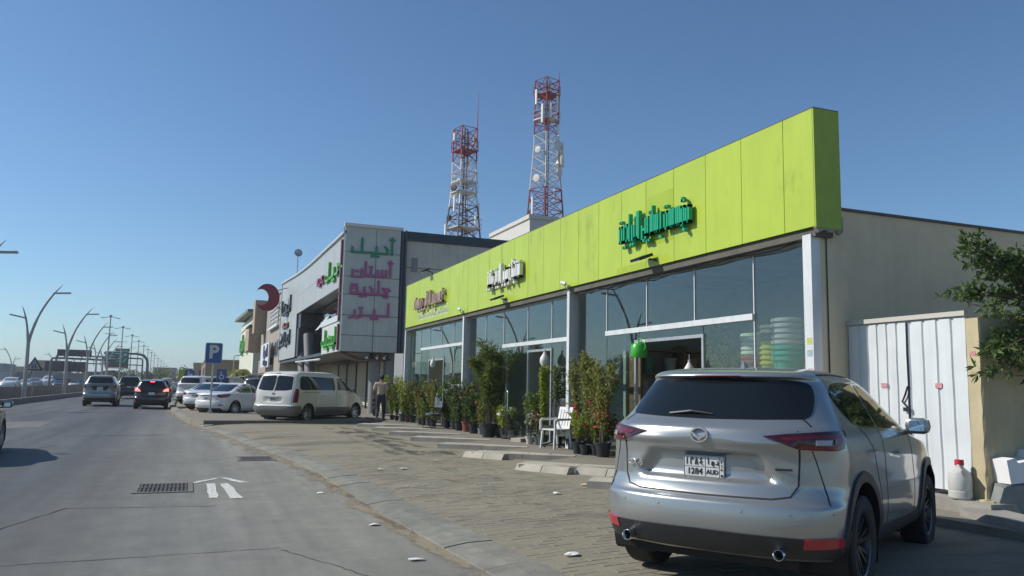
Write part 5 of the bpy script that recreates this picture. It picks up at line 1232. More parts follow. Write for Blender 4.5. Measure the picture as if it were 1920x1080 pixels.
van, VB = vehicle('white_van', 'white passenger van with grey bumper parked angled before the shops', 'van', (2.859, 30.913, .764, .12, 0), VAN, van_white, (.97, 4.17), .335,
    dict(nr=3.4, nf=2.4, barrel=.025, Rw=.40, n=(20, 48, 14), step=.08, disp=lambda dx, y, z: (.035*sstep(z, .74, .78)*(1-sstep(z, .92, .95))*(1-sstep(abs(y), .36, .42)) if dx < .1 else 0),
    panes=[('rear_window', [(.76, 1.22), (.70, 1.70), (.03, 1.74), (.03, 1.17), (.5, 1.18)], 'rear'), ('rear_window', [(-.76, 1.22), (-.5, 1.18), (-.03, 1.17), (-.03, 1.74), (-.70, 1.70)], 'rear'), ('side_window', [(.42, 1.25), (.55, 1.21), (2.62, 1.21), (2.66, 1.30), (2.6, 1.69), (.60, 1.72), (.47, 1.62)], 'side'), ('front_side_window', [(2.80, 1.22), (3.86, 1.20), (3.55, 1.50), (3.25, 1.66), (2.82, 1.69)], 'side'), ('windscreen', [(-.8, 1.24), (.8, 1.24), (.72, 1.72), (-.72, 1.72)], 'front')],
    patches=[('bumper', [(-.90, .28), (.90, .28), (.92, .62), (-.92, .62)], 'rear', 'bumper_grey', .014), ('bumper_corner', [(.80, .30), (1.35, .28), (1.35, .5), (1.3, .62), (.80, .62)], 'wrap', 'bumper_grey', .012), ('sill_trim', [(1.42, .30), (3.72, .30), (3.72, .56), (1.42, .58)], 'side', 'bumper_grey', .010), ('tail_light', [(.86, .74), (1.06, .76), (1.10, 1.0), (1.04, 1.24), (.90, 1.26), (.87, 1.0)], 'wrap', 'lens_red', .014)],
    strips=[('door_seam', [(2.70, 1.72), (2.72, 1.2), (2.72, .34)], .012, 'side', 'seam'), ('door_seam', [(1.62, 1.2), (1.65, .6)], .010, 'side', 'seam'), ('door_seam', [(3.95, 1.15), (3.92, .6)], .010, 'side', 'seam'), ('slide_rail', [(.55, 1.12), (1.6, 1.12)], .014, 'side', 'seam'), ('tailgate_seam', [(-.80, .66), (-.82, 1.2), (-.72, 1.76), (0, 1.80), (.72, 1.76), (.82, 1.2), (.80, .66)], .010, 'rear', 'seam')],
    mirror=(3.72, 1.08, 1.22), mirror_mat=MATS['black_plastic'], handles=[(1.75, 1.0), (2.85, 1.0)], plate=(0, .85, .34, .15), rim=MATS['rim_silver'], spokes=7, style='single', wheel_y=.80))
vp = VB.point('rear', 0, 1.06); mb = MB()
for k in range(20):
    a0, a1 = 2*math.pi*k/20, 2*math.pi*(k+1)/20; mb.prism([(vp.x+.01, r*math.cos(a), 1.06+r*.6*math.sin(a)) for r, a in ((.055, a0), (.07, a0), (.07, a1), (.055, a1))], (-.025, 0, 0))
mb.prism([(vp.x+.01, y, z) for y, z in ((.03, 1.09), (.02, 1.09), (-.005, 1.03), (.005, 1.03))], (-.025, 0, 0)); mb.prism([(vp.x+.01, y, z) for y, z in ((-.01, 1.09), (-.02, 1.09), (-.04, 1.03), (-.03, 1.03))], (-.025, 0, 0)); mb.build('emblem', MATS['chrome'], van, fix=True)
HB2 = VB; VB.patch('brake_light', [(-.1, 1.80), (.1, 1.80), (.1, 1.82), (-.1, 1.82)], MATS['lens_red'], van, 'rear', -1, .006)
MB().tube([VB.point('rear', .02, 1.18)+Vector((-.03, 0, 0)), VB.point('rear', -.03, 1.68)+Vector((-.03, 0, 0))], .012).build('wiper', MATS['black_plastic'], van)
# underbody bits and roof aerial omitted; door pull on the tailgate
MB().box((VB.point('rear', 0, .96).x-.012, 0, .965), (.03, .5, .035)).build('tailgate_pull', van_white, van)

# ------------------------------------------------------------------ sedans
car_white = mat('car_white', (.70, .70, .70), .25, 0, coat=.8)
SED = [(.20, .22, 4.1, .74, .25, .5), (.32, .06, 4.28, .83, .32, .6), (.48, .0, 4.37, .85, .36, .65), (.62, .01, 4.37, .852, .38, .7), (.66, .035, 4.36, .85, .38, .7), (.78, .04, 4.25, .848, .40, .75), (.90, .03, 3.75, .84, .40, .7), (.96, .06, 3.35, .825, .40, .6), (.99, .20, 3.22, .81, .38, .5), (1.02, .52, 3.12, .79, .36, .5), (1.08, .74, 3.0, .76, .36, .45), (1.2, 1.02, 2.78, .71, .34, .42), (1.32, 1.30, 2.55, .65, .3, .4), (1.39, 1.52, 2.36, .59, .26, .35), (1.43, 1.75, 2.2, .48, .2, .25), (1.45, 1.9, 2.1, .2, .1, .1)]
SP = [('rear_window', [(-.60, 1.05), (.60, 1.05), (.50, 1.37), (-.50, 1.37)], 'rear'), ('rear_side_window', [(1.02, 1.08), (1.20, 1.00), (2.02, 1.0), (2.0, 1.37), (1.65, 1.38), (1.25, 1.26)], 'side'), ('front_side_window', [(2.08, 1.0), (2.98, .98), (2.75, 1.15), (2.40, 1.33), (2.06, 1.375)], 'side'), ('windscreen', [(-.66, 1.03), (.66, 1.03), (.54, 1.37), (-.54, 1.37)], 'front')]
SPT = [('tail_light', [(.52, .90), (.75, .92), (1.12, .95), (1.20, .90), (1.0, .80), (.72, .78), (.56, .82)], 'wrap', 'lens_red', .012), ('reflector', [(.62, .44), (.86, .45), (.84, .49), (.64, .49)], 'wrap', 'lens_red', .010), ('lower_bumper', [(-.7, .21), (.7, .21), (.7, .33), (-.7, .33)], 'rear', 'black_plastic', .008)]
SST = [('boot_seam', [(-.58, .97), (-.56, .72), (-.45, .66), (.45, .66), (.56, .72), (.58, .97)], .009, 'rear', 'seam'), ('door_seam', [(2.04, 1.0), (2.06, .30)], .008, 'side', 'seam'), ('door_seam', [(1.25, 1.0), (1.35, .7), (1.48, .4)], .008, 'side', 'seam'), ('door_seam', [(3.02, .95), (3.05, .4)], .008, 'side', 'seam'), ('boot_recess', [(-.30, .86), (.30, .86)], .035, 'rear', 'seam')]
def sedan(label, pose, paint, glass=None, group='white cars parked beyond the island', name='white_sedan', det=True, dens=1.0):
    return vehicle(name, label, 'car', pose, SED, paint, (.95, 3.52), .315, dict(nr=2.5, barrel=.045, Rw=.37, n=(18, 44, 14) if det else (10, 26, 10), dens=dens, step=.08 if det else .14, panes=SP, patches=SPT, strips=SST if det else [], mirror=(2.80, .98, 1.0), handles=[(1.35, .88), (2.2, .87)] if det else [], plate=(0, .76, .32, .12), spokes=9, style='single', tyre_w=.19, wheel_y=.735, seg=24 if det else 14), group)
sedan('white saloon car parked behind the blue parking sign, nearest the van', (.72, 37.95, .752, .10, 0), car_white)
sedan('white saloon car just beyond the one behind the parking sign', (.25, 44.6, .62, .10, 0), car_white, dens=.7)
sedan('white saloon car third back, its boot nearest the road edge', (.25, 49.8, .56, .10, 0), car_white, det=False, dens=.6)

# ------------------------------------------------------------------ SUVs in traffic and parked farther on
def suv_rows(L, w_, h, box=0.0):
    sx, sy, sz = L/4.55, w_/.925, h/1.66; rows = []
    for (z, xr, xf, ww, Rr, Rf) in SUV:
        xr2 = xr*(1-box) if z > 1.15 else xr
        rows.append((z*sz, xr2*sx, xf*sx, ww*sy, Rr*(1-.45*box), Rf))
    return rows
def suv(name, label, pose, paint, L, w_, h, box=0.0, lit=False, group=None, glass='car_glass', plate=True, dark_low=True, spare=False, det=True, roof_rail=False, lens='lens_red', tall=False):
    sx, sy, sz = L/4.55, w_/.925, h/1.66; P2 = lambda q, ax: [((a*(sx if ax else sy)), b*sz) for a, b in q]
    lq = [(.60, 1.0), (.98, 1.02), (1.02, 1.16), (.80, 1.15), (.66, 1.10)] if not tall else [(.78, .98), (.98, .98), (1.0, 1.22), (.82, 1.22)]
    root, B = vehicle(name, label, 'car', pose, suv_rows(L, w_, h, box), paint, (.93*sx, 3.63*sx), .36*sz, dict(nr=2.35+box*1.4, barrel=.03, dens=.8 if det else .5, n=(16, 34, 12) if det else (9, 22, 9), Rw=.44*sz, step=.1 if det else .18, glass=MATS[glass],
        panes=[('rear_window', P2([(-.68, 1.225), (.68, 1.225), (.58, 1.52), (-.58, 1.52)], 0), 'rear'), ('rear_side_window', P2([(.80, 1.40), (.95, 1.22), (1.62, 1.2), (1.6, 1.53), (.95, 1.52)], 1), 'side'), ('front_side_window', P2([(1.68, 1.2), (2.72, 1.16), (2.3, 1.42), (1.95, 1.53), (1.66, 1.535)], 1), 'side'), ('windscreen', P2([(-.68, 1.2), (.68, 1.2), (.58, 1.52), (-.58, 1.52)], 0), 'front')],
        patches=([('lower_cladding', P2([(-.85, .315), (.85, .315), (.85, .44), (-.85, .44)], 0), 'rear', 'black_plastic', .010)] if dark_low else [])+[('tail_light', P2(lq, 0), 'wrap', 'lamp_lit' if lit else lens, .012)],
        strips=[], mirror=(2.62*sx, w_*1.08, 1.19*sz), plate=(0, .88*sz, .33, .14) if plate else None, plate_mark=False, tyre_w=.22, wheel_y=.80*sy, seg=18), group)
    if spare:
        c = B.point('rear', 0, .95*sz); mb = MB(); mb.lathe([(0, .12), (.30, .12), (.36, .06), (.36, -.05)], 24, (c.x-.02, 0, .98*sz), Matrix.Rotation(R(-90), 3, 'Y')); mb.build('spare_wheel_cover', paint, root, smooth=30)
    if lit: B.patch('brake_light', P2([(-.12, 1.545), (.12, 1.545), (.12, 1.56), (-.12, 1.56)], 0), MATS['lamp_lit'], root, 'rear', -1, .012)
    if roof_rail:
        for sg in (-1, 1): MB().tube([(.9*sx, sg*.58*sy, 1.62*sz), (1.0*sx, sg*.56*sy, 1.69*sz), (2.1*sx, sg*.55*sy, 1.69*sz), (2.2*sx, sg*.55*sy, 1.62*sz)], .02).build('roof_rail', MATS['black_plastic'], root)
    return root, B
paj = mat('beige_silver', (.33, .34, .33), .3, .5, coat=.8); navy = mat('dark_blue_paint', (.018, .024, .038), .25, .3, coat=.8); blackp = mat('black_paint', (.010, .012, .018), .22, .2, coat=.9); greyp = mat('grey_paint', (.12, .13, .135), .3, .5, coat=.8)
PR, PB = suv('silver_off_roader', 'silver boxy off-roader driving ahead in the left lane', (-4.9, 53.5, -.02, 0, 0), paj, 4.8, .93, 1.86, .45, group=None, glass='glass_blue', roof_rail=True, tall=True, lens='lens_deep')
PB.patch('rear_garnish', [(-.34, .95), (.34, .95), (.50, 1.20), (-.50, 1.20)], MATS['black_plastic'], PR, 'rear', -1, .014, step=.1); MB().box((PB.point('rear', 0, 1.08).x-.03, 0, 1.08), (.012, .34, .15)).build('number_plate', MATS['plate_white'], PR)
suv('dark_suv', 'dark blue boxy SUV driving ahead between the silver off-roader and the black car', (-4.75, 76, -.02, 0, 0), navy, 5.0, .97, 1.92, .5, tall=True, lens='lens_deep')
suv('black_hatchback', 'black hatchback ahead with its red brake lights lit', (-1.90, 48.9, -.02, 0, 0), blackp, 4.4, .90, 1.63, .1, lit=True)
suv('grey_suv', 'grey SUV just in front of the black hatchback', (-2.1, 66, -.02, 0, 0), greyp, 4.7, .93, 1.72, .2, det=False, group=None)
suv('grey_car', 'grey car farther up the right lane beyond the grey SUV', (-2.4, 88, -.02, 0, 0), mat('mid_grey_paint', (.2, .2, .19), .3, .4, coat=.8), 4.6, .92, 1.7, .2, det=False)
suv('dark_pickup', 'dark vehicle in the distance beside the distant white van', (-3.0, 112, -.02, 0, 0), navy, 4.8, .93, 1.8, .3, det=False)
suv('distant_white_van', 'small white van far up the road near the trees', (-3.2, 135, -.02, 0, 0), car_white, 4.8, .95, 2.1, .5, det=False)
sedan('pale blue car facing us far up the service road', (-1.6, 118, math.pi, 0, 0), mat('pale_blue_paint', (.35, .40, .45), .3, .4, coat=.8), name='oncoming_car', group=None, det=False, dens=.5)
suv('white_suv', 'white SUV parked at the far end of the row of white cars', (-.1, 56.5, .50, .10, 0), car_white, 4.9, .96, 1.86, .4, tall=True)
suv('blue_suv', 'dark blue SUV parked behind the row of white cars', (1.6, 57.5, .62, .10, 0), navy, 4.9, .96, 1.84, .4, det=False)
suv('black_suv', 'black SUV parked farthest in, roof just seen over the white saloon', (3.4, 52.0, .70, .10, 0), blackp, 5.0, .97, 1.78, .4, det=False)
# grey car alongside at the left edge
sedan('dark grey car alongside at the left edge with only its front corner in view', (-4.47, 17.05, -.02, 0, 0), mat('slate_paint', (.045, .05, .054), .28, .6, coat=.9), name='grey_sedan', group=None)
# traffic on the far carriageway, heading towards us
FC = [(-22.7, 130, 'white_pickup', 'white pickup with dark windscreen, leftmost vehicle behind the concrete wall', 1), (-22.6, 140, 'white_car', 'white car half hidden by the nearest lamp post behind the wall', 0), (-23.0, 150, 'silver_car', 'silver car behind the warning sign post beyond the wall', 1), (-23.6, 168, 'white_minibus', 'tall white minibus behind the concrete wall', 2), (-20.8, 160, 'dark_car', 'dark car beside the white minibus behind the wall', 0), (-19.6, 170, 'pale_car', 'pale car farther along behind the wall, left of the silver off-roader', 0), (-18.5, 171, 'maroon_car', 'dark red car farthest along behind the wall', 0)]
cols = [car_white, car_white, paj, car_white, navy, car_white, mat('maroon', (.08, .02, .02), .3, coat=.8)]
for (x, y, nm, lb, k), pm in zip(FC, cols):
    if k == 0: sedan(lb, (x, y, math.pi, -.02, 0), pm, name=nm, group=None, det=False, dens=.5)
    else: suv(nm, lb, (x, y, math.pi, -.02, 0), pm, 4.9, .95, 1.75 if k == 1 else 2.2, .4, det=False)
# ------------------------------------------------------------------ clinic building with the tall sign board
clad = mat('grey_cladding', (.42, .44, .435), .42, .15, var=.06, vscale=1.5, streak=.10, pieces=.03); clad2 = mat('board_cladding', (.50, .52, .47), .5, .1, var=.05, vscale=1.5, streak=.15, pieces=.03); clad_d = mat('dark_cladding', (.06, .075, .09), .45, .2, var=.1, vscale=3); clad_g = mat('mid_grey_cladding', (.20, .21, .215), .45, .15, var=.08, vscale=2)
side_m = mat('side_wall_grey', (.54, .52, .44), .9, var=.1, vscale=.8, streak=.15); wmetal = mat('white_metal', (.62, .64, .64), .4, .2); pinkfr = mat('maroon_trim', (.20, .06, .09), .5)
clinic = thing('clinic_building', 'grey metal clad clinic building with sloping top edge and tall sign board', 'building', (6.5, 38, 0))
cx, cy = 6.5, 38.0
def cb(mb, x0, x1, y0, y1, z0, z1): return mb.b2(x0-cx, x1-cx, y0-cy, y1-cy, z0, z1)
# sign board facing us: six rows of two panels
zr = [9.12, 7.91, 6.71, 5.84, 4.85, 3.90, 3.12]
for a, b in zip(zr[:-1], zr[1:]):
    for x0, x1 in ((6.46, 8.0), (8.0, 9.2)): cb(MB(), x0+.015, x1-.015, 38.0, 38.07, b+.015, a-.015).build('sign_panel', clad2, clinic)
cb(MB(), 6.48, 9.16, 38.04, 38.5, 3.10, 9.13).build('board_core', clad_d, clinic)
MB().tube([(6.42-cx, -.02, 9.2), (9.28-cx, -.02, 9.2)], .1, 10).build('board_cap', wmetal, clinic, smooth=True)
mb = MB(); cb(mb, 9.2, 9.58, 38.25, 38.5, 3.2, 9.15); mb.tube([(9.3-cx, .2, 3.0), (9.3-cx, .2, 9.2)], .08); mb.tube([(9.5-cx, .2, 3.0), (9.5-cx, .2, 9.2)], .06); mb.build('service_duct', clad_d, clinic)
# street facade: curved top band in panels, left block, lower sign fascia
ft = [(38, 8.80), (41, 8.80), (44, 8.82), (47, 8.83), (50, 8.85), (53, 8.92), (56, 9.02), (59, 9.16), (62, 9.32), (64.5, 9.44), (66.5, 9.54)]
for (ya, za), (yb_, zb_) in zip(ft[:-1], ft[1:]):
    zlow = 6.28 if ya < 56 else 3.35; splits = [zlow]+([7.5] if ya < 56 else [4.9, 6.4, 7.9])
    for i, z0 in enumerate(splits):
        t0 = splits[i+1] if i+1 < len(splits) else None; mb = MB(); q = [(6.5, ya+.012, z0+.01), (6.5, yb_-.012, z0+.01)]+([(6.5, yb_-.012, t0-.006), (6.5, ya+.012, t0-.006)] if t0 else [(6.5, yb_-.012, zb_), (6.5, ya+.012, za)])
        mb.prism([(x-cx, y-cy, z) for x, y, z in q], (.06, 0, 0)); mb.build('facade_panel', clad, clinic, fix=True)
mb = MB(); cb(mb, 6.56, 9.6, 38.5, 66.4, 6.3, 8.7); mb.prism([(p[0]-cx, p[1]-cy, p[2]) for p in ((6.56, 56.1, 3.37), (6.56, 66.4, 3.37), (6.56, 66.4, 6.3), (6.56, 56.1, 6.3))], (3, 0, 0)); mb.build('upper_storey', clad_g, clinic, fix=True)
MB().tube([(6.46-cx, y-cy, z+.03) for y, z in ft], .085, 8).build('facade_cap', wmetal, clinic, smooth=True)
mb = MB(); cb(mb, 6.44, 6.56, 66.38, 66.62, 3.3, 9.6); mb.build('end_trim', wmetal, clinic)
# stepped dark return beside the glass
mb = MB(); cb(mb, 6.62, 7.7, 54.6, 56.0, 5.3, 6.27); cb(mb, 6.58, 7.7, 55.1, 56.05, 3.4, 5.28); mb.build('window_return', clad_d, clinic)
gblue = glass_mat('clinic_glass', (.10, .14, .17), .22)
for k in range(6):
    ya = 40.2+k*2.4
    for z0, z1 in ((3.3, 4.75), (4.79, 6.2)): cb(MB(), 7.35+.05*(k % 2), 7.37+.05*(k % 2), ya+.02, ya+2.38, z0, z1).build('window_pane', gblue, clinic)
    cb(MB(), 7.36, 7.46, ya-.03, ya+.03, 3.3, 6.25).build('mullion', clad_g, clinic)
cb(MB(), 7.6, 7.7, 40.0, 55, 3.2, 6.25).build('window_backing', clad_d, clinic)
MB().prism([(7.3-cx, 48.2-cy, 5.5), (7.3-cx, 47.0-cy, 5.5), (6.7-cx, 47.0-cy, 4.7), (6.7-cx, 48.2-cy, 4.7)], (.05, 0, .05)).build('open_window', wmetal, clinic, fix=True)
cb(MB(), 6.45, 7.3, 38.5, 44.3, 4.62, 4.9).build('ledge', wmetal, clinic); cb(MB(), 6.5, 7.3, 38.45, 44.0, 3.15, 4.6).build('sign_fascia', mat('fascia_white', (.52, .55, .54), .5, var=.08, streak=.1), clinic)
mb = MB(); [cb(mb, 6.40, 6.47, 38.5, 38.75, z, z+1.25) for z in (3.2, 4.6, 5.95, 7.3)]; mb.build('neon_strip', pinkfr, clinic)
# ground floor: canopy, shutters, round columns, leaning columns
cb(MB(), 6.6, 9.6, 38.5, 66.3, 3.12, 3.28).build('canopy', clad_d, clinic); cb(MB(), 9.62, 9.8, 38.5, 66.3, 0, 3.1).build('ground_floor_wall', mat('beige_stone', (.36, .31, .24), .85, var=.15, vscale=1.5), clinic)
shut = mat('shutter_beige', (.52, .47, .36), .5, var=.05, streak=.08)
for y0 in (40.2, 43.4, 46.6, 49.8, 53.0, 56.2):
    f = cb(MB(), 9.50, 9.6, y0-.1, y0+.0, .2, 2.95).build('shutter_guide', clad_d, clinic); s_ = cb(MB(), 9.56, 9.61, y0, y0+2.9, .2, 2.9).build('roller_shutter', shut, clinic)
    mb = MB()
    for k in range(22): mb.prism([(9.56-cx, y0-cy+.02, .22+k*.12), (9.56-cx, y0-cy+.02, .32+k*.12), (9.525-cx, y0-cy+.02, .27+k*.12)], (0, 2.86, 0))
    mb.build('slats', shut, s_, kind='stuff')
colm = mat('column_grey', (.22, .22, .21), .6, var=.1, vscale=2)
for x, y in ((8.35, 38.9), (9.05, 38.9)): MB().lathe([(.27, 0), (.27, 3.12)], 20, (x-cx, y-cy, .1)).build('column', colm, clinic, smooth=True)
for y0, y1 in ((50.5, 52.5), (53.5, 56.0)): MB().tube([(7.0-cx, y0-cy, .1), (6.9-cx, y1-cy, 4.7)], .32, 16).build('leaning_column', colm, clinic, smooth=True)
MB().tube([(6.5-cx, 44.2-cy, 2.9), (6.5-cx, 55-cy, 3.0)], .06).build('canopy_lamp_tube', wmetal, clinic)
mb = MB(); mb.prism([(6.5-cx, 38.4-cy, 3.1), (7.4-cx, 38.4-cy, 2.75), (9.0-cx, 38.4-cy, 2.75), (9.0-cx, 38.4-cy, 2.85), (7.5-cx, 38.4-cy, 2.85), (6.7-cx, 38.4-cy, 3.12)], (0, 1.2, 0)); mb.build('lower_canopy', mat('maroon_dark', (.07, .045, .045), .5), clinic, fix=True)
for x in (7.9, 8.4, 8.75): MB().tube([(x-cx, .5, 3.0), (x-cx-.12, .2, 2.86)], .07, 8).build('spotlight', wmetal, clinic)
# side wall with dark coping, and the mural wall under it
cb(MB(), 9.6, 17, 38.5, 38.7, 0, 8.75).build('side_wall', side_m, clinic); cb(MB(), 9.6, 17, 38.42, 38.75, 8.75, 9.22).build('side_coping', mat('blue_coping', (.015, .032, .045), .4), clinic)
for zz in (4.2, 5.9, 7.4): cb(MB(), 9.6, 17, 38.492, 38.4985, zz, zz+.03).build('side_joint', clad_d, clinic)
cb(MB(), 9.9, 10.2, 38.47, 38.499, 7.2, 7.9).build('wall_plate', clad_g, clinic)
mural = mat('painted_wall', (.20, .17, .11), .9, rgb2=(.30, .26, .17), vscale=1.6); cb(MB(), 8.55, 11, 33.6, 33.8, .1, 3.0).build('mural_wall', mural, clinic)
MB().lathe([(.30, .1), (.30, 2.9)], 4, (8.2-cx, 33.0-cy, 0)).build('junction_box', mat('box_white', (.6, .6, .58), .5), clinic)
cb(MB(), 8.6, 17, 33.8, 66.4, 8.55, 8.6).build('roof', conc, clinic) if False else cb(MB(), 9.8, 17, 38.7, 66.4, 8.5, 8.6).build('roof', conc, clinic)
cb(MB(), 16.8, 17, 38.7, 66.4, 0, 8.5).build('rear_wall', side_m, clinic); cb(MB(), 6.6, 17, 66.42, 66.6, 0, 9.0).build('far_wall', side_m, clinic)
# board letters
bt = thing('board_sign', 'four lines of green and pink Arabic letters on the tall grey board', 'sign', (8.95, 38.0, 0))
sg_ = mat('board_green', (.0, .23, .13), .45); sp_ = mat('board_pink', (.42, .085, .24), .45)
for words, zb, h, x0, x1, m_ in ((['alefh', 'dal', 'ya_i', 'kash', 'lam_f'], 7.90, .66, 8.90, 6.72, sg_), (['alefh', 'seen_i', 'noon_m', 'alef_f', 'noon'], 6.80, .62, 8.84, 6.82, sp_), (['jeem_i', 'lam_m', 'dal_f', 'ya_i', 'tam'], 5.92, .60, 8.80, 6.78, sp_), (['lam_i', 'kash', 'ya_m', 'kash', 'zay_f', 'ra'], 4.86, .60, 8.78, 6.80, sp_)):
    arabic(words, (x0-8.95, -.02, zb), (-1, 0, 0), (0, 0, 1), (0, -1, 0), h, .098, .06, m_, bt, (x0-x1)/(word_len(words)*h), 'letter')
def wall_sign(name, label, words, X, y0, y1, zb, h, wt, m_, dep=.12):
    t = thing(name, label, 'sign', (X, y0, zb)); arabic(words, (-dep-.02, 0, 0), (0, 1, 0), (0, 0, 1), (1, 0, 0), h, wt, dep, m_, t, (y1-y0)/(word_len(words)*h)); return t
lgreen = mat('letter_green', (.08, .42, .05), .4); ldark = mat('letter_dark', (.05, .06, .08), .4); lred = mat('letter_red', (.35, .09, .07), .4); lblue = mat('letter_blue', (.05, .08, .22), .4); lpink = mat('letter_pink', (.40, .07, .20), .4)
wall_sign('facade_letters', 'large green Arabic letters high on the clinic street facade', ['dal', 'ya_i', 'kash', 'lam_f'], 6.5, 38.9, 43.4, 7.0, .85, .12, lgreen)
wall_sign('facade_letters', 'small pink Arabic letters high on the clinic facade past the green ones', ['tam', 'ba_i', 'tam'], 6.5, 43.9, 46.2, 7.1, .5, .09, lpink)
wall_sign('facade_letters', 'green Arabic letters on the low white fascia under the ledge', ['lam_i', 'ya_m', 'dal_f', 'ya_i', 'lam_f'], 6.5, 39.0, 43.5, 3.55, .75, .11, lgreen)
wall_sign('facade_letters', 'large dark Arabic letters on the far block of the clinic facade', ['lam_i', 'ya_m', 'noon_m', 'alef_f'], 6.5, 59, 65.5, 6.9, 1.0, .16, ldark)
wall_sign('facade_letters', 'small red letters between the two dark words on the far facade block', ['seen_i', 'tam'], 6.5, 60.0, 64, 5.75, .5, .12, lred)
wall_sign('facade_letters', 'dark Arabic word lowest on the far block of the clinic facade', ['lam_i', 'ta_m', 'ba_i', 'alef', 'lam_i', 'kaf_i', 'ra_f'], 6.5, 58.6, 66.2, 4.5, .85, .14, ldark)
# red crescent
cr = thing('crescent_sign', 'dark red crescent sign mounted on the end of the clinic facade', 'sign', (5.0, 62, 7.92)); crm = mat('crescent_red', (.24, .02, .04), .4)
oc = [(1.02*math.cos(a), 1.02*math.sin(a)) for a in [R(-153)+R(306)*i/40 for i in range(41)]]; x_, y_ = oc[-1]; c2 = (-.51, 0); r2 = math.hypot(x_-c2[0], y_); a1 = math.atan2(y_, x_-c2[0])
ic = [(c2[0]+r2*math.cos(a1-(2*a1)*i/36), r2*math.sin(a1-(2*a1)*i/36)) for i in range(1, 36)]
vs = [(x*.86, -.15, z) for x, z in oc+ic]; N_ = len(vs); vs += [(x, .15, z) for x, _, z in vs]; fs = []
import itertools
oi = list(range(41)); ii = list(range(75, 40, -1)); 
innr = [0]+ii+[40]
fr_ = []
for k in range(40):
    j0 = min(36, round(k*36/40)); j1 = min(36, round((k+1)*36/40)); a = oi[k]; b = oi[k+1]; c = innr[j1]; d = innr[j0]; f = []
    for q in (a, b, c, d):
        if q not in f: f.append(q)
    if len(f) > 2: fr_.append(tuple(f))
fs = fr_+[tuple(q+N_ for q in reversed(f)) for f in fr_]+[(i, (i+1) % N_, N_+(i+1) % N_, N_+i) for i in range(N_)]
MB().add(vs, fs).build('crescent', crm, cr, fix=True); mb = MB(); mb.tube([(.6, 0, .55), (1.5, .8, .9)], .03); mb.tube([(.6, 0, -.55), (1.5, .8, -1.0)], .03); mb.build('bracket', wire_black, cr)
bl = thing('roof_light', 'small round dish on a pole above the clinic roof edge', 'antenna', (6.9, 60.5, 9.1)); MB().tube([(0, 0, 0), (0, 0, 2.0)], .035).build('pole', steel, bl); MB().lathe([(0, -.05), (.22, 0), (.3, .14), (.2, .1), (0, .02)], 14, (0, 0, 2.1), Matrix.Rotation(R(80), 3, 'X')).build('dish', steel, bl, smooth=True)

# ------------------------------------------------------------------ buildings beyond
def windowed(name, label, x0, x1, y0, y1, h, m, wins=(), part='wall', roof=None):
    t = thing(name, label, 'building', (x0, y0, 0)); MB().b2(0, x1-x0, 0, y1-y0, -.05, h).build(part, m, t)
    MB().b2(-.1, x1-x0+.1, -.1, y1-y0+.1, h+.003, h+.25).build('parapet', roof or m, t)
    wm = mat('far_window', (.03, .04, .05), .15); fm = mat('window_frame', (.3, .3, .3), .5)
    for face, u0, u1, z0, z1 in wins:
        f = MB(); g = MB()
        if face == 'street': f.b2(-.05, .0, u0, u1, z0, z1); g.b2(-.07, -.052, u0+.08, u1-.08, z0+.08, z1-.08)
        elif face == 'near': f.b2(u0, u1, -.05, 0, z0, z1); g.b2(u0+.08, u1-.08, -.07, -.052, z0+.08, z1-.08)
        else: f.b2(x1-x0, x1-x0+.05, u0, u1, z0, z1); g.b2(x1-x0+.052, x1-x0+.07, u0+.08, u1-.08, z0+.08, z1-.08)
        fo = f.build('window', fm, t); g.build('pane', wm, fo)
    return t
pinkw = mat('pinkish_render', (.34, .30, .26), .9, var=.1, vscale=.6, streak=.1); tan = mat('tan_box', (.36, .28, .20), .7, var=.1, vscale=2); creamw = mat('cream_wall', (.60, .62, .52), .9, var=.06, vscale=.7, streak=.08); brown = mat('brown_wall', (.235, .18, .125), .9, var=.12, vscale=.5, streak=.1)
b = windowed('office_building', 'pinkish grey office building with lattice screen and box balconies past the clinic', 6.6, 18, 66.8, 88, 9.0, pinkw, [('street', 1.5, 4.2, 3.8, 5.2), ('street', 6, 8.8, 3.8, 5.2), ('street', 12, 15, 3.6, 5.4), ('street', 2, 4, .3, 2.6), ('street', 6, 9, .3, 2.6)])
lat = MB()
for i in range(9): lat.b2(-.18, -.10, 1.5+i*.9, 1.62+i*.9, 6.5, 8.4)
for k in range(6): lat.b2(-.16, -.12, 1.5, 8.8, 6.5+k*.36, 6.6+k*.36)
lat.build('lattice_screen', white_paint, b, kind='stuff'); MB().b2(-.3, -.05, 1.0, 9.4, 6.28, 6.44).build('ledge', white_paint, b); MB().b2(-1.1, -.002, 14.5, 17, 6.4, 9.6).build('box_balcony', tan, b)
MB().b2(-.42, -.003, 5.5, 9.5, 2.95, 3.15).build('awning', white_paint, b)
bb = thing('box_balcony', 'tan box shaped balcony sticking out above the blue sign', 'balcony', (5.4, 87, 0)); mb = MB(); mb.prism([(0, 0, 4.9), (0, 0, 7.2), (1.2, 0, 7.4), (1.2, 0, 4.8)], (0, 5.5, 0)); mb.build('box', tan, bb, fix=True); MB().b2(-.03, 1.2, -.03, 5.53, 7.42, 7.55).build('cap', wire_black, bb)
sgb = thing('blue_sign', 'white sign panel with blue lettering on the pinkish building', 'sign', (6.5, 72.5, 3.0)); MB().b2(-.35, -.22, -.8, 7.2, .0, 2.1).build('panel', white_paint, sgb)
arabic(['lam_i', 'noon_m', 'seen_m', 'ya_m', 'alef_f'], (-.46, -.2, 1.0), (0, 1, 0), (0, 0, 1), (1, 0, 0), .85, .16, .1, lblue, sgb, 2.6); arabic(['seen_i', 'ya_m', 'noon_m', 'tam'], (-.46, 0, .22), (0, 1, 0), (0, 0, 1), (1, 0, 0), .5, .12, .1, lblue, sgb, 4.0)
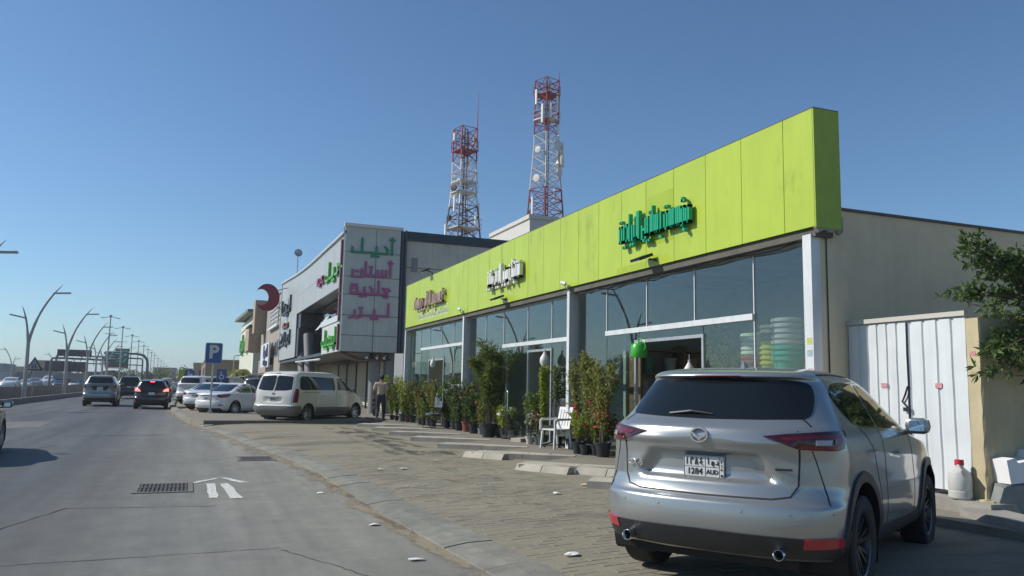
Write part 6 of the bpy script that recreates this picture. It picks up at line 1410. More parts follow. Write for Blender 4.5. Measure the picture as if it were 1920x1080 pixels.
b = windowed('store_building', 'cream white store building with green sign and sloping dark eaves', 6.5, 20, 95, 122, 8.6, creamw, [('street', 1.2, 2.0, 5.9, 8.0), ('street', 2.8, 3.6, 5.9, 8.0), ('street', 10, 14, .4, 2.2), ('street', 16, 20, .4, 2.2)])
MB().prism([(-.9, -.6, 9.5), (-.9, 28, 10.3), (2, 28, 10.3), (2, -.6, 9.5)], (0, 0, .35)).build('eaves', mat('eaves_grey', (.16, .17, .14), .6), b, fix=True); MB().b2(0, 13, 0, 27, 8.86, 9.6).build('attic', creamw, b)
wall_sign('store_letters', 'long green Arabic letters on the cream store wall', ['alef', 'lam_i', 'sheen_i', 'ya_m', 'noon_m', 'sp', 'seen_i', 'lam_m', 'ya_m', 'tam'], 6.48, 98.5, 119, 5.9, 1.9, .34, lgreen, .25)
wall_sign('store_letters', 'small red letters low on the cream store wall', ['seen_i', 'ya_m'], 6.48, 99, 105, 2.5, .9, .25, lred, .2)
wall_sign('store_letters', 'small green letters low on the cream store wall left of the red ones', ['meem_i', 'tam'], 6.48, 113, 119, 2.3, .9, .25, lgreen, .2)
b = windowed('brown_building', 'low brown building with flat roof behind the blue parking sign', 2.0, 16, 124, 168, 4.6, brown, [('near', 1.0, 3.4, .3, 2.0), ('near', 5.0, 6.4, 1.2, 2.2), ('street', 6, 9, 2.6, 3.8), ('street', 14, 17, 2.6, 3.8)])
MB().b2(.4, 4.2, -.9, -.08, 2.25, 2.45).build('shop_canopy', creamw, b)
windowed('beige_block', 'small beige block with stepped parapets beyond the brown building', .6, 8, 175, 200, 5.2, mat('beige_wall', (.42, .34, .23), .9, var=.1), [('near', 1, 2.2, 2.6, 4.0), ('near', 3.5, 4.7, 2.6, 4.0)])
windowed('ochre_house', 'ochre house at the far end of the row of buildings', -1.5, 5, 215, 240, 4.6, mat('ochre_wall', (.36, .27, .15), .9, var=.1), [('near', 1, 2.4, 2.2, 3.6), ('near', 3.6, 5, 2.2, 3.6)])
windowed('roof_stair_tower', 'white plastered stair tower rising behind the lime fascia', 19.0, 23.5, 45, 52, 12.05, mat('tower_white', (.56, .55, .51), .9, var=.06, streak=.12), [])
tt = thing('stair_tower_base', 'grey block building under the white stair tower, mostly hidden', 'building', (18, 44.5, 0)); MB().b2(0, 16, .6, 30, 0, 10.3).build('wall', side_m, tt)
MB().b2(10, 10.3, 45, 45.2, 0, 1) if False else None
windowed('rear_house', 'pale house behind the grey side wall at the right edge', 21, 30, 17, 26, 5.9, pinkw, [])
# ------------------------------------------------------------------ telecom towers
red_p = mat('tower_red', (.27, .035, .045), .6, .2, var=.15, vscale=4); wht_p = mat('tower_white_paint', (.55, .54, .52), .6, .2, var=.1)
def tower(name, label, X, Y, zb, zt, w0, w1, bands, plats, dishes, panels, spike, rz, knee=None):
    t = thing(name, label, 'telecom tower', (X, Y, zb), rz)
    def wat(z):
        f = (z-zb)/(zt-zb)
        if knee and z > knee: return w1
        if knee: f = (z-zb)/(knee-zb)
        return w0+(w1-w0)*f
    nb = int((zt-zb)/1.15); zs = [zb+(zt-zb)*i/nb for i in range(nb+1)]
    for k, (z0, z1) in enumerate(zip(zs[:-1], zs[1:])):
        zm = (z0+z1)/2; m = red_p
        for (ba, bb_, c) in bands:
            if ba <= zm < bb_: m = c
        mb = MB(); a, b_ = wat(z0)/2, wat(z1)/2; A = [(-a, -a), (a, -a), (a, a), (-a, a)]; B_ = [(-b_, -b_), (b_, -b_), (b_, b_), (-b_, b_)]
        for i in range(4):
            j = (i+1) % 4; p0 = (*A[i], z0-zb); p1 = (*B_[i], z1-zb); q0 = (*A[j], z0-zb); q1 = (*B_[j], z1-zb)
            mb.tube([p0, p1], .085, 5); mb.tube([p0, q1], .042, 4); mb.tube([q0, p1], .042, 4); mb.tube([p1, q1], .042, 4)
        mb.build('lattice_section', m, t)
    lad = MB(); lad.tube([(.15, -.2, 0), (.15, -.2, zt-zb)], .05); lad.tube([(-.15, -.2, 0), (-.15, -.2, zt-zb)], .05); lad.tube([(.0, .1, 0), (.0, .1, zt-zb)], .09, 5); lad.build('ladder_and_cables', wire_black, t)
    for z in plats:
        w_ = wat(z)/2+.12; mb = MB(); mb.b2(-w_, w_, -w_, w_, z-zb, z-zb+.1)
        for e in (.5, 1.0):
            P = [(-w_, -w_, z-zb+e), (w_, -w_, z-zb+e), (w_, w_, z-zb+e), (-w_, w_, z-zb+e), (-w_, -w_, z-zb+e)]; mb.tube(P, .03, 4)
        for sx in (-1, 1):
            for sy in (-1, 0, 1): mb.tube([(sx*w_, sy*w_, z-zb), (sx*w_, sy*w_, z-zb+1.0)], .03, 4)
        mb.build('platform', red_p if z > zt-3 else wht_p, t)
    for (dx, dy, z, r_, c) in dishes:
        d = Vector((dx, dy, 0)).normalized(); mx = d.to_track_quat('Z', 'Y').to_matrix(); w_ = wat(z)/2; MB().lathe([(0, -.05), (r_*.6, .02), (r_, .2), (r_*1.02, .34), (0, .36)], 14, (dx*w_+d.x*.25, dy*w_+d.y*.25, z-zb), mx).build('dish', wht_p if c else wire_black, t, smooth=35)
    for (dx, dy, z, h) in panels:
        w_ = wat(z)/2; MB().box((dx*(w_+.3), dy*(w_+.3), z-zb), (.16, .22, h)).build('panel_antenna', white_paint, t); MB().tube([(dx*w_, dy*w_, z-zb), (dx*(w_+.3), dy*(w_+.3), z-zb)], .03).build('antenna_arm', wire_black, t)
    MB().tube([(w1/2, -w1/2, zt-zb), (w1/2+.02, -w1/2, spike-zb)], [.06, .02], 5).build('lightning_rod', red_p, t)
tower('telecom_tower', 'shorter red and white lattice telecom tower with platforms, left of the two', 24.4, 75, 8, 27.6, 3.9, 1.75, [(8, 19.5, mat('tower_dull_red', (.12, .055, .055), .6, .2)), (19.5, 24.4, wht_p)], [25.2, 22.0, 20.9, 17.2], [(-1, -.3, 21.2, .35, 0), (-1, 0, 18.2, .3, 0)], [(-1, -.4, 19.6, 1.6), (1, .2, 26.6, .9), (-1, .1, 26.6, .8), (1, -.5, 19.2, 1.5), (-1, .5, 17.0, 1.4), (1, .3, 16.6, 1.2), (.4, -1, 18.0, 1.3)], 31.4, R(12), 21.5)
tower('telecom_tower', 'taller red and white lattice telecom tower carrying many dishes', 33.4, 75, 8, 34.2, 3.9, 1.8, [(8, 22.8, red_p), (22.8, 28.2, wht_p)], [32.5, 29.8], [(-1, -.2, 26.3, .35, 1), (-1, -.2, 23.2, .4, 1), (-1, -.2, 18.6, .4, 1), (1, -.6, 26.6, .9, 1), (.8, -1, 25.4, .8, 1), (.2, -1, 26.9, .6, 1), (1, -.2, 25.2, .55, 1), (.3, -1, 24.0, .5, 1)], [(-1, -.5, 30.2, 2.0), (-1, .3, 32.2, 1.6), (1, -.4, 32.4, 1.8), (1, .4, 31.8, 1.6), (.3, -1, 31.4, 1.8), (-.5, -1, 30.6, 1.5), (1, .1, 22.0, 1.4), (-1, .2, 20.4, 1.8), (1, -.4, 19.0, 1.2), (.5, -1, 28.6, 1.3)], 35.2, R(20), 27)
# ------------------------------------------------------------------ street lamps, tall masts, gantries
lampm = mat('lamp_grey', (.36, .37, .37), .45, .5)
def bez(a, b, c, d, n=10): return [(((1-t)**3)*Vector(a)+3*t*(1-t)**2*Vector(b)+3*t*t*(1-t)*Vector(c)+t**3*Vector(d)) for t in [i/n for i in range(n+1)]]
def curved_lamp():
    t = thing('street_lamp', 'x', 'street lamp', (0, 0, 0)); MB().tube([(0, 0, 0), (.0, 0, 2.5), (-.03, 0, 4.1)], [.15, .13, .12], 8).build('pole', lampm, t, smooth=True)
    A = bez((-.03, 0, 3.9), (.15, 0, 5.6), (.8, 0, 7.2), (1.85, 0, 8.45), 12); MB().tube(A, [.10]*5+[.08]*5+[.06, .045, .012], 8).build('long_arm', lampm, t, smooth=True)
    A = bez((-.05, 0, 3.9), (-.12, 0, 5.0), (-.25, 0, 5.8), (-.62, 0, 6.75), 10); MB().tube(A, [.09]*4+[.07]*4+[.05, .035, .012], 8).build('short_arm', lampm, t, smooth=True)
    mb = MB(); mb.box((1.85, 0, 7.82), (1.15, .3, .10), mtx=Matrix.Rotation(R(-4), 3, 'Y')); mb.build('lamp_head', lampm, t); mb = MB(); mb.box((-.85, 0, 5.98), (1.0, .3, .10), mtx=Matrix.Rotation(R(12), 3, 'Y')); mb.build('lamp_head', lampm, t); MB().b2(-.25, .25, -.25, .25, -.05, .04).build('base_plate', lampm, t); return t
l0 = curved_lamp()
LL = [(47, 'street lamp mostly out of frame, only a lamp head shows at the left edge'), (67, 'nearest full two armed curved street lamp behind the kerb wall at left'), (87, 'second two armed curved street lamp, right of the triangular sign'), (107, 'third two armed curved street lamp crossing the dark billboard'), (127, 'fourth curved street lamp standing before the green road sign'), (147, 'fifth curved street lamp crossing the right part of the green road sign'), (167, 'sixth curved street lamp near the gantry leg')]
for i, (y, lb) in enumerate(LL):
    if i == 0: l0.location = (-11, y, .1); l0['label'] = lb; l0['group'] = 'curved street lamps on the median'
    else: copy_thing(l0, (-11-(.05*max(0, y-100)), y, .05), 0, lb, 'curved street lamps on the median')
for k, (x, y) in enumerate([(-25.5, 118), (-27, 152), (-24, 175), (-23.5, 205)]): copy_thing(l0, (x, y, -.05), math.pi, ['curved street lamp across the road at the far left edge', 'curved street lamp across the road, second from the left edge', 'distant curved street lamp across the road beside the nearest lamp post', 'smallest curved street lamp across the road'][k], 'curved street lamps across the road', (.8, .8, .8))
def mast():
    t = thing('light_mast', 'x', 'light mast', (0, 0, 0)); MB().tube([(0, 0, 0), (0, 0, 10.6)], [.14, .08], 7).build('pole', lampm, t, smooth=True)
    mb = MB(); mb.tube([(-.95, 0, 10.35), (-.3, 0, 10.5), (.3, 0, 10.5), (.95, 0, 10.35)], .045, 5); mb.box((-1.0, 0, 10.36), (.5, .2, .09)); mb.box((1.0, 0, 10.36), (.5, .2, .09)); mb.lathe([(0, 0), (.2, 0), (.2, .25), (0, .25)], 8, (0, 0, 10.55)); mb.build('top_lamps', lampm, t); mb = MB(); mb.tube([(-.55, 0, 8.1), (.55, 0, 8.1)], .04, 5); mb.box((.55, 0, 8.1), (.4, .18, .08)); mb.build('lower_lamps', lampm, t); return t
m0 = mast(); MY = [127, 150, 174, 196, 218, 240, 262, 285, 316, 350, 390, 435, 490]
ORD = ['nearest', 'second', 'third', 'fourth', 'fifth', 'sixth', 'seventh', 'eighth', 'ninth', 'tenth', 'eleventh', 'twelfth', 'farthest']
for i, y in enumerate(MY):
    lb = '%s tall T shaped light mast in the long row along the median' % ORD[i]; loc = (-11-.0*(y-127), y, 0)
    if i == 0: m0.location = loc; m0['label'] = lb; m0['group'] = 'light masts along the median'
    else: copy_thing(m0, loc, 0, lb, 'light masts along the median', (1, 1, max(.86, 1-.0004*(y-127))))
sgreen = mat('road_sign_green', (.0, .19, .12), .45); sbrown = mat('road_sign_brown', (.16, .085, .03), .5); sdark = mat('dark_screen', (.022, .026, .042), .4, var=.3, vscale=1.2); swhite = mat('sign_face_white', (.6, .62, .6), .5)
g1 = thing('sign_gantry', 'arched steel sign gantry over the road carrying green direction signs', 'gantry', (-11, 168, 0)); gm = mat('gantry_grey', (.13, .14, .15), .5, .4)
MB().tube([(3.4, 0, 0), (3.4, 0, 4.6), (3.25, 0, 5.6), (2.6, 0, 6.35), (1.6, 0, 6.62), (.2, 0, 6.62), (-4.2, 0, 6.6)], [.28, .26, .25, .24, .22, .2, .2], 10).build('arch_pole', gm, g1, smooth=True); mb = MB(); mb.tube([(-4.3, 0, 0), (-4.3, 0, 5.9)], .18, 8); mb.tube([(-12, .5, 6.0), (2.2, .5, 5.75), (2.5, .5, 5.3), (2.5, .5, 0)], .14, 8); mb.tube([(-8, .6, 4.6), (2.5, .6, 4.5)], .1, 8); mb.tube([(-12, .5, 0), (-12, .5, 5.6), (-11.8, .5, 6.0)], .2, 8); mb.build('frame', gm, g1, smooth=True)
p_ = MB().b2(-4.0, .1, -.25, -.15, 4.55, 6.95).build('direction_panel', sgreen, g1); mb = MB(); [mb.b2(-3.7+a, -3.7+a+l_, -.262, -.2505, z, z+.14) for a, l_, z in ((1.3, 1.3, 6.5), (.5, .9, 6.05), (2.1, .8, 6.05), (.3, 1.1, 5.6), (1.8, .9, 5.6), (.9, 1.0, 5.1), (2.2, .5, 5.1))]; mb.prism([(-.9, -.262, 5.0), (-.78, -.262, 4.95), (-.28, -.262, 5.7), (-.4, -.262, 5.78)], (0, .011, 0)); mb.b2(-.8, -.3, -.262, -.2505, 6.2, 6.6); mb.build('sign_writing', swhite, p_, fix=True)
p_ = MB().b2(-2.3, .15, -.25, -.15, 6.98, 7.55).build('upper_panel', sgreen, g1); mb = MB(); mb.b2(-2.1, -1.2, -.262, -.2505, 7.2, 7.33); mb.b2(-.9, -.2, -.262, -.2505, 7.2, 7.33); mb.build('sign_writing', swhite, p_); MB().b2(-3.9, .08, -.25, -.15, 3.95, 4.5).build('brown_panel', sbrown, g1); MB().b2(-3.8, .0, -.5, -.3, 3.78, 3.9).build('walkway', gm, g1)
g2_ = thing('message_board', 'wide dark electronic message board on the overhead gantry', 'message board', (-18, 150, 0)); MB().b2(-2.4, 2.6, -.3, .3, 5.35, 6.45).build('screen', sdark, g2_)
for x in (-2.3, -1.3, 1.2, 2.4): MB().tube([(x, 0, 4.9), (x, 0, 5.35)], .1, 6).build('support', gm, g2_)
MB().tube([(-3.2, 0, 0), (-3.2, 0, 4.7), (-3.0, 0, 4.95), (-2.6, 0, 5.03), (6.4, 0, 4.85)], .16, 8).build('gantry_beam', gm, g2_, smooth=True); mb = MB(); [mb.tube([(x, .2, 3.9), (x, .2, 5.0)], .05, 5) for x in (-2, -1, 0, 1, 2, 3, 4)]; mb.build('hanger', gm, g2_)
g3_ = thing('billboard', 'dark slatted billboard lower and left of the message board', 'billboard', (-19.3, 152, 0)); MB().b2(-3.0, 3.1, -.25, .15, 2.85, 4.5).build('panel', sdark, g3_); mb = MB(); [mb.b2(-2.9+k*.75, -2.84+k*.75, -.28, -.252, 2.9, 4.45) for k in range(8)]; mb.build('rib', mat('rib_blue', (.07, .09, .12), .5), g3_); MB().tube([(-5.2, 0, 0), (-5.2, 0, 2.2), (-4.9, 0, 2.9), (-4.2, 0, 3.2), (-2.9, 0, 3.25)], .15, 8).build('curved_post', gm, g3_, smooth=True)
# triangular sign, parking sign, round sign and others
def tri_face(mb, c, r, d, y): mb.prism([(c[0]+r*math.cos(R(a)), y, c[1]+r*math.sin(R(a))) for a in (90, 210, 330)], (0, d, 0))
ts = thing('warning_sign', 'triangular road narrows warning sign on a post by the median', 'road sign', (-11.3, 72, 0)); MB().tube([(0, .06, 0), (0, .06, 2.5)], .045).build('post', lampm, ts); mb = MB(); tri_face(mb, (0, 2.55), .72, .03, 0); mb.build('sign_border', MATS['print_black'], ts, fix=True); mb = MB(); tri_face(mb, (0, 2.55), .53, .01, -.012); mb.build('sign_face', mat('sign_grey_face', (.36, .36, .37), .5), ts, fix=True)
mb = MB(); [mb.prism([(s_*.05+a, -.02, 2.34), (s_*.13+a, -.02, 2.34), (s_*.13+a, -.02, 2.5), (s_*.09+a, -.02, 2.58), (s_*.09+a, -.02, 2.7), (s_*.05+a, -.02, 2.7)], (0, .007, 0)) for s_, a in ((1, .01), (-1, -.01))]; mb.build('symbol', MATS['print_black'], ts, fix=True)
ps = thing('parking_sign', 'blue parking sign with a white P on a steel post', 'road sign', (.91, 37.44, .25)); MB().tube([(.0, .05, 0), (.02, .05, 3.0)], .038, 8).build('post', steel, ps, smooth=True); mb = MB(); mb.box((0, .05, .03), (.2, .2, .05)); mb.box((0, .05, .12), (.1, .1, .14)); mb.build('base', steel, ps)
def rrect(x0, x1, z0, z1, r, y):
    return [(cx_+r*math.cos(R(a)), y, cz_+r*math.sin(R(a))) for cx_, cz_, a0 in ((x1-r, z1-r, 0), (x0+r, z1-r, 90), (x0+r, z0+r, 180), (x1-r, z0+r, 270)) for a in (a0, a0+30, a0+60, a0+90)]
mb = MB(); mb.prism(rrect(-.35, .36, 2.11, 3.02, .07, 0), (0, .03, 0)); mb.build('sign_plate', mat('sign_blue', (.008, .075, .28), .35, coat=.3), ps, fix=True); latin('P', .78, swhite, ps, basis((.0, -.006, 2.60), (1, 0, 0), (0, 0, 1)), .004, 'letter_p', .03)
mb = MB(); q = rrect(-.335, .345, 2.125, 3.005, .06, -.004); q2 = rrect(-.32, .33, 2.14, 2.99, .055, -.004); mb.add(q+q2, [(i, (i+1) % 16, 16+(i+1) % 16, 16+i) for i in range(16)]); mb.build('sign_border', swhite, ps)
rs = thing('direction_sign', 'round blue sign with white arrows on a thin post behind the white SUV', 'road sign', (-.02, 62, .1)); MB().tube([(0, .06, 0), (0, .06, 2.0)], .035).build('post', lampm, rs); MB().lathe([(0, 0), (.36, 0), (.36, .03), (0, .03)], 28, (0, 0, 2.0), Matrix.Rotation(R(90), 3, 'X')).build('sign_plate', mat('sign_blue'  , (.008, .075, .28)), rs)
mb = MB(); yy = -.036; mb.prism([(-.11, yy, 1.80), (-.04, yy, 1.80), (-.04, yy, 2.12), (.0, yy, 2.12), (-.075, yy, 2.24), (-.15, yy, 2.12), (-.11, yy, 2.12)], (0, .008, 0)); mb.prism([(-.04, yy, 1.93), (.1, yy, 1.93), (.1, yy, 1.87), (.22, yy, 1.97), (.1, yy, 2.07), (.1, yy, 2.01), (-.04, yy, 2.01)], (0, .007, 0)); mb.build('arrow', swhite, rs, fix=True)
ys_ = thing('yellow_sign', 'small yellow green square sign just left of the round blue sign', 'road sign', (-.5, 66, .1)); MB().tube([(0, .05, 0), (0, .05, 1.7)], .035).build('post', lampm, ys_); MB().b2(-.3, .3, -.02, .02, 1.7, 2.35).build('sign_plate', mat('sign_yellow', (.42, .46, .04), .5), ys_)
hs = thing('disabled_parking_sign', 'small blue disabled parking sign behind the white saloon', 'road sign', (1.9, 55, .1)); MB().tube([(0, .05, 0), (0, .05, 2.3)], .035).build('post', lampm, hs); MB().b2(-.3, .3, -.02, .02, 1.55, 2.3).build('sign_plate', mat('sign_blue', (.008, .075, .28)), hs); mb = MB(); mb.lathe([(.1, 0), (.15, 0), (.15, .006), (.1, .006)], 16, (0, -.022, 1.8), Matrix.Rotation(R(90), 3, 'X')); mb.b2(-.08, -.02, -.03, -.0205, 1.9, 2.15); mb.build('symbol', swhite, hs)
sl_ = thing('small_lamp', 'small single arm street lamp above the brown building', 'street lamp', (4.7, 100, 0)); MB().tube([(0, 0, 0), (0, 0, 4.5), (.1, 0, 4.7), (.8, 0, 4.78)], .06, 6).build('pole', lampm, sl_, smooth=True); MB().box((.85, 0, 4.78), (.55, .2, .08)).build('lamp_head', lampm, sl_)

# ------------------------------------------------------------------ median kerb wall and concrete parapet
wallm = mat('parapet_concrete', (.17, .17, .165), .85, var=.15, vscale=.6, streak=.25)
kw = thing('kerb_wall', 'low concrete kerb wall along the left edge of the road', 'wall', (-9.6, 0, 0))
ye = [10+4*i for i in range(36)]
for a, b_ in zip(ye[:-1], ye[1:]):
    xo = lambda y: -.02*max(0, y-90)
    mb = MB(); mb.prism([(-.34+xo(a), a+.01, -.05), (.0+xo(a), a+.01, -.05), (-.05+xo(a), a+.01, .34), (-.30+xo(a), a+.01, .34)], (xo(b_)-xo(a), 3.98, 0)); mb.build('kerb_block', wallm, kw, fix=True)
cw = thing('concrete_parapet', 'grey concrete parapet wall between the two carriageways', 'wall', (-12.2, 0, 0)); ye = [20+6*i for i in range(26)]
for a, b_ in zip(ye[:-1], ye[1:]):
    xo = lambda y: -.02*max(0, y-110)
    mb = MB(); mb.prism([(-.16+xo(a), a+.015, -.1), (.16+xo(a), a+.015, -.1), (.10+xo(a), a+.015, .95), (-.10+xo(a), a+.015, .95)], (xo(b_)-xo(a), 5.97, 0)); mb.build('wall_segment', wallm, cw, fix=True)
# ------------------------------------------------------------------ far side of the road
W = lambda n, l, x0, x1, y, h, rgb, wins=(), d=14: windowed(n, l, x0, x1, y, y+d, h, mat('far_'+n+str(int(x0*10)), rgb, .9, var=.1, vscale=.6), wins)
W('far_shed', 'white roofed low shed across the road behind the warning sign', -38, -29.5, 165, 2.4, (.55, .53, .48), [('near', 1, 3, .3, 1.6), ('near', 5, 7, .3, 1.6)])
W('far_shop', 'grey low shop row with dark windows across the road', -29, -19, 168, 2.5, (.27, .28, .27), [('near', .6, 2.6, .5, 1.7), ('near', 3.4, 5.6, .5, 1.7), ('near', 6.4, 8.8, .5, 1.7)])
W('far_warehouse', 'long pale grey warehouse at the far left edge', -54, -39, 210, 4.6, (.30, .33, .31)); W('far_house', 'reddish brown house across the road under the billboard', -20.5, -14.8, 185, 3.0, (.30, .19, .15), [('near', 1, 2, 1.2, 2.2)])
W('far_block', 'brown building at the left edge behind the curved lamps', -62, -52, 205, 5.2, (.26, .20, .17)); W('far_villa', 'beige villa row seen between the lamp posts across the road', -46, -33, 240, 4.4, (.40, .33, .26), [('near', 2, 4, 2, 3.2), ('near', 7, 9, 2, 3.2)])
hb = thing('framed_building', 'tan building front with a large open frame on its roof', 'building', (-27.6, 176, 0)); hm = mat('tan_frame', (.33, .26, .21), .9, var=.1); MB().b2(0, 3.2, 0, 1.2, 2.0, 5.1).build('facade_wall', hm, hb); mb = MB(); mb.b2(3.2, 6.2, 0, .6, 4.75, 5.1); mb.b2(5.6, 6.2, .05, .55, 2.2, 4.75); mb.build('roof_frame', hm, hb); MB().b2(-.5, 7, 1.2, 8, -.05, 2.1).build('lower_wall', mat('grey_render', (.2, .2, .2), .9), hb)
ab = thing('arched_building', 'dark arched building front with tall windows behind the off-roader', 'building', (-17.4, 190, 0)); MB().prism([(0, 0, 0), (4.6, 0, 0), (4.6, 0, 2.6), (4.0, 0, 3.3), (2.3, 0, 3.7), (.4, 0, 3.5), (0, 0, 3.2)], (0, 5, 0)).build('wall', mat('arch_dark', (.13, .11, .10), .8), ab, fix=True)
for k in range(6): MB().b2(.9+k*.55, 1.2+k*.55, -.06, -.003, .5, 2.8).build('window', mat('pale_window', (.32, .33, .34), .4), ab)
W('distant_block', 'distant grey buildings seen right of the green sign', -13, -5, 330, 6.5, (.24, .24, .23), (), 20)
rgv = random.Random(31)
def far_tree(x, y, h, r_, lb, pale=False, n=520):
    t = thing('roadside_tree', lb, 'tree', (x, y, -.05), group=None); MB().tube([(0, 0, 0), (.1, 0, h*.5), (.0, .1, h*.8)], [.18, .13, .05], 6).build('trunk', bark, t); lf = MB()
    cl = [(rv(rgv)*r_*rgv.uniform(.2, .8), rgv.uniform(.3, .55)*r_) for _ in range(9)]
    for k in range(n):
        c, q = cl[k % 9]; d = rv(rgv)*q*rgv.uniform(.6, 1.05); p = Vector((0, 0, h*.62))+Vector((c.x, c.y, c.z*.75))+d; lf.ct = rgv.random(); leaf_add(lf, p, rv(rgv), rv(rgv), r_*.16, r_*.11)
    lf.build('crown', LB if pale else LD, t, tint=True, kind='stuff')
far_tree(-11.8, 186, 4.4, 2.3, 'dark bushy tree behind the green road sign, left'); far_tree(-9.0, 196, 4.6, 2.6, 'dark bushy tree right under the green road sign'); far_tree(-5.6, 232, 4.8, 3.0, 'dark rounded tree right of the gantry leg', True); far_tree(-7.5, 214, 4.2, 2.6, 'dark tree between the gantry leg and the light masts')
far_tree(-2.9, 262, 5.2, 3.4, 'wide dark tree where the road disappears, left one'); far_tree(-.6, 275, 4.8, 3.2, 'wide dark tree where the road disappears, right one'); far_tree(1.0, 190, 4.4, 1.6, 'small dusty tree beside the beige block', True, 300); far_tree(-50, 180, 3.0, 2.0, 'small dark tree at the far left edge by the warehouse', False, 300)
lf = MB()
for k in range(2600):
    x = rgv.uniform(-70, 12); y = rgv.uniform(330, 420); h = rgv.uniform(.2, 5.5)*(.75+.25*math.sin(x*.23)); lf.ct = rgv.random(); leaf_add(lf, Vector((x, y, h)), rv(rgv), rv(rgv), 1.0, .8)
lf.build('distant_treeline', LB, None, tint=True, kind='stuff')
# date palm crowns, canopy and fence by the far shops
def palm(x, y, h, lb, fr=15, ln=1.7):
    t = thing('palm_tree', lb, 'palm tree', (x, y, .1), group=None); MB().tube([(0, 0, 0), (.05, 0, h*.5), (0, 0, h)], [.13, .11, .12], 8).build('trunk', bark, t); lf = MB(); rr = random.Random(int(x*10+y))
    for k in range(fr):
        a = 6.28*k/fr+rr.uniform(-.2, .2); up = rr.uniform(.1, .9); P = [Vector((math.cos(a)*ln*f, math.sin(a)*ln*f, h+ln*(up*f-1.0*f*f))) for f in (0, .25, .5, .75, 1)]
        for i in range(4):
            for q in range(5):
                p = P[i].lerp(P[i+1], q/5); d = P[i+1]-P[i]; s_ = d.cross(Vector((0, 0, 1))).normalized()
                for sg in (-1, 1): lf.ct = rr.random(); leaf_add(lf, p, d.normalized()*.6+s_*sg+Vector((0, 0, -.2)), Vector((0, 0, 1)), .34*ln/1.7, .035)
    lf.build('crown', LO, t, tint=True, kind='stuff')
palm(4.2, 72, 2.3, 'small palm in front of the pinkish building, nearer one'); palm(4.3, 84, 2.4, 'small palm beside the white canopy, middle one'); palm(4.0, 98, 2.3, 'small palm farther off before the brown building', 13)
cn = thing('shade_canopy', 'white tented shade canopy before the cream store', 'canopy', (5.2, 90, 0)); cvm = mat('canopy_white', (.6, .6, .54), .7); vs = []
for i in range(7):
    for k in range(7): u, v = i/6, k/6; vs.append((-1.2+2.4*u, 9*v, 2.1+.9*math.sin(math.pi*u)*(.6+.4*math.cos(v*12))))
fs = [(i*7+k, i*7+k+1, i*7+k+8, i*7+k+7) for i in range(6) for k in range(6)]; o = MB().add(vs, fs).build('fabric', cvm, cn, smooth=True); sd = o.modifiers.new('thickness', 'SOLIDIFY'); sd.thickness = .03
for x in (-1.1, 1.1):
    for y in (.2, 4.5, 8.8): MB().tube([(x, y, 0), (x, y, 2.15)], .05).build('post', wire_black, cn)
fn = thing('yard_fence', 'dark iron railing before the shops beyond the clinic', 'fence', (4.9, 67, 0)); 
for k in range(12): MB().tube([(0, k*1.9, 0), (0, k*1.9, 1.9)], .04, 5).build('post', wire_black, fn)
mb = MB(); [mb.tube([(0, 0, z), (0, 20.9, z)], .03, 4) for z in (.3, 1.1, 1.85)]; mb.build('rail', wire_black, fn); MB().prism([(-.8, 0, 2.05), (1.5, 0, 2.5), (1.5, 21, 2.5), (-.8, 21, 2.05)], (0, 0, .06)).build('awning', mat('awning_grey', (.15, .17, .14), .8), fn, fix=True)

# ------------------------------------------------------------------ man walking away
pm = thing('person', 'man walking away in a tan shirt and dark trousers near the columns', 'person', (6.72, 30.0, .217), rz=R(-20))
def skin_body(name, joints, edges, m, parent, lv=2, root=0):
    me = bpy.data.meshes.new(name); me.from_pydata([j[0] for j in joints], edges, []); o = bpy.data.objects.new(name, me); COL.objects.link(o); o.parent = parent
    md = o.modifiers.new('skin', 'SKIN'); 
    sv = me.skin_vertices[0].data if me.skin_vertices else None
    if sv is None:
        bpy.context.view_layer.objects.active = o; sv = me.skin_vertices[0].data if me.skin_vertices else None
    if sv:
        for i, j in enumerate(joints): r = j[1]; sv[i].radius = (r, r) if not isinstance(r, tuple) else r; sv[i].use_root = (i == root)
    sb = o.modifiers.new('sub', 'SUBSURF'); sb.levels = lv; sb.render_levels = lv; me.materials.append(m); return o
skinm = mat('skin', (.22, .115, .07), .6); shirt = mat('shirt_tan', (.46, .36, .28), .85, var=.06, vscale=6); trous = mat('trousers_dark', (.025, .033, .042), .85); hairm = mat('hair_black', (.012, .010, .009), .7); shoe = mat('shoe', (.08, .07, .065), .6)
J = [((0, 0, .92), (.15, .11)), ((0, 0, 1.1), (.145, .105)), ((0, .02, 1.3), (.17, .11)), ((0, .03, 1.42), (.12, .085)), ((0, .06, 1.49), .055), ((0, .10, 1.56), .075), ((0, .12, 1.64), (.082, .098)), ((0, .12, 1.71), .06),
     ((.19, .02, 1.40), .062), ((.25, -.05, 1.14), .046), ((.25, .03, .90), .036), ((-.19, .02, 1.40), .062), ((-.26, .0, 1.14), .046), ((-.27, .12, .91), .036),
     ((.095, 0, .84), .098), ((.10, .12, .48), .064), ((.10, .16, .10), .044), ((-.095, 0, .84), .098), ((-.10, .0, .47), .064), ((-.10, -.22, .16), .044), ((.10, .26, .04), .036), ((-.10, -.14, .06), .036)]
E_ = [(0, 1), (1, 2), (2, 3), (3, 4), (4, 5), (5, 6), (6, 7), (3, 8), (8, 9), (9, 10), (3, 11), (11, 12), (12, 13), (0, 14), (14, 15), (15, 16), (0, 17), (17, 18), (18, 19), (16, 20), (19, 21)]
body = skin_body('body', J, E_, skinm, pm)
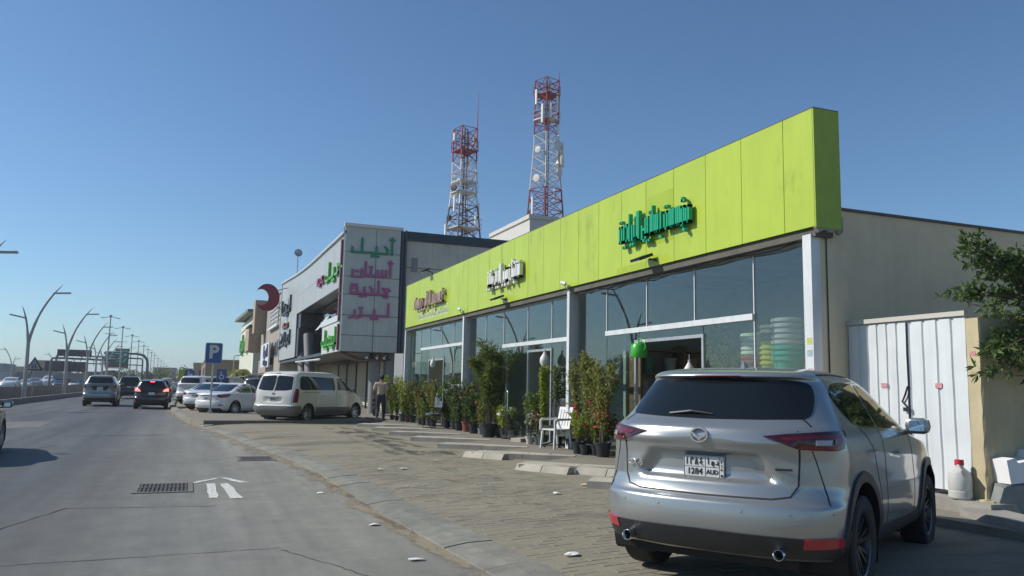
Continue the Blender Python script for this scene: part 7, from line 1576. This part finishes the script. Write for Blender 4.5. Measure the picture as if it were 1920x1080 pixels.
def shell(name, idx, grow, m):
    mp = {k: i for i, k in enumerate(idx)}; jj = []
    for k in idx: p, r = J[k]; jj.append((p, tuple(q+grow for q in r) if isinstance(r, tuple) else r+grow))
    return skin_body(name, jj, [(mp[a], mp[b_]) for a, b_ in E_ if a in mp and b_ in mp], m, pm)
shell('shirt', [0, 1, 2, 3, 8, 9, 11, 12], .024, shirt); shell('trousers', [1, 0, 14, 15, 16, 17, 18, 19], .016, trous)
MB().lathe([(0, .105), (.05, .095), (.085, .05), (.093, 0), (.088, -.05), (.06, -.09)], 16, (0, .105, 1.645)).build('hair', hairm, pm, smooth=True)
for (x, y, z, s_) in ((.10, .20, .04, 0), (-.10, -.19, .07, -25)):
    MB().box((x, y+.03, z), (.10, .27, .075), mtx=Matrix.Rotation(R(s_), 3, 'X')).build('shoe', shoe, pm)
for sg, hp_ in ((1, Vector((.25, .04, .86))), (-1, Vector((-.27, .14, .87)))):
    mb = MB(); mb.tube([hp_+Vector((0, 0, .04)), hp_, hp_+Vector((0, .01, -.06))], [.032, .042, .038], 8)
    for k in range(4): f = hp_+Vector((0, -.03+k*.02, -.06)); mb.tube([f, f+Vector((-.005*sg, .006, -.045)), f+Vector((-.02*sg, .008, -.075))], [.011, .010, .008], 6)
    f = hp_+Vector((-.02*sg, .03, -.01)); mb.tube([f, f+Vector((-.012*sg, .03, -.03)), f+Vector((-.014*sg, .035, -.06))], [.013, .011, .009], 6); mb.build('hand', skinm, pm, smooth=True)
hh = thing('held_bag', 'small dark pouch held in the walking man\'s left hand', 'bag', (6.72-.26, 30.0+.22, .217+.78)); MB().box((0, 0, 0), (.07, .16, .12), taper=.8).build('pouch', trous, hh)
sc_ = thing('covered_scooter', 'small dark parked scooter by the round column', 'scooter', (7.9, 36.2, .215), rz=R(70)); mb = MB(); mb.tube([(-.5, 0, .45), (0, 0, .38), (.35, 0, .45), (.5, 0, .95)], [.12, .10, .08, .04], 8); mb.build('frame', wire_black, sc_, smooth=True); MB().box((-.35, 0, .68), (.5, .22, .12)).build('seat', MATS['black_plastic'], sc_); MB().tube([(.48, -.28, .98), (.48, .28, .98)], .02).build('handlebar', wire_black, sc_)
for x in (-.5, .6): make_wheel(sc_, (x, 0, .23), .23, .1, 1, MATS['tyre_rubber'], MATS['rim_silver'], seg=14)

# ------------------------------------------------------------------ dusty air
hz_m = bpy.data.materials.new('haze_air'); hz_m.use_nodes = True; n = hz_m.node_tree; n.nodes.clear(); o_ = n.nodes.new('ShaderNodeOutputMaterial'); v_ = n.nodes.new('ShaderNodeVolumePrincipled')
v_.inputs['Color'].default_value = (.86, .92, .97, 1); v_.inputs['Density'].default_value = .00055; v_.inputs['Anisotropy'].default_value = .2; n.links.new(v_.outputs[0], o_.inputs['Volume'])
hz = MB().b2(-3100, 3100, -1300, 4600, -1.2, 38).build('haze', hz_m); hz['kind'] = 'stuff'
